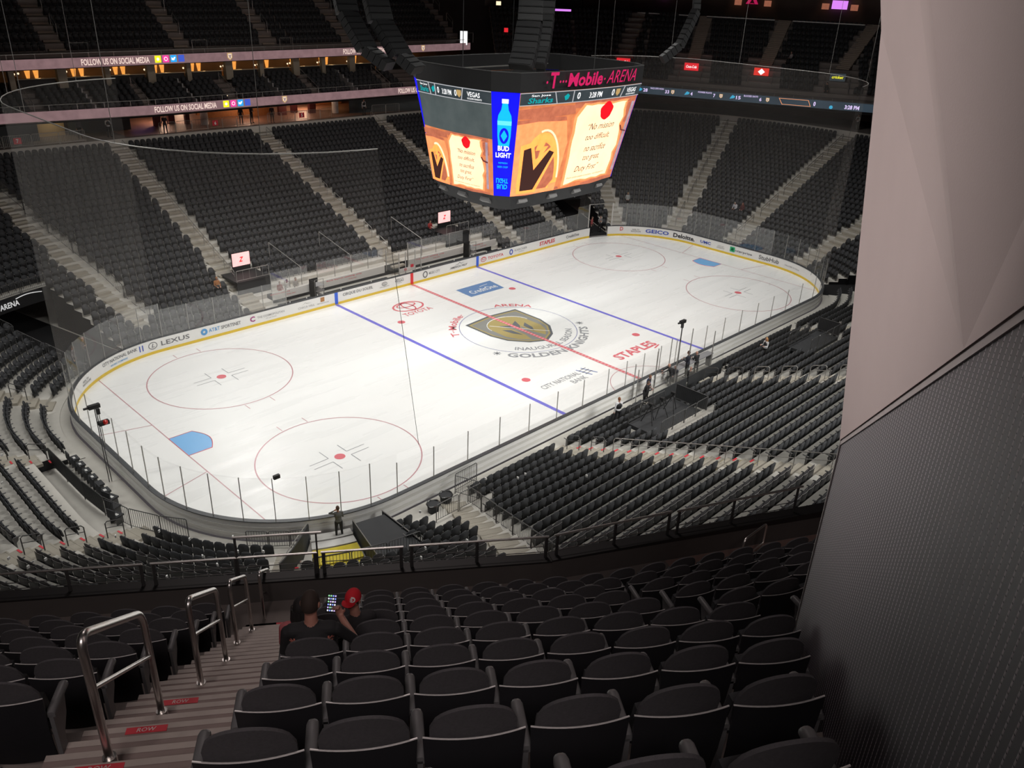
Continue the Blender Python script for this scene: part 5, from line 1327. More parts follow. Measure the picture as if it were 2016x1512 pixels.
rib_shape(R3, b3 + 16.9, 11.98, [(0, .72), (3.4, .72), (3.75, .02), (.45, .02)], L_or, 'name_plate'); rib_shape(R3, b3 + 16.98, 11.98, [(.02, .67), (3.28, .67), (3.58, .07), (.42, .07)], L_teald, 'name_plate_field', .09)
rib_text(R3, b3 + 18.3, 12.1, .85, .45, 'SJS', L_ltx, 0, .03); g = R3[0].children[-1]
g.location = Vector(R3[2](b3 + 18)[1] + (0,)) * .03
rib_text(R3, b3 + 20.9, 12.1, .25, .5, '0', L_ltx, 0, .03); rib_text(R3, b3 + 24.4, 12.05, 1.6, .46, '3:28 PM', L_ltx, 0, .03)
rib_shape(R3, b3 + 22.2, 11.93, crc(.7, .2, .2), L_cy, 'light_flare')
# rails on top of the fascias
def fascia_rail(P, z0, z1, lab, step=2.2, m='railpale'):
    t = empty('fascia_rail', (P[0][0], P[0][1], z0), lab, 'rail'); o0 = Vector((P[0][0], P[0][1], z0)); f = path_fn(P, 0); L_ = sum(math.dist(P[i], P[i - 1]) for i in range(1, len(P)))
    g = MB(); g.tube([Vector((x, y, z1)) - o0 for x, y in P], .035, 6); g.build('top_rail', M[m], t, True)
    k = int(L_ / step)
    for i in range(k): (x, y), _ = f((i + .5) * step); g = MB(); g.box((x - o0.x, y - o0.y, (z1 - z0) / 2), (.04, .04, z1 - z0)); g.build('post', M['railpale'], t)
fascia_rail([(x, y + .1) for x, y in RB[:6]], 12.6, 13.08, 'thin rail along the top of the lower far ribbon display')
fascia_rail([(x, y + .1) for x, y in SUI], 16.6, 17.0, 'thin rail along the top of the upper far ribbon display')
fascia_rail([(x + .1, y + .1) for x, y in RB[5:]], 12.8, 13.1, 'thin rail along the top of the right end ribbon display', m='rail')

# ================================================================ SUITES behind the club tier
warm = mat('suite_back_wall', (.16, .09, .05), .7, noise=.4, nscale=.8)
struct(sweep_open('wall_suites', [(-46, 47), (36, 47)], [(0, 13.9), (0, 15.9)], [warm])); struct(sweep_open('floor_suites', FAR + [RB[5]], [(4.6, 13.98), (12, 13.98)], [M['dark']]))
L_lamp = led('lamp_amber', (1.0, .46, .10), 1.0, 1, 2.5, (.45, .16, .03)); L_lamp2 = led('lamp_warm_white', (1.0, .78, .50), 1.3); cream = mat('cream_column', (.30, .26, .20), .8, noise=.1, nscale=2)
k_ = 0
for x in (-19.95, -15.9, -12.0, -8.0, -4.3, -.1, 3.6, 7.8, 11.3, 15.2, 19.2, 23.2):
    g = MB(); g.box((0, 0, .95), (.75 if k_ % 2 else .45, .5, 1.9)); o = g.build('column_suite', cream, None, loc=(x, 41.6 + (.0 if x < 0 else .04 * x), 13.95)); struct(o); k_ += 1
for x in (-17.9, -13.9, -10.0, -6.1, -2.2, 1.8, 5.7, 9.6, 13.4, 17.4, 21.4, 25.4):
    y0 = 41.9 + (.0 if x < 0 else .05 * x)
    lab = 'suite drinks counter with pale front edge, %s' % ('at x')
    t = empty('suite_counter', (x, y0, 13.98), 'pale-edged suite counter behind the far club seats', 'counter', 'suite counters behind the far club seats')
    g = MB(); g.box((0, 0, .78), (3.2, .35, .05)); g.build('counter_top', mat('counter_edge', (.55, .45, .33), .4, noise=.1) if x < -17 else bpy.data.materials['counter_edge'], t)
    g = MB(); g.box((0, .1, .38), (3.1, .06, .75)); g.build('counter_front', M['black'], t)
    t = empty('wall_lamp', (x + 1.2, 46.85, 14.9), 'amber wall lamp with drawn light cones inside a far suite', 'lamp', 'amber wall lamps in the far suites')
    g = MB()
    for q_ in (-.36, .36): g.add([(q_ - .14, 0, -.65), (q_ + .14, 0, -.65), (q_ + .30, 0, .35), (q_ - .30, 0, .35)], [(0, 1, 2, 3)])
    g.build('light_cone', L_lamp, t)  # glowing trapezoids draw the cones of light thrown by the lamp
    point_light('suite_lamp_light', (x + 1.2, 45.2, 15.2), 34, (1, .6, .25), .25)
    t = empty('table_lamp', (x - 1.0, 44.3, 13.98), 'small warm lamp on a far suite table', 'lamp', 'small warm lamps in the far suites')
    g = MB(); g.cyl((0, 0, 0), (0, 0, .8), .25, 8); g.build('table', M['wood'], t)
    for dx, dz in ((0, .95), (.35, 1.0), (-.3, .9)): g = MB(); g.sphere((dx, 0, dz), .09, 8, 5); g.build('bulb', L_lamp2, t)
# club dividers and handrails
for i, (p0, p1, hw) in enumerate(CW):
    g = MB(); x = p0[0]; yb = np.interp(x, [s[0] for s in RB[:6]], [s[1] for s in RB[:6]])
    for q in range(5): g.box((x, yb + .7 + .85 * q, 12.5 + .36 * q), (.12, .86, .75))
    o = g.build('club_divider', M['grey'], None); tag(o, 'stepped grey divider wall between far club boxes, number %s from the left' % ORD[i], 'divider wall')
for i, (p0, p1, hw) in enumerate(CA):
    x = p0[0]; yb = float(np.interp(x, [s[0] for s in RB[:6]], [s[1] for s in RB[:6]]))
    t = empty('club_handrail', (x, yb + .6, 12.3), 'steel handrail on club tier steps, %s from the left' % ORD[i], 'handrail')
    g = MB(); g.tube([(0, 0, 0), (0, 0, .85), (.15, 3.6, 2.35), (.15, 3.6, 1.5)], .03, 6); g.build('rail', M['railpale'], t); g = MB(); g.tube([(.0, .1, .45), (.14, 3.5, 1.95)], .02, 6); g.build('lower_rail', M['railpale'], t)
    g = MB(); g.sphere((-.5, 1.0, .45), .05, 8, 5); g.build('step_light', L_lamp2, t)
# ================================================================ CONCOURSE under the lower ribbon
fl = mat('concourse_floor', (.34, .19, .13), .5, noise=.2, nscale=.8)
g = MB(); g.quad((-12, 39.3, 9.72), (34, 39.3, 9.72), (34, 58, 9.72), (-12, 58, 9.72)); struct(g.build('floor_concourse', fl))
g = MB(); g.quad((-11, 57.5, 9.7), (34, 57.5, 9.7), (34, 57.5, 11.6), (-11, 57.5, 11.6)); struct(g.build('wall_concourse_back', mat('concourse_back', (.20, .11, .08), .7, noise=.4, nscale=.5)))
g = MB(); g.box((-12.9, 43, 10.7), (5.6, .2, 2.0)); g.box((-23, 41.5, 10.7), (8.5, .2, 2.0)); struct(g.build('wall_grey_concourse', mat('slate_wall', (.075, .088, .09), .8, noise=.08, nscale=1)))
g = MB(); g.box((-17.2, 43.2, 10.7), (2.4, .2, 2.0)); struct(g.build('wall_tan_opening', mat('tan_wall', (.50, .38, .20), .7, noise=.08, nscale=1))); point_light('tan_opening_light', (-17.2, 41.9, 11.3), 22, (1, .8, .5))
g = MB(); g.quad((26, 38.3, 9.7), (13.8, 41, 9.7), (13.8, 41, 11.7), (26, 38.3, 11.7)); struct(g.build('wall_slate_right', bpy.data.materials['slate_wall']))
for x, y, e in ((-6, 45, 90), (3, 46, 90), (11, 46, 90), (-1, 52, 80), (9, 53, 80), (2, 42.3, 40), (8, 42.3, 40)): point_light('concourse_lamp', (x, y, 11.2), e * 2.4, (1, .62, .42), .4)
t = empty('bar_counter', (2.0, 44.6, 9.72), 'long orange-lit wooden bar on the far concourse', 'bar')
g = MB(); g.box((0, 0, .55), (7.4, .7, 1.1)); g.build('bar_front', M['wood'], t); g = MB(); g.box((0, 0, 1.13), (7.6, .85, .06)); g.build('bar_top', M['white_c'], t)
g = MB(); g.box((0, 3.4, .9), (6, .4, 1.8)); g.build('back_bar', M['wood'], t)
for i in range(9): g = MB(); g.cyl((-3.0 + i * .7, 3.1, 1.15), (-3.0 + i * .7, 3.1, 1.5), .06, 6); o = g.build('bottle', [M['black'], M['wood'], M['white_c']][i % 3], None, loc=(2.0, 44.6, 9.72)); tag(o, 'small bottle on the bar shelves of the far concourse', 'bottle', 'bottles on the bar shelves')
for x in (-3.05, 12.6): g = MB(); g.cyl((0, 0, 0), (0, 0, 1.9), .38, 16); struct(g.build('column_concourse', M['white_c'], None, True, loc=(x, 42, 9.72)))
L_pur = led('lamp_purple', (.55, .30, .95), 1.1)
for i, (x, y, w_) in enumerate(((-8.9, 45, 1.5), (-6.0, 47, 3.2), (4.9, 46, 2.0))):
    t = empty('purple_sign', (x, y, 11.0), 'glowing purple sign on the far concourse, %s from the left' % ORD[i], 'sign')
    g = MB(); g.box((0, 0, .25), (w_, .1, .35)); g.build('lit_face', L_pur, t); g = MB(); g.box((0, .08, .25), (w_ + .1, .06, .45)); g.build('casing', M['black'], t)
for i, (x, y, w_) in enumerate(((-7.3, 43.4, .9), (-5.6, 44.0, .9), (-4.4, 43.0, .6), (6.7, 43.5, 1.3), (8.8, 44.5, 1.0), (10.3, 43.2, 1.1), (11.6, 45, .8))):
    t = empty('high_table', (x, y, 9.72), 'dark red high table on the far concourse, %s from the left' % ORD[i], 'table')
    g = MB(); g.box((0, 0, 1.05), (w_ + .2, .7, .06)); g.build('table_top', mat('table_top_red', (.20, .05, .045), .4, noise=.1) if i == 0 else bpy.data.materials['table_top_red'], t); g = MB(); g.box((0, 0, .5), (w_ * .7, .4, 1.0)); g.build('pedestal', mat('pedestal_red', (.10, .02, .02), .5, noise=.1) if i == 0 else bpy.data.materials['pedestal_red'], t)
t = empty('overhead_sign', (17.5, 48, 9.72), 'amber-lit stall on the far concourse right of the white column', 'stall')
g = MB(); g.box((-2, 0, 1.5), (4.5, .3, .5)); g.build('lit_canopy', L_lamp, t); g = MB(); g.box((-2, .3, .6), (4.2, .5, 1.2)); g.build('stall_counter', M['wood'], t)

# ================================================================ FENCES
def fence(p0, p1, lab, h_=1.0, step=.13, m='rail', cat='fence', group=None, name='barrier_fence', sign=None, panel=None):
    a, b_ = Vector(p0), Vector(p1); L_ = math.hypot(b_.x - a.x, b_.y - a.y); t = empty(name, a, lab, cat, group); d = b_ - a; U = Vector((0, 0, 1))
    g = MB(); g.tube([Vector((0, 0, 0)), U * (h_ - .06), U * h_ + d * (.06 / L_), d * (1 - .06 / L_) + U * h_, d + U * (h_ - .06), d], .024, 6); g.build('frame', M[m], t)
    g = MB(); g.tube([U * .12, d + U * .12], .016, 5); n_ = max(1, int(L_ / step)); g.build('lower_rail', M[m], t)
    g = MB()
    for i in range(1, n_):
        q = d * (i / n_); g.bar(q + U * .12, q + U * h_, .014, .014)
    g.build('bars', M[m], t)
    if panel: g = MB(); g.add([U * .1, d + U * .1, d + U * (h_ * .98), U * (h_ * .98)], [(0, 1, 2, 3)]); g.build('panel', M[panel], t)
    if sign:
        c = d * .5 + U * .55; n2 = d.cross(U).normalized(); Mx = Matrix.Translation(c + n2 * .05) @ Matrix.Rotation(math.atan2(d.y, d.x), 4, 'Z')
        g = MB(); g.box((0, 0, 0), (.6, .03, .5), M=Mx); s_ = g.build('sign', M['red'], t)
        g = MB(); put_text(g, sign, lambda u, v: Mx @ Vector((-.1 + u, -.03, -.16 + v)), .2, .32, 0, .03); g.build('sign_number', M['white'], s_)
    return t
def zt(x, y): return rz_(max(0, min(NR - 1, int((sdist(x, y) - D0) / T0))))
def fence_run(a, b_, n_, lab, **k):
    for i in range(n_):
        p, q = (lerp(a[0], b_[0], i / n_), lerp(a[1], b_[1], i / n_)), (lerp(a[0], b_[0], (i + .96) / n_), lerp(a[1], b_[1], (i + .96) / n_))
        fence((*p, zt(*p)), (*q, zt(*q)), lab % nth(i), **k)
fence_run((-21.05, 16.9), (-25.2, 36.6), 7, 'dark fence beside the far left corner stairs, %s panel up', panel='glass')
fence_run((-19.0, -15.0), (-23.4, -25.6), 6, 'dark barrier fence beside the near left stairs, %s panel up')
# aisle rails
def aisle_rail(a, b_, lab, h_=.9, hoop=False, m='railpale'):
    """rail following the terrace from a to b"""
    t = empty('aisle_handrail', (a[0], a[1], zt(*a)), lab, 'handrail'); o0 = Vector((a[0], a[1], zt(*a))); L_ = math.dist(a, b_)
    za, zb = Z0 + H0 * (sdist(*a) - D0) / T0, Z0 + H0 * (sdist(*b_) - D0) / T0
    A = Vector((*a, za)) - o0; B = Vector((*b_, zb)) - o0; U = Vector((0, 0, 1))
    g = MB(); g.tube([A, A + U * (h_ - .1), A + (B - A) * (.1 / L_) + U * h_, B - (B - A) * (.1 / L_) + U * h_, B + U * (h_ - .1), B], .026, 6); g.build('hoop' if hoop else 'top_rail', M[m], t)
    g = MB(); g.tube([A + U * h_ * .62, B + U * h_ * .62], .018, 5); g.build('lower_bar', M[m], t)
    if not hoop:
        for i in range(1, int(L_ / 1.5)): q = A + (B - A) * (i / int(L_ / 1.5)); g = MB(); g.bar(q, q + U * h_, .03, .03); g.build('post', M[m], t)
aisle_rail((-13.5, 18.4), (-13.2, 37.5), 'long steel handrail down the far stairs left of the benches')
aisle_rail((14.4, 22), (14.9, 38.5), 'long steel handrail down the far stairs behind the scoreboard')
for i in range(9): y = 17.8 + i * 2.3; aisle_rail((1.15, y), (1.15, y + 1.2), 'short steel hoop on the far middle stairs, %s up from the benches' % nth(i), hoop=True)
aisle_rail((-11.45, -18.2), (-11.9, -33.0), 'long steel handrail down the near side stairs')
for i in range(2): y = -15.0 - i * 1.7; aisle_rail((-11.4, y), (-11.45, y - .9), 'short dark hoop at the foot of the near side stairs, %s one up' % nth(i), hoop=True, m='rail')
for i in range(6): y = -15.2 - i * 1.75; aisle_rail((2.3, y), (2.3, y - .95), 'short hoop on the stairs behind the penalty boxes, %s one up' % nth(i), hoop=True, m='rail' if i < 2 else 'railpale')
for i in range(5):
    for nm, lab in (('left end a', 'on the stairs nearest the left goal corner'), ('left end b', 'on the stairs behind the left goal'), ('left end c', 'on the stairs in the far left of the rink')):
        a, b_, _ = AISLES[nm]; p = on_line(a, b_, 2.6 + i * 1.75); q = on_line(a, b_, 3.4 + i * 1.75); aisle_rail(p, q, 'short dark hoop %s, %s one up' % (lab, nth(i)), hoop=True, m='rail')
for i, s in enumerate(((33.6, 1.3), (38.0, 1.2), (42.4, 1.2), (46.8, 1.1), (51.2, 1.1))): aisle_rail(s, (s[0] + 3.2, s[1]), 'dark handrail on the right end middle stairs, %s one up' % nth(i), m='rail')
for i in range(5):
    a, b_, _ = AISLES['end upper']; p = on_line(a, b_, 3 + i * 4.4); q = on_line(a, b_, 6.2 + i * 4.4); aisle_rail(p, q, 'dark handrail on the right end stairs nearer the gate, %s one up' % nth(i), m='rail')
# fences on the far concourse edge
cf = [(-24.5, 39.2), (-22.3, 39.0), (-20.1, 38.9), (-17.9, 38.9), (-15.7, 38.9)]
for i in range(len(cf) - 1): fence((*cf[i], 9.72), (cf[i + 1][0] - .08, cf[i + 1][1], 9.72), 'pale concourse fence panel above the far left corner, %s from the left' % ORD[i], m='railpale', sign='7' if i == 1 else None, name='concourse_fence')
cf = [(-8.9, 39.3), (-7.3, 39.25), (-5.7, 39.2), (-4.1, 39.2), (-2.5, 39.25), (-.9, 39.35), (.7, 39.5)]
for i in range(len(cf) - 1): fence((*cf[i], 9.72), (cf[i + 1][0] - .08, cf[i + 1][1], 9.72), 'pale concourse fence panel in front of the bar, %s from the left' % ORD[i], m='railpale', sign='6' if i == 3 else None, name='concourse_fence')
cf = [(2.6, 39.5), (4.2, 39.4), (5.8, 39.35), (7.4, 39.4), (9.0, 39.5), (10.6, 39.7)]
for i in range(len(cf) - 1): fence((*cf[i], 9.72), (cf[i + 1][0] - .08, cf[i + 1][1], 9.72), 'pale concourse fence panel right of the bar, %s from the left' % ORD[i], m='railpale', sign='5' if i == 2 else None, name='concourse_fence')
cf = [(15.5, 39.0), (17.4, 38.9), (19.3, 38.8)]
for i in range(len(cf) - 1): fence((*cf[i], 9.72), (cf[i + 1][0] - .08, cf[i + 1][1], 9.72), 'pale concourse fence panel left of the scoreboard, %s of its run' % ORD[i], m='railpale', name='concourse_fence')
# fence on the left corner tunnel, its sign, and barriers in the tunnel mouth
d_ = D0 + T0 * 10; za = rz_(10)
def cp2(sx, sy, a, d): return (sx * CX + (R0 + d) * math.cos(math.radians(a)), sy * CY + (R0 + d) * math.sin(math.radians(a)))
for i, (a0, a1) in enumerate(((103, 109), (109.4, 115.4), (115.8, 122))):
    fence((*cp2(-1, 1, a0, d_), za), (*cp2(-1, 1, a1, d_), za), 'fence above the black corner tunnel, %s panel' % ORD[i], h_=.9)
t = empty('tunnel_sign', (*cp2(-1, 1, 122, d_ - .06), za - .95), 'white arena name lettering over the black corner tunnel', 'sign')
o0 = Vector(t.location)
g = MB(); put_text(g, 'T\u00b7\u00b7Mobile\u00b7 ARENA', lambda u, v: Vector((*cp2(-1, 1, 121.5 - u / (R0 + d_) * 180 / PI, d_ - .08), za - .72 + v)) - o0, 3.5, .40, 0, .02); g.build('sign_lettering', mat('sign_white_lit', (.8, .8, .8), .5, emit=(.8, .8, .8), estr=.5), t)
g = MB(); g.tube([Vector((*cp2(-1, 1, 111 - i * .9, d_ - .1), za - .22 + .1 * math.sin(i * .5))) - o0 for i in range(8)], .03, 5); g.build('sign_arch', bpy.data.materials['sign_white_lit'], t)
for i in range(4):
    p, q = cp2(-1, 1, 123.5, 2.2 + i * 1.9), cp2(-1, 1, 123.5, 3.9 + i * 1.9); fence((*p, zt(*p)), (*q, zt(*q)), 'dark barrier along the black corner tunnel, %s from the rink' % ORD[i], h_=1.0)
# near tunnel: yellow steps, side walls, fence over its mouth
ta0, ta1 = 239.5, 262
t = empty('tunnel_steps', (*cp2(-1, -1, 245, 1.6), 0), 'yellow and white worn steps inside the near tunnel', 'steps'); o0 = Vector(t.location)
for i in range(7):
    g = MB(); A = [cp2(-1, -1, a, .35 + .55 * i) for a in (240, 243, 246, 249, 252)]; B = [cp2(-1, -1, a, .35 + .55 * i + .5) for a in (240, 243, 246, 249, 252)]; z = .30 - .045 * i
    P = [Vector((*p, z)) - o0 for p in A] + [Vector((*p, z)) - o0 for p in B]; n_ = 5; g.add(P, [(k, k + 1, n_ + k + 1, n_ + k) for k in range(4)])
    P2 = [Vector((p[0], p[1], z)) - o0 for p in B] + [Vector((p[0], p[1], -.02)) - o0 for p in B]; g.add(P2, [(k, k + 1, n_ + k + 1, n_ + k) for k in range(4)])
    g.build('step', M['yellowp'] if i > 1 else M['white_c'], t)
for a, lab in ((239.3, 'left'), (252.6, 'right'), (262.3, 'outer right')):
    hb, hs = (.9, .30) if a < 240 else (.75, .12)
    g = MB(); P = []
    for d in (.5, 2, 3.5, 5.0): x, y = cp2(-1, -1, a - (5.0 * (d - .5) / 4.5 if a < 240 else 0), d); P.append((x, y, 0))
    for d in (.5, 2, 3.5, 5.0): x, y = cp2(-1, -1, a - (5.0 * (d - .5) / 4.5 if a < 240 else 0), d); P.append((x, y, hb + hs * d))
    c = Vector((*cp2(-1, -1, a, 2), 0)); tn = Vector((-math.sin(math.radians(a)), math.cos(math.radians(a)), 0)) * .06
    Q = [Vector(p) - c for p in P] + [Vector(p) - c + tn for p in P]
    g.add(Q, [(0, 1, 5, 4), (1, 2, 6, 5), (2, 3, 7, 6), (8, 12, 13, 9), (9, 13, 14, 10), (10, 14, 15, 11), (4, 5, 13, 12), (5, 6, 14, 13), (6, 7, 15, 14), (3, 11, 15, 7), (0, 4, 12, 8)])
    o = g.build('tunnel_side_wall', M['charcoal'], None, loc=c); tag(o, 'dark sloping %s wall of the near tunnel' % lab, 'wall panel')
    g = MB(); g.tube([Q[4] + Vector((0, 0, .05)), Q[7] + Vector((0, 0, .05))], .025, 6); g.build('top_rail', M['railpale'], o)
g = MB(); g.add([Vector((*cp2(-1, -1, a, d), (.72 + .12 * d))) for a, d in ((252.8, .8), (262, .8), (262, 5.0), (252.8, 5.0))], [(0, 1, 2, 3)]); g.add([Vector((*cp2(-1, -1, a, .8), z)) for a, z in ((252.8, 0), (262, 0), (262, .8), (252.8, .8))], [(0, 1, 2, 3)])
o = g.build('tunnel_cover', M['charcoal']); tag(o, 'flat black cover right of the yellow tunnel steps', 'cover')
d5 = D0 + T0 * 4
for i, (a0, a1) in enumerate(((240, 247), (247.4, 254.5), (255, 262))): fence((*cp2(-1, -1, a0, d5 - .1), rz_(4) - .3), (*cp2(-1, -1, a1, d5 - .1), rz_(4) - .3), 'dark fence above the near tunnel mouth, %s panel' % ORD[i], h_=.95)
for i, (a0, a1) in enumerate(((222, 228), (228.4, 234), (234.4, 239))): fence((*cp2(-1, -1, a0, .75), 0), (*cp2(-1, -1, a1, .75), 0), 'black grid barrier against the boards left of the near tunnel, %s one' % ORD[i], h_=.95, step=.11)
for i, (x0, x1) in enumerate(((-21.6, -20.2), (-20.1, -18.7))): fence((x0, -15.6, zt(x0, -15.6)), (x1, -15.6, zt(x1, -15.6)), 'black fence behind the bin bags, %s panel' % ORD[i], h_=1.0)
fence((-18.6, -13.6, 0), (-17.0, -13.5, 0), 'dark fence by the boards at the foot of the near left stairs', h_=1.1); fence((-18.7, -13.7, 0), (-18.7, -15.5, .5), 'short dark fence turning up the near left stairs', h_=1.1)
# bin bags
for i, (x, y) in enumerate(((-20.6, -14.2), (-19.6, -14.0))):
    t = empty('waste_bin', (x, y, .0), 'round bin with black bag near the fenced stairs, %s one' % ('left', 'right')[i], 'bin')
    g = MB(); g.tube([(0, 0, 0), (0, 0, .48)], [.27, .32], 14); g.build('bin_body', M['charcoal'], t); g = MB(); g.tube([(.34 * math.cos(a), .34 * math.sin(a), .48 + .03 * math.sin(5 * a)) for a in [2 * PI * k / 20 for k in range(20)]], .04, 6, closed=True); g.build('bag_rim', mat('bag_shine', (.03, .03, .03), .2, noise=.1) if i == 0 else bpy.data.materials['bag_shine'], t)
# camera platforms on the near side
def platform(cx, cy, w_, dp, z, lab, key):
    t = empty('camera_platform', (cx, cy, z), lab, 'platform'); g = MB(); g.box((0, 0, -.12), (w_, dp, .24)); g.build('deck', M['charcoal'], t)
    for q in (-1, 1):
        for r_ in (-1, 1): g = MB(); g.box((q * (w_ / 2 - .1), r_ * (dp / 2 - .1), -.5), (.08, .08, .8)); g.build('leg', M['rail'], t)
    n_ = 4
    for i in range(n_):
        x0 = cx - w_ / 2 + i * w_ / n_; fence((x0, cy - dp / 2, z), (x0 + w_ / n_ - .06, cy - dp / 2, z), 'barrier on the rear edge of the %s, %s panel' % (key, ORD[i]), h_=1.05, step=.12)
        if i < 3: fence((x0, cy + dp / 2, z), (x0 + w_ / n_ - .06, cy + dp / 2, z), 'barrier on the rink edge of the %s, %s panel' % (key, ORD[i]), h_=1.0, step=.12)
    fence((cx + w_ / 2, cy - dp / 2, z), (cx + w_ / 2, cy + dp / 2, z), 'barrier on the right side of the ' + key, h_=1.05, step=.12, panel='charcoal')
platform(-6.1, -18.0, 4.6, 2.2, 1.75, 'black fenced camera platform left of the penalty boxes', 'left camera platform')
platform(10.6, -18.6, 4.4, 1.6, 2.1, 'black fenced camera platform right of the penalty boxes', 'right camera platform')
for i in range(3):
    t = empty('tripod', (-7.4 + i * 1.1, -17.6, 1.76), 'folded black tripod on the left camera platform, %s of three' % ORD[i], 'tripod')
    for k in range(3): a = 2 * PI * k / 3 + i; g = MB(); g.cyl((.45 * math.cos(a), .45 * math.sin(a), 0), (0, 0, 1.1), .025, 6); g.build('leg', M['black'], t)
    g = MB(); g.box((0, 0, 1.15), (.18, .25, .14)); g.build('head', M['black'], t)
# penalty boxes
for i, (x0, x1) in enumerate(((-3.5, .6), (.8, 5.0))):
    t = empty('penalty_box_wall', ((x0 + x1) / 2, -LY - 1.95, 0), 'tinted rear wall of the %s penalty box' % ('left', 'right')[i], 'wall panel')
    g = MB(); g.box((0, 0, .55), (x1 - x0, .06, 1.1)); g.build('lower_panel', M['charcoal'], t); g = MB(); g.box((0, 0, 1.45), (x1 - x0, .02, .7)); g.build('glass', M['glass'], t)
    g = MB(); g.box((0, .5, .45), (x1 - x0 - .4, .35, .06)); o = g.build('penalty_bench', M['charcoal'], None, loc=((x0 + x1) / 2, -LY - 1.95, 0)); tag(o, 'dark bench in the %s penalty box' % ('left', 'right')[i], 'bench')
for i, x in enumerate((-3.6, -2.9, -1.7, -.5, .7, .95, 2.1, 3.4, 5.1)):
    hh = (2.6, 2.5, 3.3, 2.9, 3.3, 3.2, 2.8, 3.3, 2.9)[i]
    g = MB(); g.box((0, 0, hh / 2), (.05, .05, hh)); o = g.build('glass_post', M['railpale'], None, loc=(x, -LY - (.25 if i % 2 else 1.0), 0)); tag(o, 'slim grey upright post at the penalty boxes, %s from the left' % ORD[i], 'post')
g = MB(); g.box((0, 0, 1.02), (4.4, .5, .05)); o = g.build('scorer_table', mat('table_grey', (.25, .25, .26), .4, noise=.1), None, loc=(3.4, -LY - .6, 0)); tag(o, 'grey scorer table inside the near boards', 'table')
for q in (-2.1, 2.1): g = MB(); g.box((q, 0, .5), (.06, .45, 1.0)); g.build('leg', M['rail'], o)
# pole cameras
def pole_cam(x, y, z0, hh, lab):
    t = empty('pole_camera', (x, y, z0), lab, 'camera')
    for k in range(2): g = MB(); g.cyl((k * .12, 0, 0), (k * .06, 0, hh), .022, 6); g.build('pole', M['rail'], t)
    g = MB(); g.box((0, 0, hh + .12), (.55, .2, .2)); g.cyl((-.27, 0, hh + .12), (-.5, 0, hh + .12), .06, 10); g.build('camera_body', M['black'], t)
    g = MB(); g.box((.18, .1, hh - .25), (.14, .14, .3)); g.build('bracket', M['black'], t); return t
pc = pole_cam(-31.3, -1.0, 0, 4.3, 'camera on twin poles behind the left goal glass'); g = MB(); g.sphere((.35, -.1, 3.45), .13, 10, 6); g.build('red_lamp', mat('goal_lamp_red', (.7, .03, .02), .3, noise=.1), pc); g = MB(); g.box((.3, 0, 3.4), (.5, .25, .2)); g.build('lamp_housing', M['black'], pc)
pole_cam(1.6, -13.4, 0, 4.2, 'camera on a pole over the penalty boxes')
g = MB(); g.box((0, 0, 0), (.3, .14, .18)); o = g.build('glass_camera', M['black'], None, loc=(*cp2(-1, -1, 231.5, .1), 3.5)); tag(o, 'small black camera on top of the near corner glass', 'camera')
# left end floor chairs behind the goal with white tags + fence
for i in range(9):
    y = 1.8 - i * .82; x = -32.0 if y > -3.2 else -32.0 + (y + 3.2) * -.5 * -1 * .55
    t = empty('floor_chair', (x, y, .0), 'black padded floor chair behind the left goal, %s from the far end' % ORD[i], 'chair', rz=-PI / 2 + (0 if y > -3 else .35))
    g = MB(); g.box((0, 0, .42), (.5, .5, .08)); g.build('seat', M['seat'], t); g = MB(); g.box((0, -.24, .66), (.5, .06, .45)); g.build('backrest', M['seat'], t)
    if i in (0, 1, 2, 3, 5, 6, 8): g = MB(); g.box((.02, .02, .466), (.2, .14, .01)); g.build('paper_tag', M['white'], t)
    for q in (-.2, .2): g = MB(); g.box((q, 0, .2), (.03, .4, .4)); g.build('leg', M['rail'], t)
lf = [(-32.9, 2.6), (-32.85, .4), (-32.8, -1.8), (-32.6, -3.8), (-32.1, -5.6), (-31.3, -7.1), (-30.5, -8.2)]
for i in range(len(lf) - 1): fence((*lf[i], 0), (*lf[i + 1], 0), 'black fence behind the floor chairs at the left goal, %s panel' % ORD[i], h_=1.1, step=.12, panel='charcoal' if i < 3 else None)
# goal-side sheet hanging by the glass (left)
# advertising screens on small dark platforms, far side
L_pscr = led('led_pale_pink', (.85, .42, .42), 1.0, 1, 2, (.95, .6, .58)); 
for i, (x, lab) in enumerate(((-12.6, 'left'), (9.0, 'right'))):
    t = empty('camera_stage', (x, 18.3, 0), 'black camera stage with fence, %s of the far benches' % lab, 'stage')
    g = MB(); g.box((0, 0, 2.0), (2.9, 2.6, .2)); g.build('deck', M['black'], t); g = MB(); g.box((0, -1.2, 1.1), (2.9, .1, 1.7)); g.build('skirt', M['charcoal'], t)
    t = empty('advert_screen', (x + .3, 19.4, 2.1), 'glowing pink advert screen on the stage %s of the far benches' % lab, 'screen')
    g = MB(); g.box((0, 0, 1.0), (1.5, .08, 1.05)); s_ = g.build('lit_face', L_pscr, t); g = MB(); g.box((0, .06, .8), (1.6, .06, 1.5)); g.build('casing', M['black'], t)
    g = MB(); put_text(g, 'Z', lambda u, v: (-.2 + u, -.045, .8 + v), .4, .4, .3, .03); g.build('red_logo', L_seal, s_)
    fence((x - 1.4, 17.1, 2.1), (x + 1.4, 17.1, 2.1), 'pale rail on the front of the camera stage %s of the far benches' % lab, h_=.9, step=.5, m='railpale')
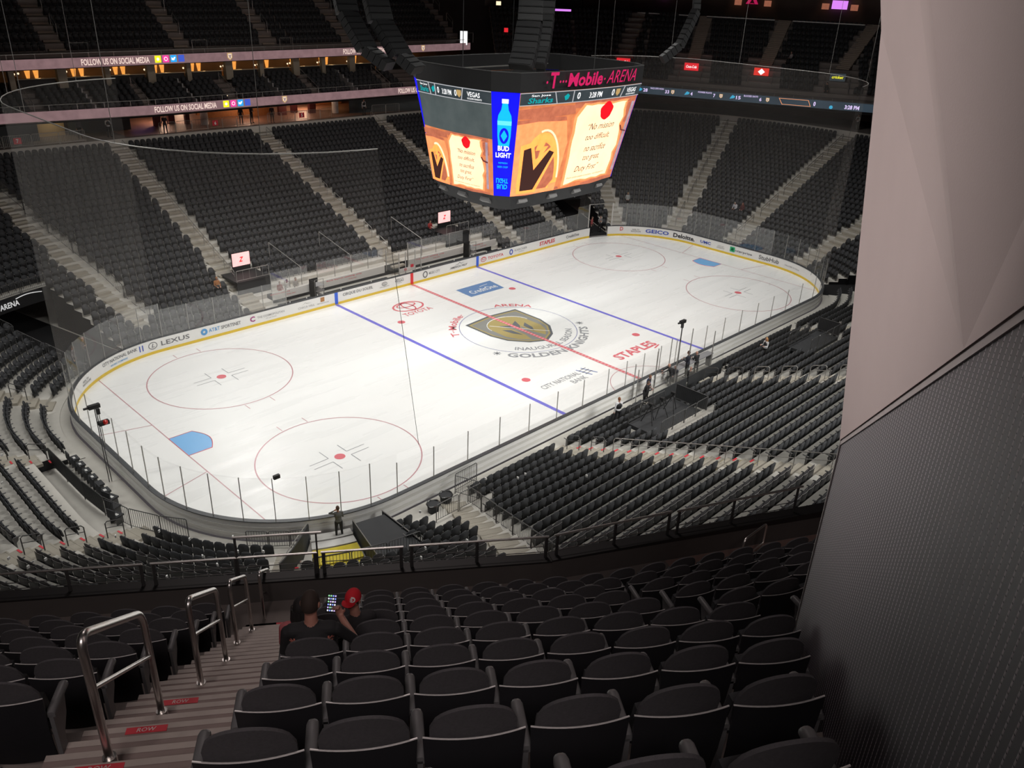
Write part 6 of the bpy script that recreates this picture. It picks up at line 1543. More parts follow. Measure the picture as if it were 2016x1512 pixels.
for i, (x, y) in enumerate(((-8.6, 16.6), (-3.6, 16.8), (4.4, 17.0))):
    t = empty('sloping_bench_rail', (x, y, zt(x, y)), 'pale sloping rail above the far benches, %s from the left' % ORD[i], 'rail')
    g = MB(); g.tube([(0, 0, 1.5), (-.8, 3.4, 2.9)], .03, 6); g.build('rail', M['railpale'], t); g = MB(); g.tube([(0, 0, 0), (0, 0, 1.5)], .03, 6); g.build('post', M['railpale'], t); g = MB(); g.tube([(-.8, 3.4, .8), (-.8, 3.4, 2.9)], .03, 6); g.build('post', M['railpale'], t)
# ================================================================ RIGHT END: gate, vomitory signs, club lights
t = empty('ice_gate', (*cp2(1, 1, 70, .2), 0), 'pale frame of the open ice gate in the far right corner', 'gate'); o0 = Vector(t.location)
for a in (60.3, 79.2): g = MB(); p = cp2(1, 1, a, .1); g.box((p[0] - o0.x, p[1] - o0.y, 1.75), (.09, .09, 3.5)); g.build('post', M['white_c'], t)
g = MB(); g.bar(Vector((*cp2(1, 1, 60.3, .1), 3.5)) - o0, Vector((*cp2(1, 1, 79.2, .1), 3.5)) - o0, .06, .06); g.build('top_bar', M['railpale'], t)
zg = rz_(9); dg = D0 + T0 * 9
t = empty('gate_sign', (*cp2(1, 1, 74, dg - .1), zg - .8), 'white lettering over the dark gate tunnel at the far right', 'sign'); o0 = Vector(t.location)
g = MB(); put_text(g, 'T\u00b7\u00b7Mobile\u00b7 ARENA', lambda u, v: Vector((*cp2(1, 1, 76.5 - u / (R0 + dg) * 180 / PI, dg - .08), zg - .75 + v)) - o0, 3.6, .45, 0, .02); g.build('sign_lettering', bpy.data.materials['sign_white_lit'], t)
for i, (a0, a1) in enumerate(((61, 67), (67.5, 73), (73.5, 79))): fence((*cp2(1, 1, a0, dg), zg), (*cp2(1, 1, a1, dg), zg), 'pale fence above the gate tunnel, %s panel' % ORD[i], m='railpale', h_=.9)
L_coke = led('led_red_sign', (.75, .02, .03), 1.0); L_rw = led('led_red_diamond', (.7, .03, .02), 1.0)
for i, (s, col, lab, txt) in enumerate(((5.7, L_coke, 'red lit sign with white script over the right end passage nearest the scoreboard', 'Coca-Cola'), (14.2, L_rw, 'red lit sign with white diamond over the middle right end passage', ''), (23.0, L_bar, 'dark sign with yellow and blue lettering over the right end passage by the pale wall', 'cricket'), (-3.0, L_coke, 'red lit sign right behind the scoreboard crown', 'Coca-Cola'))):
    p = end_pt(s, 2.9); rz = math.atan2(-.9097, .4152)
    t = empty('passage_sign', (p[0], p[1], 14.75), lab, 'sign', rz=rz); wdt = 1.75
    g = MB(); g.box((0, 0, .45), (wdt, .12, .85)); f_ = g.build('lit_face', col, t)
    if txt: g = MB(); put_text(g, txt, lambda u, v: (-.65 + u, -.075, .3 + v), 1.3, .32, .3, .02); g.build('sign_lettering', L_white if i != 2 else L_yel, f_)
    else: g = MB(); g.add([(0, -.075, .08), (.42, -.075, .45), (0, -.075, .82), (-.42, -.075, .45)], [(0, 1, 2, 3)]); g.build('sign_diamond', L_white, f_)
    # passage opening: portal box with lit inside
    if s > 0:
        q = end_pt(s, 1.6); t = empty('passage_portal', (q[0], q[1], 12.95), 'stepped concrete portal of a right end passage, %s from the scoreboard' % ORD[i], 'portal', rz=rz)
        for k in (-1, 1): g = MB(); g.add([(k * 1.45, y_, z_) for y_, z_ in ((0, 0), (4.6, 0), (4.6, 3.4), (0, 1.1))] + [(k * 1.3, y_, z_) for y_, z_ in ((0, 0), (4.6, 0), (4.6, 3.4), (0, 1.1))], [(0, 1, 2, 3), (7, 6, 5, 4), (0, 3, 7, 4), (3, 2, 6, 7), (0, 4, 5, 1)]); g.build('side_wall', M['concrete_dark'], t)
        g = MB(); g.box((0, 2.6, .0), (2.6, 4.0, .1)); g.build('passage_floor', M['dark'], t)
        g = MB(); g.box((0, 4.5, 1.05), (2.6, .1, 2.1)); g.build('passage_back', mat('passage_glow', (.50, .32, .12), .7, noise=.2, emit=(.5, .3, .1), estr=.0) if i == 0 else bpy.data.materials['passage_glow'], t)
        point_light('passage_lamp', (end_pt(s, 4.0)[0], end_pt(s, 4.0)[1], 14.5), 30, (1, .7, .35), .15)
        for k in (-1, 1):
            for lv, zz in ((.1, 1.3), (4.4, 3.6)):
                g = MB(); g.tube([(k * 1.5, lv, zz - .3), (k * 1.5, lv, zz + .5), (k * 2.6, lv, zz + .5), (k * 2.6, lv, zz - .3)], .025, 5); g.build('end_rail', M['rail'], t)
# white counters and amber lamps on the back wall of the right end
for i, (s0, s1) in enumerate(((-3.6, -.6), (2.0, 3.4), (5.6, 14.2), (16.4, 25.0))):
    p0, p1 = end_pt(s0, 11.3), end_pt(s1, 11.3); t = empty('standing_counter', (*p0, 20.0), 'long pale standing counter at the top of the right end, %s from the left' % ORD[i], 'counter'); o0 = Vector((*p0, 20.0))
    g = MB(); g.bar(Vector((*p0, 20.75)) - o0, Vector((*p1, 20.75)) - o0, .35, .12); g.build('counter_top', M['white_c'], t); g = MB(); g.bar(Vector((*p0, 20.3)) - o0, Vector((*p1, 20.3)) - o0, .08, .8); g.build('counter_front', M['dark'], t)
struct(sweep_open('wall_end_top', RB[6:], [(15.5, 19), (15.5, 26)], [mat('brown_back_wall', (.085, .055, .045), .8, noise=.3, nscale=.5)]))
L_vio = led('led_violet', (.75, .25, .95), 1.0); 
for i, (s, kind_) in enumerate(((-1.0, 'v'), (8.9, 'l'), (10.7, 'm'), (12.7, 'l'), (19.9, 'l'), (21.6, 's'), (23.4, 'l'))):
    p = end_pt(s, 15.2); rz = math.atan2(-.9097, .4152); zc = 22.9
    if kind_ == 'l':
        t = empty('wall_sconce', (p[0], p[1], zc), 'dim amber sconce on the brown wall of the right end, %s fitting from the left' % ORD[i], 'lamp', rz=rz); g = MB(); g.box((0, -.05, -.35), (.9, .1, .7)); g.build('glow', led('lamp_dull_red', (.20, .065, .04), 1.0, 1, 3, (.32, .12, .07)) if i == 1 else bpy.data.materials['lamp_dull_red'], t)
        spot_light('sconce_downlight', (p[0] - .3, p[1] - .15, 25.5), (p[0], p[1], 22), 60, 45, .6, (1, .7, .4))
    else:
        t = empty('wall_sign', (p[0], p[1], zc), 'glowing %s on the brown wall of the right end' % {'v': 'violet strip', 'm': 'magenta triangle mark', 's': 'violet screen'}[kind_], 'sign', rz=rz); g = MB()
        if kind_ == 's': g.box((0, -.05, -.1), (1.9, .1, 1.0))
        elif kind_ == 'm': g.add([(-.8, -.1, -.5), (-.35, -.1, -.5), (0, -.1, .2), (.35, -.1, -.5), (.8, -.1, -.5), (.2, -.1, .6), (-.2, -.1, .6)], [(0, 1, 2, 6), (2, 3, 4, 5), (6, 2, 5)]); g.box((0, -.1, -.45), (.5, .04, .08))
        else: g.box((0, -.05, .5), (.5, .1, 1.6))
        g.build('lit_face', L_mag if kind_ == 'm' else L_vio, t)
# dark portal corner behind the scoreboard with small lights
for i, (px_, c_, w_, h_, lab) in enumerate((((33.0, 43.0, 17.2), L_white, .9, 1.6, 'white lit screen in the dark corner behind the scoreboard'), ((38.5, 41.0, 18.2), L_coke, .5, .5, 'small red exit light in the dark corner behind the scoreboard'), ((37.5, 41.5, 21.3), L_lamp2, .6, .45, 'round warm ceiling light in the dark corner'), ((43.8, 36.5, 20.8), L_vio, 2.6, .25, 'violet light strip high in the dark corner'))):
    t = empty('corner_light', px_, lab, 'light', rz=-.7); g = MB(); g.box((0, 0, 0), (w_, .12, h_)); g.build('lit_face', c_, t); g = MB(); g.box((0, .1, 0), (w_ + .1, .06, h_ + .1)); g.build('casing', M['black'], t)
# far upper handrails
for i, (p0, p1, hw) in enumerate(UA[:5]):
    for k in range(3):
        b0 = 1.7 + 2.6 * k; x = p0[0] + .45; yb = float(np.interp(x, [s[0] for s in SUI], [s[1] for s in SUI])) + 1.1
        zz = 16.95 + UH * (b0 / UT) - .1; t = empty('upper_hoop', (x, yb + b0, zz), 'pale hoop rail on far upper stairs %s from the left, %s up' % (ORD[i], ORD[k]), 'handrail')
        g = MB(); g.tube([(0, 0, 0), (0, 0, 1.0), (0, .1, 1.1), (0, 1.1, 1.1 + .74), (0, 1.2, 1.74), (0, 1.2, .88)], .026, 6); g.build('hoop', M['railpale'], t); g = MB(); g.tube([(0, 0, .55), (0, 1.2, 1.43)], .02, 5); g.build('lower_bar', M['railpale'], t)
    x = p0[0] + .5; yb = float(np.interp(x, [s[0] for s in SUI], [s[1] for s in SUI])) + .6; t = empty('front_rail', (x, yb, 16.6), 'pale rail at the foot of far upper stairs %s from the left' % ORD[i], 'handrail')
    g = MB(); g.tube([(0, 0, .9), (0, 0, 1.15), (1.5, 0, 1.15), (1.5, 0, 0)], .03, 6); g.build('rail', M['railpale'], t); g = MB(); g.tube([(0, 0, 0), (0, 0, .9)], .03, 6); g.build('post', M['railpale'], t)

# row stickers, tape and paper tags on the near stairs and seats
for nm, lab in (('near tunnel left', 'on the stairs left of the near tunnel'), ('near left', 'on the near side stairs with the long handrail'), ('left end a', 'on the stairs at the near left of the rink'), ('left end b', 'on the stairs behind the left goal')):
    a, b_, hw = AISLES[nm]; dx, dy = b_[0] - a[0], b_[1] - a[1]; l_ = math.hypot(dx, dy); ang = math.atan2(dy, dx)
    for i in range(2, 15 if 'near' in nm else 10):
        p = on_line(a, b_, D0 + T0 * i); side = hw - .25; q = (p[0] - dy / l_ * side, p[1] + dx / l_ * side)
        g = MB(); g.box((0, 0, 0), (.09, .32, .012)); o = g.build('stair_sticker', M['rowred'], None, loc=(p[0] + dx / l_ * .06 - dy / l_ * side * (1 if nm != 'left end a' else -1), p[1] + dy / l_ * .06 + dx / l_ * side * (1 if nm != 'left end a' else -1), rz_(i) + .02), rz=ang)
        tag(o, 'small red row sticker %s' % lab, 'sticker', 'red row stickers ' + lab)
TY = mat('tape_yellow', (.75, .62, .05), .6, noise=.1)
for i in (6, 7, 8, 9, 11, 12, 13, 14):
    p = on_line(*AISLES['near left'][:2], D0 + T0 * i + .45)
    t = empty('stair_tape', (p[0], p[1], rz_(i) + .012), 'dotted yellow tape on the near side stairs, %s step row up' % nth(i), 'tape')
    g = MB()
    for k in range(9):
        g.box((-.6 + k * .15, .12, 0), (.07, .04, .008)); g.box((-.6 + k * .15, -.12, 0), (.07, .04, .008))
    g.build('dots', TY, t)['kind'] = 'stuff'
rp = random.Random(11); cand2 = [s for s in BS if s[5] == 'bowl' and s[0] < -16 and s[1] < 2 and s[6] < 9 and to_px(s[:3]) is not None]
for s in rp.sample(cand2, 34):
    g = MB(); g.box((0, 0, 0), (.10, .05, .12)); o = g.build('paper_tag', M['white'], None, loc=(s[0], s[1], s[2] + .99), rz=s[3] + rp.random()); tag(o, 'small white paper tag on a black seat near the left corner', 'paper tag', 'white paper tags on the near left seats')
# ================================================================ PEOPLE
def capsule(mb, a, b, ra, rb, n=14):
    a, b = Vector(a), Vector(b); d = b - a; L_ = d.length
    if L_ < 1e-5: d = Vector((0, 0, 1)); L_ = 1e-5
    d.normalize(); pts, rr = [], []
    for t in (-90, -60, -30, 0): r = math.radians(t); pts.append(a + d * (ra * math.sin(r))); rr.append(max(.0008, ra * math.cos(r)))
    for t in (0, 30, 60, 90): r = math.radians(t); pts.append(b + d * (rb * math.sin(r))); rr.append(max(.0008, rb * math.cos(r)))
    mb.tube(pts, rr, n)
def body_build(prims, mats, vox, parent, name='body'):
    """prims: (kind, data..., zone). One continuous remeshed surface; zones pick the material"""
    mb = MB()
    for p in prims:
        if p[0] == 'c': capsule(mb, *p[1:5])
        else:
            c, r = Vector(p[1]), p[2]; Rm = p[3] if p[3] is not None else Matrix.Identity(3); n, m_ = 16, 10
            P = [c + Rm @ Vector((r[0] * math.sin(PI * j / m_) * math.cos(2 * PI * i / n), r[1] * math.sin(PI * j / m_) * math.sin(2 * PI * i / n), r[2] * math.cos(PI * j / m_))) for j in range(1, m_) for i in range(n)]
            P += [c + Rm @ Vector((0, 0, r[2])), c - Rm @ Vector((0, 0, r[2]))]; k = (m_ - 1) * n
            F = [(j * n + i, (j + 1) * n + i, (j + 1) * n + (i + 1) % n, j * n + (i + 1) % n) for j in range(m_ - 2) for i in range(n)]
            F += [(k, i, (i + 1) % n) for i in range(n)] + [(k + 1, (m_ - 2) * n + (i + 1) % n, (m_ - 2) * n + i) for i in range(n)]
            mb.add(P, F)
    o = mb.build(name, mats[0])
    rm = o.modifiers.new('r', 'REMESH'); rm.mode = 'VOXEL'; rm.voxel_size = vox
    sm = o.modifiers.new('s', 'SMOOTH'); sm.factor = .5; sm.iterations = 3
    dg = bpy.context.evaluated_depsgraph_get(); me = bpy.data.meshes.new_from_object(o.evaluated_get(dg)); bpy.data.objects.remove(o)
    me.name = name; me.materials.clear()
    for m in mats: me.materials.append(m)
    C_ = np.zeros(len(me.polygons) * 3); me.polygons.foreach_get('center', C_); C_ = C_.reshape(-1, 3)
    best = np.full(len(C_), 1e9); zone = np.zeros(len(C_), int)
    for p in prims:
        z_ = p[-1]
        if p[0] == 'c':
            a, b = np.array(p[1]), np.array(p[2]); d = b - a; t = np.clip(((C_ - a) @ d) / max(1e-9, d @ d), 0, 1); q = a + t[:, None] * d
            dist = np.linalg.norm(C_ - q, axis=1) - (p[3] + (p[4] - p[3]) * t)
        else:
            Rm = np.array(p[3]) if p[3] is not None else np.eye(3); l_ = (C_ - np.array(p[1])) @ Rm; r = np.array(p[2]); k = np.linalg.norm(l_ / r, axis=1); dist = (k - 1) * r.min()
        u = dist < best; best[u] = dist[u]; zone[u] = z_
    me.polygons.foreach_set('material_index', zone.astype(np.int32)); me.polygons.foreach_set('use_smooth', [True] * len(me.polygons)); me.update()
    o = bpy.data.objects.new(name, me); COL.objects.link(o); o.parent = parent; return o
PM = {}
def pm(c):
    if c not in PM: PM[c] = mat('cloth_%02d' % len(PM), c, .8, noise=.12, nscale=12)
    return PM[c]
def hand_prims(w, d, up, side, curl=.5, z=0):
    """palm, four fingers of different length with a knuckle bend, thumb from the side"""
    w, d, up = Vector(w), Vector(d).normalized(), Vector(up); up = (up - d * up.dot(d)).normalized(); s = d.cross(up) * side
    R_ = [('c', tuple(w), tuple(w + d * .075), .026, .030, z), ('c', tuple(w + s * .02), tuple(w + d * .075 + s * .022), .02, .02, z), ('c', tuple(w - s * .015), tuple(w + d * .075 - s * .022), .02, .02, z)]
    for k, (off, l_) in enumerate(((.033, .070), (.011, .078), (-.011, .073), (-.031, .058))):
        b = w + d * .085 + s * off; d1 = (d * math.cos(curl * .7) - up * math.sin(curl * .7)).normalized(); d2 = (d * math.cos(curl * 1.7) - up * math.sin(curl * 1.7)).normalized()
        m_ = b + d1 * l_ * .5; R_ += [('c', tuple(b), tuple(m_), .0105, .0098, z), ('c', tuple(m_), tuple(m_ + d2 * l_ * .5), .0098, .0085, z)]
    b = w + d * .025 + s * .036; m_ = b + (d * .6 + s * .8 - up * .2).normalized() * .036; R_ += [('c', tuple(b), tuple(m_), .0135, .012, z), ('c', tuple(m_), tuple(m_ + (d * .9 + s * .3 - up * .3).normalized() * .03), .012, .0095, z)]
    return R_
def person(loc, rz, lab, pose='stand', top=(.03, .03, .035), legs=(.02, .02, .022), hair=(.05, .03, .02), skin=None, arms='side', s=1.0, vox=.013, lean=0, sleeve=True, shirt=None, hairstyle='short', hat=None, group=None, turn=0, vest=None, broad=1.0):
    t = empty('person', loc, lab, 'person', group, rz); t.scale = (s, s, s)
    Z0_, TOP, LEG, SHOE, SH = 0, 1, 2, 3, 4
    P = []
    if pose == 'stand':
        hz, sz, hy = .93, 1.43, 0; hd = Vector((0, .02 + lean * .35, 1.645 - abs(lean) * .1)); sh_y = lean * .28
        for q in (-1, 1):
            hip, kn, an = (q * .095, 0, .92), (q * .12, .02, .49), (q * .14 , -.02, .09)
            P += [('c', hip, kn, .092, .062, LEG), ('c', kn, an, .06, .044, LEG), ('c', (q * .14, -.03, .045), (q * .155, .15, .035), .045, .036, SHOE)]
        P += [('c', (-.06, 0, .93), (.06, 0, .93), .115, .115, LEG)]
    else:
        hz, sz = .50, 1.02; sh_y = -.06 + lean * .3; hd = Vector((0, .0 + lean * .42, 1.24 - abs(lean) * .1))
        for q in (-1, 1):
            hip, kn, an = (q * .10, .0, .50), (q * .13, .42, .50), (q * .13, .45, .10)
            P += [('c', hip, kn, .095, .066, LEG), ('c', kn, an, .062, .044, LEG), ('c', (q * .13, .44, .045), (q * .14, .60, .035), .045, .036, SHOE)]
        P += [('c', (-.06, 0, .49), (.06, 0, .49), .12, .12, LEG)]
    my = (sh_y) * .5
    P += [('c', (-.05, 0, hz + .05), (.05, 0, hz + .05), .115, .115, TOP), ('e', (0, my * .7, hz + (sz - hz) * .42), (.150, .105, .22), None, TOP), ('e', (0, my + sh_y * .3, sz - .14), (.185 * broad, .12 * broad, .20), None, TOP),
          ('c', (-.145 * broad, sh_y, sz - .02), (.145 * broad, sh_y, sz - .02), .068, .068, TOP), ('c', (0, sh_y, sz - .01), (hd.x, hd.y - .015, hd.z - .07), .062, .053, Z0_)]
    Rt = Matrix.Rotation(turn, 3, 'Z')
    def H(x, y, z): return tuple(hd + Rt @ Vector((x, y, z)))
    P += [('e', tuple(hd), (.077, .098, .118), Rt, Z0_), ('e', H(0, .035, -.06), (.055, .06, .055), Rt, Z0_), ('c', H(0, .095, -.005), H(0, .112, -.03), .010, .014, Z0_)]
    for q in (-1, 1): P += [('e', H(q * .08, -.005, -.01), (.012, .022, .032), Rt, Z0_)]
    A = {}
    S_ = [Vector((q * .185 * broad, sh_y, sz - .03)) for q in (-1, 1)]
    U = Vector((0, 0, 1))
    def arm(q, el, wr, hdir, hup, curl=.5):
        i = 0 if q < 0 else 1; sh = S_[i]; slv = TOP if sleeve else Z0_
        P.extend([('c', tuple(sh), tuple(el), .056, .042, TOP), ('c', tuple(el), tuple(wr), .041, .029, slv)])
        P.extend(hand_prims(wr, hdir, hup, -q, curl, Z0_))
    for q in (-1, 1):
        b = S_[0 if q < 0 else 1]
        a_ = arms if isinstance(arms, str) else arms[0 if q < 0 else 1]
        if isinstance(a_, tuple): arm(q, Vector(a_[0]), Vector(a_[1]), a_[2], a_[3], a_[4])
        elif a_ == 'side': arm(q, b + Vector((q * .05, -.03, -.29)), b + Vector((q * .06, .03, -.54)), (0, .1, -1), (q, 0, 0))
        elif a_ == 'front': arm(q, b + Vector((q * .04, .05, -.27)), b + Vector((-q * .02, .27, -.22)), (-q * .3, 1, .1), (0, 0, 1))
        elif a_ == 'crossed': arm(q, b + Vector((q * .05, .06, -.27)), b + Vector((-q * .16, .17, -.22)), (-q, .1, .1), (0, 1, 0))
        elif a_ == 'head': arm(q, b + Vector((q * .20, .06, .03)), b + Vector((-q * .02, -.02, .17)), (-q * .8, -.1, .5), (0, -1, .2))
        elif a_ == 'lap': arm(q, b + Vector((q * .05, .05, -.27)), b + Vector((-q * .05, .28, -.38)), (-q * .4, 1, -.2), (0, 0, 1))
        elif a_ == 'phone': arm(q, b + Vector((q * .03, .14, -.25)), b + Vector((-q * .04, .33, -.10)), (-q * .2, .35, 1), (0, 1, -.3), .9)
        elif a_ == 'reach': arm(q, b + Vector((q * .03, .22, -.16)), b + Vector((0, .42, -.30)), (0, 1, -.4), (0, 0, 1))
        elif a_ == 'up': arm(q, b + Vector((q * .16, .08, -.16)), b + Vector((q * .16, .18, .06)), (0, .2, 1), (0, -1, 0))
    mats_ = [skin or M['skin'], pm(top), pm(legs), M['black'], pm(shirt or top)]
    body_build(P, mats_, vox, t)
    # hair
    hm = pm(hair) if hairstyle != 'none' else None
    if hm:
        g = MB(); n, m_ = 18, 12; zl = {'short': .02, 'long': -.02, 'buzz': .0}.get(hairstyle, 0)
        Pp, Ff_ = [], []; r_ = 1.06 if hairstyle != 'buzz' else 1.025
        for j in range(m_ + 1):
            for i in range(n):
                a = 2 * PI * i / n; ph = PI * .60 * j / m_; yy = math.sin(a); cut = 1 if yy < .25 else max(.45, 1 - (yy - .25) * .75); ph *= cut
                Pp.append(H(.079 * r_ * math.sin(ph) * math.cos(a), .100 * r_ * math.sin(ph) * math.sin(a), .120 * r_ * math.cos(ph)))
        Ff_ = [(j * n + i, (j + 1) * n + i, (j + 1) * n + (i + 1) % n, j * n + (i + 1) % n) for j in range(m_) for i in range(n)]
        g.add(Pp, Ff_)
        if hairstyle == 'long':
            for k in range(7): a = PI + PI * k / 6; g.tube([H(.075 * math.cos(a), .085 * math.sin(a), 0), H(.085 * math.cos(a), .095 * math.sin(a) - .01, -.13), H(.075 * math.cos(a), .08 * math.sin(a) - .02, -.27)], [.035, .036, .018], 8)
        g.build('hair', hm, t, True)
    g = MB()
    for q in (-1, 1): g.sphere(H(q * .030, .088, .012), .011, 8, 6)
    g.build('eyes', M['black'], t, True)
    g = MB(); g.tube([H(-.025, .088, -.055), H(0, .096, -.057), H(.025, .088, -.055)], .005, 5); g.build('mouth', mat('lips', (.35, .12, .10), .5, noise=.05) if 'lips' not in bpy.data.materials else bpy.data.materials['lips'], t)
    if vest:
        g = MB(); g.sphere((0, my + .0, sz - .20), 1, 16, 10, (.192, .135, .26)); g.build('vest', pm(vest), t, True)
    if hat:
        g = MB(); n, m_ = 24, 8
        Pp = [H(.090 * math.sin(PI * .5 * j / m_) * math.cos(2 * PI * i / n), .110 * math.sin(PI * .5 * j / m_) * math.sin(2 * PI * i / n) - .004, .02 + .115 * math.cos(PI * .5 * j / m_)) for j in range(m_ + 1) for i in range(n)]
        g.add(Pp, [(j * n + i, (j + 1) * n + i, (j + 1) * n + (i + 1) % n, j * n + (i + 1) % n) for j in range(m_) for i in range(n)])
        c = g.build('cap', pm(hat), t, True)
        g = MB(); br = [H(.078 * math.cos(a), .085 + .085 * max(0, math.sin(a)) ** .7, .022 - .01 * math.sin(a)) for a in [PI * i / 12 for i in range(13)]]; tp = [tuple(Vector(p) + Vector((0, 0, .006))) for p in br]
        g.add(br + tp, [tuple(range(13)), tuple(range(25, 12, -1))] + [(i, i + 1, 14 + i, 13 + i) for i in range(12)]); g.build('cap_brim', pm(hat), c)
        t['_hd'] = 1; return t, hd, Rt, c
    return t, hd, Rt, None
def zf_(x, y): return zt(x, y)
D2 = math.radians
# man in grey jacket standing on the yellow steps, hand to his head, looking at the ice (towards +x +y)
p = cp2(-1, -1, 247.2, 1.5)
man, *_ = person((-25.35, -12.95, .08), D2(-20), 'man in grey jacket standing on the yellow tunnel steps, hand raised to his head', top=(.16, .165, .16), legs=(.02, .02, .02), hair=(.10, .06, .04), arms=('head', 'front'), s=1.03)
# usher with vest by the left camera platform
person((-6.75, -14.95, rz_(1)), D2(-25), 'usher in black vest with white sleeves standing left of the penalty boxes', top=(.72, .72, .74), legs=(.015, .015, .018), hair=(.22, .08, .03), arms=('side', 'front'), vest=(.02, .02, .022), s=1.05)
person((8.2, -16.3, zt(8.2, -16.3)), D2(70), 'blonde usher in black vest and white shirt beside the right camera platform', top=(.74, .74, .76), legs=(.02, .02, .02), hair=(.62, .32, .12), hairstyle='long', arms='front', vest=(.03, .03, .035))
# people in the penalty boxes
PB = [((-3.0, -14.15, 0), -60, 'man in black coat bending at the left of the penalty boxes', dict(top=(.02, .02, .024), hair=(.12, .08, .06), arms='front', lean=.5)),
      ((-2.1, -13.75, 0), -80, 'man in dark suit with white shirt and blue tie in the left penalty box', dict(top=(.02, .022, .03), hair=(.16, .09, .05), arms='side', lean=.2, vest=(.05, .08, .30))),
      ((.5, -13.75, 0), 130, 'balding man in black leaning over the scorer table', dict(top=(.02, .02, .022), hairstyle='none', arms='reach', lean=.5)),
      ((2.15, -13.9, .25), 100, 'tall dark-haired man in navy jacket standing in the right penalty box', dict(top=(.02, .022, .035), hair=(.10, .05, .03), arms='front', s=1.12)),
      ((3.5, -13.8, 0), 75, 'bald man in black reading papers in the right penalty box', dict(top=(.018, .018, .02), hairstyle='none', arms='front', lean=.3)),
      ((1.75, -14.45, 0), 10, 'seated man with a balding head behind the tall man in the penalty box', dict(pose='sit', top=(.02, .02, .022), hairstyle='none', arms='lap')),
      ((1.2, -13.6, 0), 160, 'grey-haired man sitting low beside the tall man at the scorer table', dict(pose='sit', top=(.05, .05, .06), hair=(.30, .30, .30), arms='lap'))]
for loc, a, lab, kw in PB: person(loc, D2(a - 90), lab, **kw)
# far stands
def seated_at(x, y, ang, lab, **k): person((x, y, zt(x, y)), ang, lab, pose='sit', **k)
seated_at(37.7, 4.1, D2(90 + 0), 'person in white shirt sitting low in the right end seats, leaning forward', top=(.75, .75, .78), hair=(.45, .40, .35), arms='lap', lean=.6)
seated_at(37.7, 3.3, D2(90), 'red-haired woman in dark top sitting beside the person in white in the right end', top=(.10, .03, .03), hair=(.25, .06, .03), hairstyle='long', arms='lap')
seated_at(32.3, 14.6, D2(130), 'person with light hair sitting low beside the gate in the right end', top=(.40, .42, .42), hair=(.50, .36, .18), arms='lap')
seated_at(-15.2, 18.0, D2(180), 'blond person in brown shirt sitting at the front of the far left seats', top=(.45, .20, .08), hair=(.45, .20, .07), arms='lap', shirt=(.4, .2, .1))
seated_at(14.2, 24.3, D2(180), 'person in grey shirt sitting by the far stairs below the scoreboard', top=(.16, .14, .13), hair=(.15, .08, .05), arms='lap')
# benches behind glass
for i, (x, y, c, lab) in enumerate(((-10.9, 16.1, (.30, .05, .05), 'person in red top sitting behind the left bench glass'), (-10.2, 16.2, (.75, .75, .72), 'person in white top sitting behind the left bench glass'), (-9.4, 16.2, (.5, .48, .45), 'person in pale grey top sitting behind the left bench glass'))):
    person((x, y, .45), D2(180), lab, pose='sit', top=c, hair=(.15, .10, .06), arms='lap')
person((6.6, 18.3, 2.1), D2(180), 'camera operator in red jacket on the stage right of the far benches', top=(.30, .03, .03), hair=(.05, .03, .02), arms='front', pose='sit')
# far right gate
person((25.4, 13.9, 0), D2(-160), 'person in red and white top standing in the dark ice gate', top=(.35, .08, .08), hair=(.08, .05, .04), arms='side')
person((26.4, 13.6, 0), D2(150), 'person in grey hooded coat leaning on the side of the ice gate', top=(.22, .21, .21), hair=(.20, .14, .10), arms='crossed', lean=.2)
# far left corner behind glass
person((-26.6, 14.6, 0), D2(-140), 'person in dark coat with red collar behind the far left corner glass', top=(.06, .04, .05), hair=(.35, .18, .12), arms='crossed')
person((-27.6, 13.6, 0), D2(-120), 'person in grey coat standing farther left behind the corner glass', top=(.25, .22, .22), hair=(.12, .08, .06), arms='side')
# concourse and upper levels
for x, y, z, a, lab, kw in ((-17.2 + 1.6, 40.6, 9.72, 180, 'person with one white sleeve walking on the far left concourse', dict(top=(.10, .10, .11))), (-13.3, 39.9, 9.72, 180, 'usher in white shirt and black vest at the top of the far left stairs', dict(top=(.70, .70, .72), vest=(.02, .02, .02), arms='front')),
        (-8.5, 38.9, 9.72, 150, 'dark-clothed usher beside the concourse fence left of the bar', dict(top=(.04, .025, .03))), (.0, 40.2, 9.72, 160, 'person in black at the bar, left of the pair', dict(top=(.02, .015, .015))), (1.3, 40.4, 9.72, 200, 'person in black at the bar, right of the pair', dict(top=(.02, .015, .015), arms='crossed')),
        (3.2, 39.6, 9.72, 170, 'dark figure standing at the top of the far middle stairs', dict(top=(.05, .03, .03))), (14.4, 39.0, 9.72, 180, 'usher in white collar and black vest right of the white column', dict(top=(.60, .58, .58), vest=(.02, .02, .02)))):
    person((x, y, z), D2(a), lab, **kw)
x, y = 58.5, 1.3; person((57.8, 1.2, 9.72), D2(90), 'usher in dark vest and white shirt at the top of the right end middle stairs', top=(.40, .40, .42), vest=(.02, .02, .02), arms='front')
person((16.6, 46.3, 21.1), D2(180), 'person in white cap standing on the far upper stairs', top=(.03, .03, .04), hair=(.6, .6, .6))
q = end_pt(13.4, 3.6); person((*end_pt(17.2, 5.3), 16.2), D2(70), 'light-clothed person sitting above the middle right end passage', pose='sit', top=(.30, .30, .30), hair=(.2, .15, .1), arms='lap')
person((*end_pt(22.0, 1.2), 12.97), D2(70), 'dark figure walking down into the right end passage', top=(.015, .015, .016), hair=(.02, .02, .02))
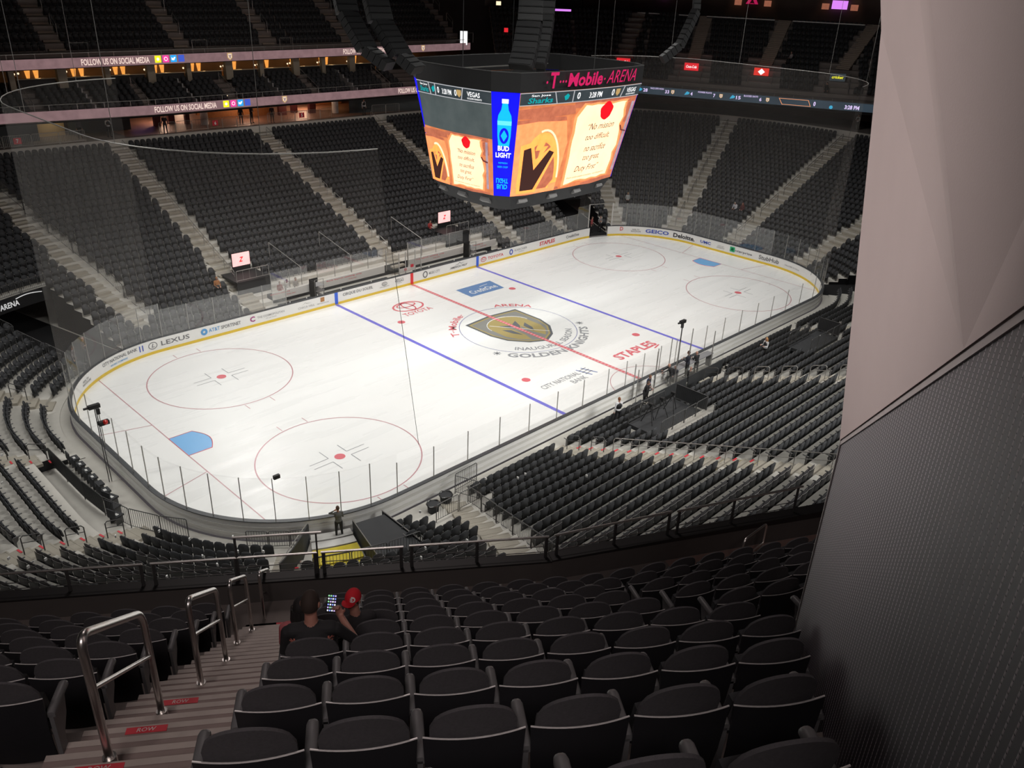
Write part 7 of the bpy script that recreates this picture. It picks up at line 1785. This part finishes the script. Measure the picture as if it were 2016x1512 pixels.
# ---- the spectators in front of us
def fseat(k, a, b, dz=0): return tuple(row_pt(k, a, b, dz))
SKF = mat('skin_foreground', (.42, .20, .15), .55, noise=.08, nscale=30)
PHW = Vector((-39.758, -35.44, 19.10)); ML = Vector(fseat(6, -1.31, -.12, -.06)); RL = Matrix.Rotation(-th, 3, 'Z')
pl = RL @ (PHW - ML); wr_ = pl + Vector((.075, -.02, -.09))
mp_, hd, Rt, _ = person(tuple(ML), th, 'man with cropped hair in black jersey seated right of the stairs, back to us', pose='sit', top=(.018, .018, .020), legs=(.02, .02, .025), hair=(.040, .026, .020), skin=SKF, arms=('lap', ((.36, .06, .74), tuple(wr_), (-.25, .1, 1), (.3, 1, 0), 1.0)), hairstyle='buzz', vox=.0085, s=.97, lean=.05, sleeve=False, turn=-.25, broad=1.12)
gm = mat('jersey_print', (.13, .12, .12), .7, noise=.1); g = MB(); put_text(g, 'RAKUTEN', lambda u, v: (-.13 + u, -.205 + .02 * abs(u - .13) / .13 - .01, .66 + v), .26, .05, 0, .02)
for sx_ in (0,):
    g2 = MB(); g2.add([(-.03, -.195, .78), (.03, -.195, .78), (.0, -.185, .82)], [(0, 1, 2)])
    # print follows the back: push each vertex back onto the shirt surface
def wrap_back(gb, body, off=.004):
    from mathutils.bvhtree import BVHTree
    me = body.data; bv = BVHTree.FromPolygons([v.co for v in me.vertices], [tuple(p.vertices) for p in me.polygons]); out = []
    for v in gb.v:
        h_ = bv.ray_cast(Vector((v[0], -1, v[2])), Vector((0, 1, 0)))
        out.append((v[0], h_[0].y - off, v[2]) if h_[0] else v)
    gb.v = out; return gb
bd = [c for c in mp_.children if c.name.startswith('body')][0]
o = wrap_back(g, bd).build('jersey_lettering', gm, mp_); o = wrap_back(g2, bd).build('jersey_mark', mat('jersey_mark_pale', (.30, .29, .29), .7, noise=.05), mp_)
for q in (-1, 1):
    g = MB()
    for k in range(4): a_ = PI * k / 4; g.add([(q * .145 + .045 * math.cos(a_) - .007 * math.sin(a_), 0, .935 + .035 * math.sin(a_) + .007 * math.cos(a_)), (q * .145 - .045 * math.cos(a_) - .007 * math.sin(a_), 0, .935 - .035 * math.sin(a_) + .007 * math.cos(a_)), (q * .145 - .045 * math.cos(a_) + .007 * math.sin(a_), 0, .935 - .035 * math.sin(a_) - .007 * math.cos(a_)), (q * .145 + .045 * math.cos(a_) + .007 * math.sin(a_), 0, .935 + .035 * math.sin(a_) - .007 * math.cos(a_))], [(0, 1, 2, 3)])
    wrap_back(g, bd).build('shoulder_star', mat('star_red', (.50, .16, .12), .7, noise=.05) if q < 0 else bpy.data.materials['star_red'], mp_)
ch_, hd2, Rt2, cap_ = person(fseat(7, -.99, .0, -.16), th + .35, 'child in bright red cap seated at the man\'s right, leaning towards his phone', pose='sit', top=(.03, .028, .03), legs=(.03, .03, .04), hair=(.02, .015, .012), skin=SKF, arms=('lap', 'lap'), hairstyle='short', hat=(.62, .012, .025), vox=.0085, s=.88, sleeve=False, turn=2.3, lean=.12)
g = MB(); Rb = Rt2
def capfn(u, v):
    a_ = PI * .5 + u / .10; return tuple(hd2 + Rt2 @ Vector((.094 * math.cos(a_) * math.cos(v / .14), .115 * math.sin(a_) * math.cos(v / .14), .045 + .10 * math.sin(v / .12))))
# letter on the side of the cap that faces us
def letterfn(u, v):
    a_ = PI * 1.0 + .95 + (u - .02) / .10; ph = .18 + v / .13
    return tuple(hd2 + Matrix.Identity(3) @ Vector((.1 * math.cos(a_ + .15) * math.cos(ph), .118 * math.sin(a_ + .15) * math.cos(ph), .022 + .122 * math.sin(ph))))
put_text(g, 'D', letterfn, .062, .070, .1, .05); g.build('cap_letter', pm((.75, .70, .68)), cap_)
g = MB()
for k in range(3): g.bar(letterfn(-.008 + .0, .01 + k * .017), letterfn(.03, .014 + k * .017), .005, .004)
g.build('cap_letter_stroke', pm((.75, .70, .68)), cap_)
lh_, *_ = person(fseat(7, -1.50, -.10, -.12), th - .2, 'person with long dark hair and pink top half hidden behind the cropped-haired man', pose='sit', top=(.45, .12, .13), legs=(.03, .03, .04), hair=(.012, .010, .010), skin=SKF, arms='lap', hairstyle='long', vox=.01, s=.90)
# phone with lit icons, held up between them
ph = empty('mobile_phone', tuple(PHW), 'black mobile phone with glowing rows of app icons held by the man', 'phone', rz=th - .05)
g = MB(); Mx = Matrix.Rotation(-.45, 4, 'X') @ Matrix.Rotation(.12, 4, 'Y'); g.box((0, 0, 0), (.088, .010, .175), M=Mx); g.build('phone_body', M['black'], ph)
r_ = random.Random(5); cols = [led('icon_' + n_, c, 1.1) for n_, c in (('blue', (.25, .35, .9)), ('white', (.85, .85, .95)), ('green', (.3, .7, .35)), ('violet', (.6, .45, .85)))]
for row in range(6):
    for c_ in range(4):
        g = MB(); g.box((-.029 + c_ * .0195, -.0065, .068 - row * .0265), (.0125, .002, .0135), M=Mx); g.build('app_icon', cols[r_.randrange(4)], ph)
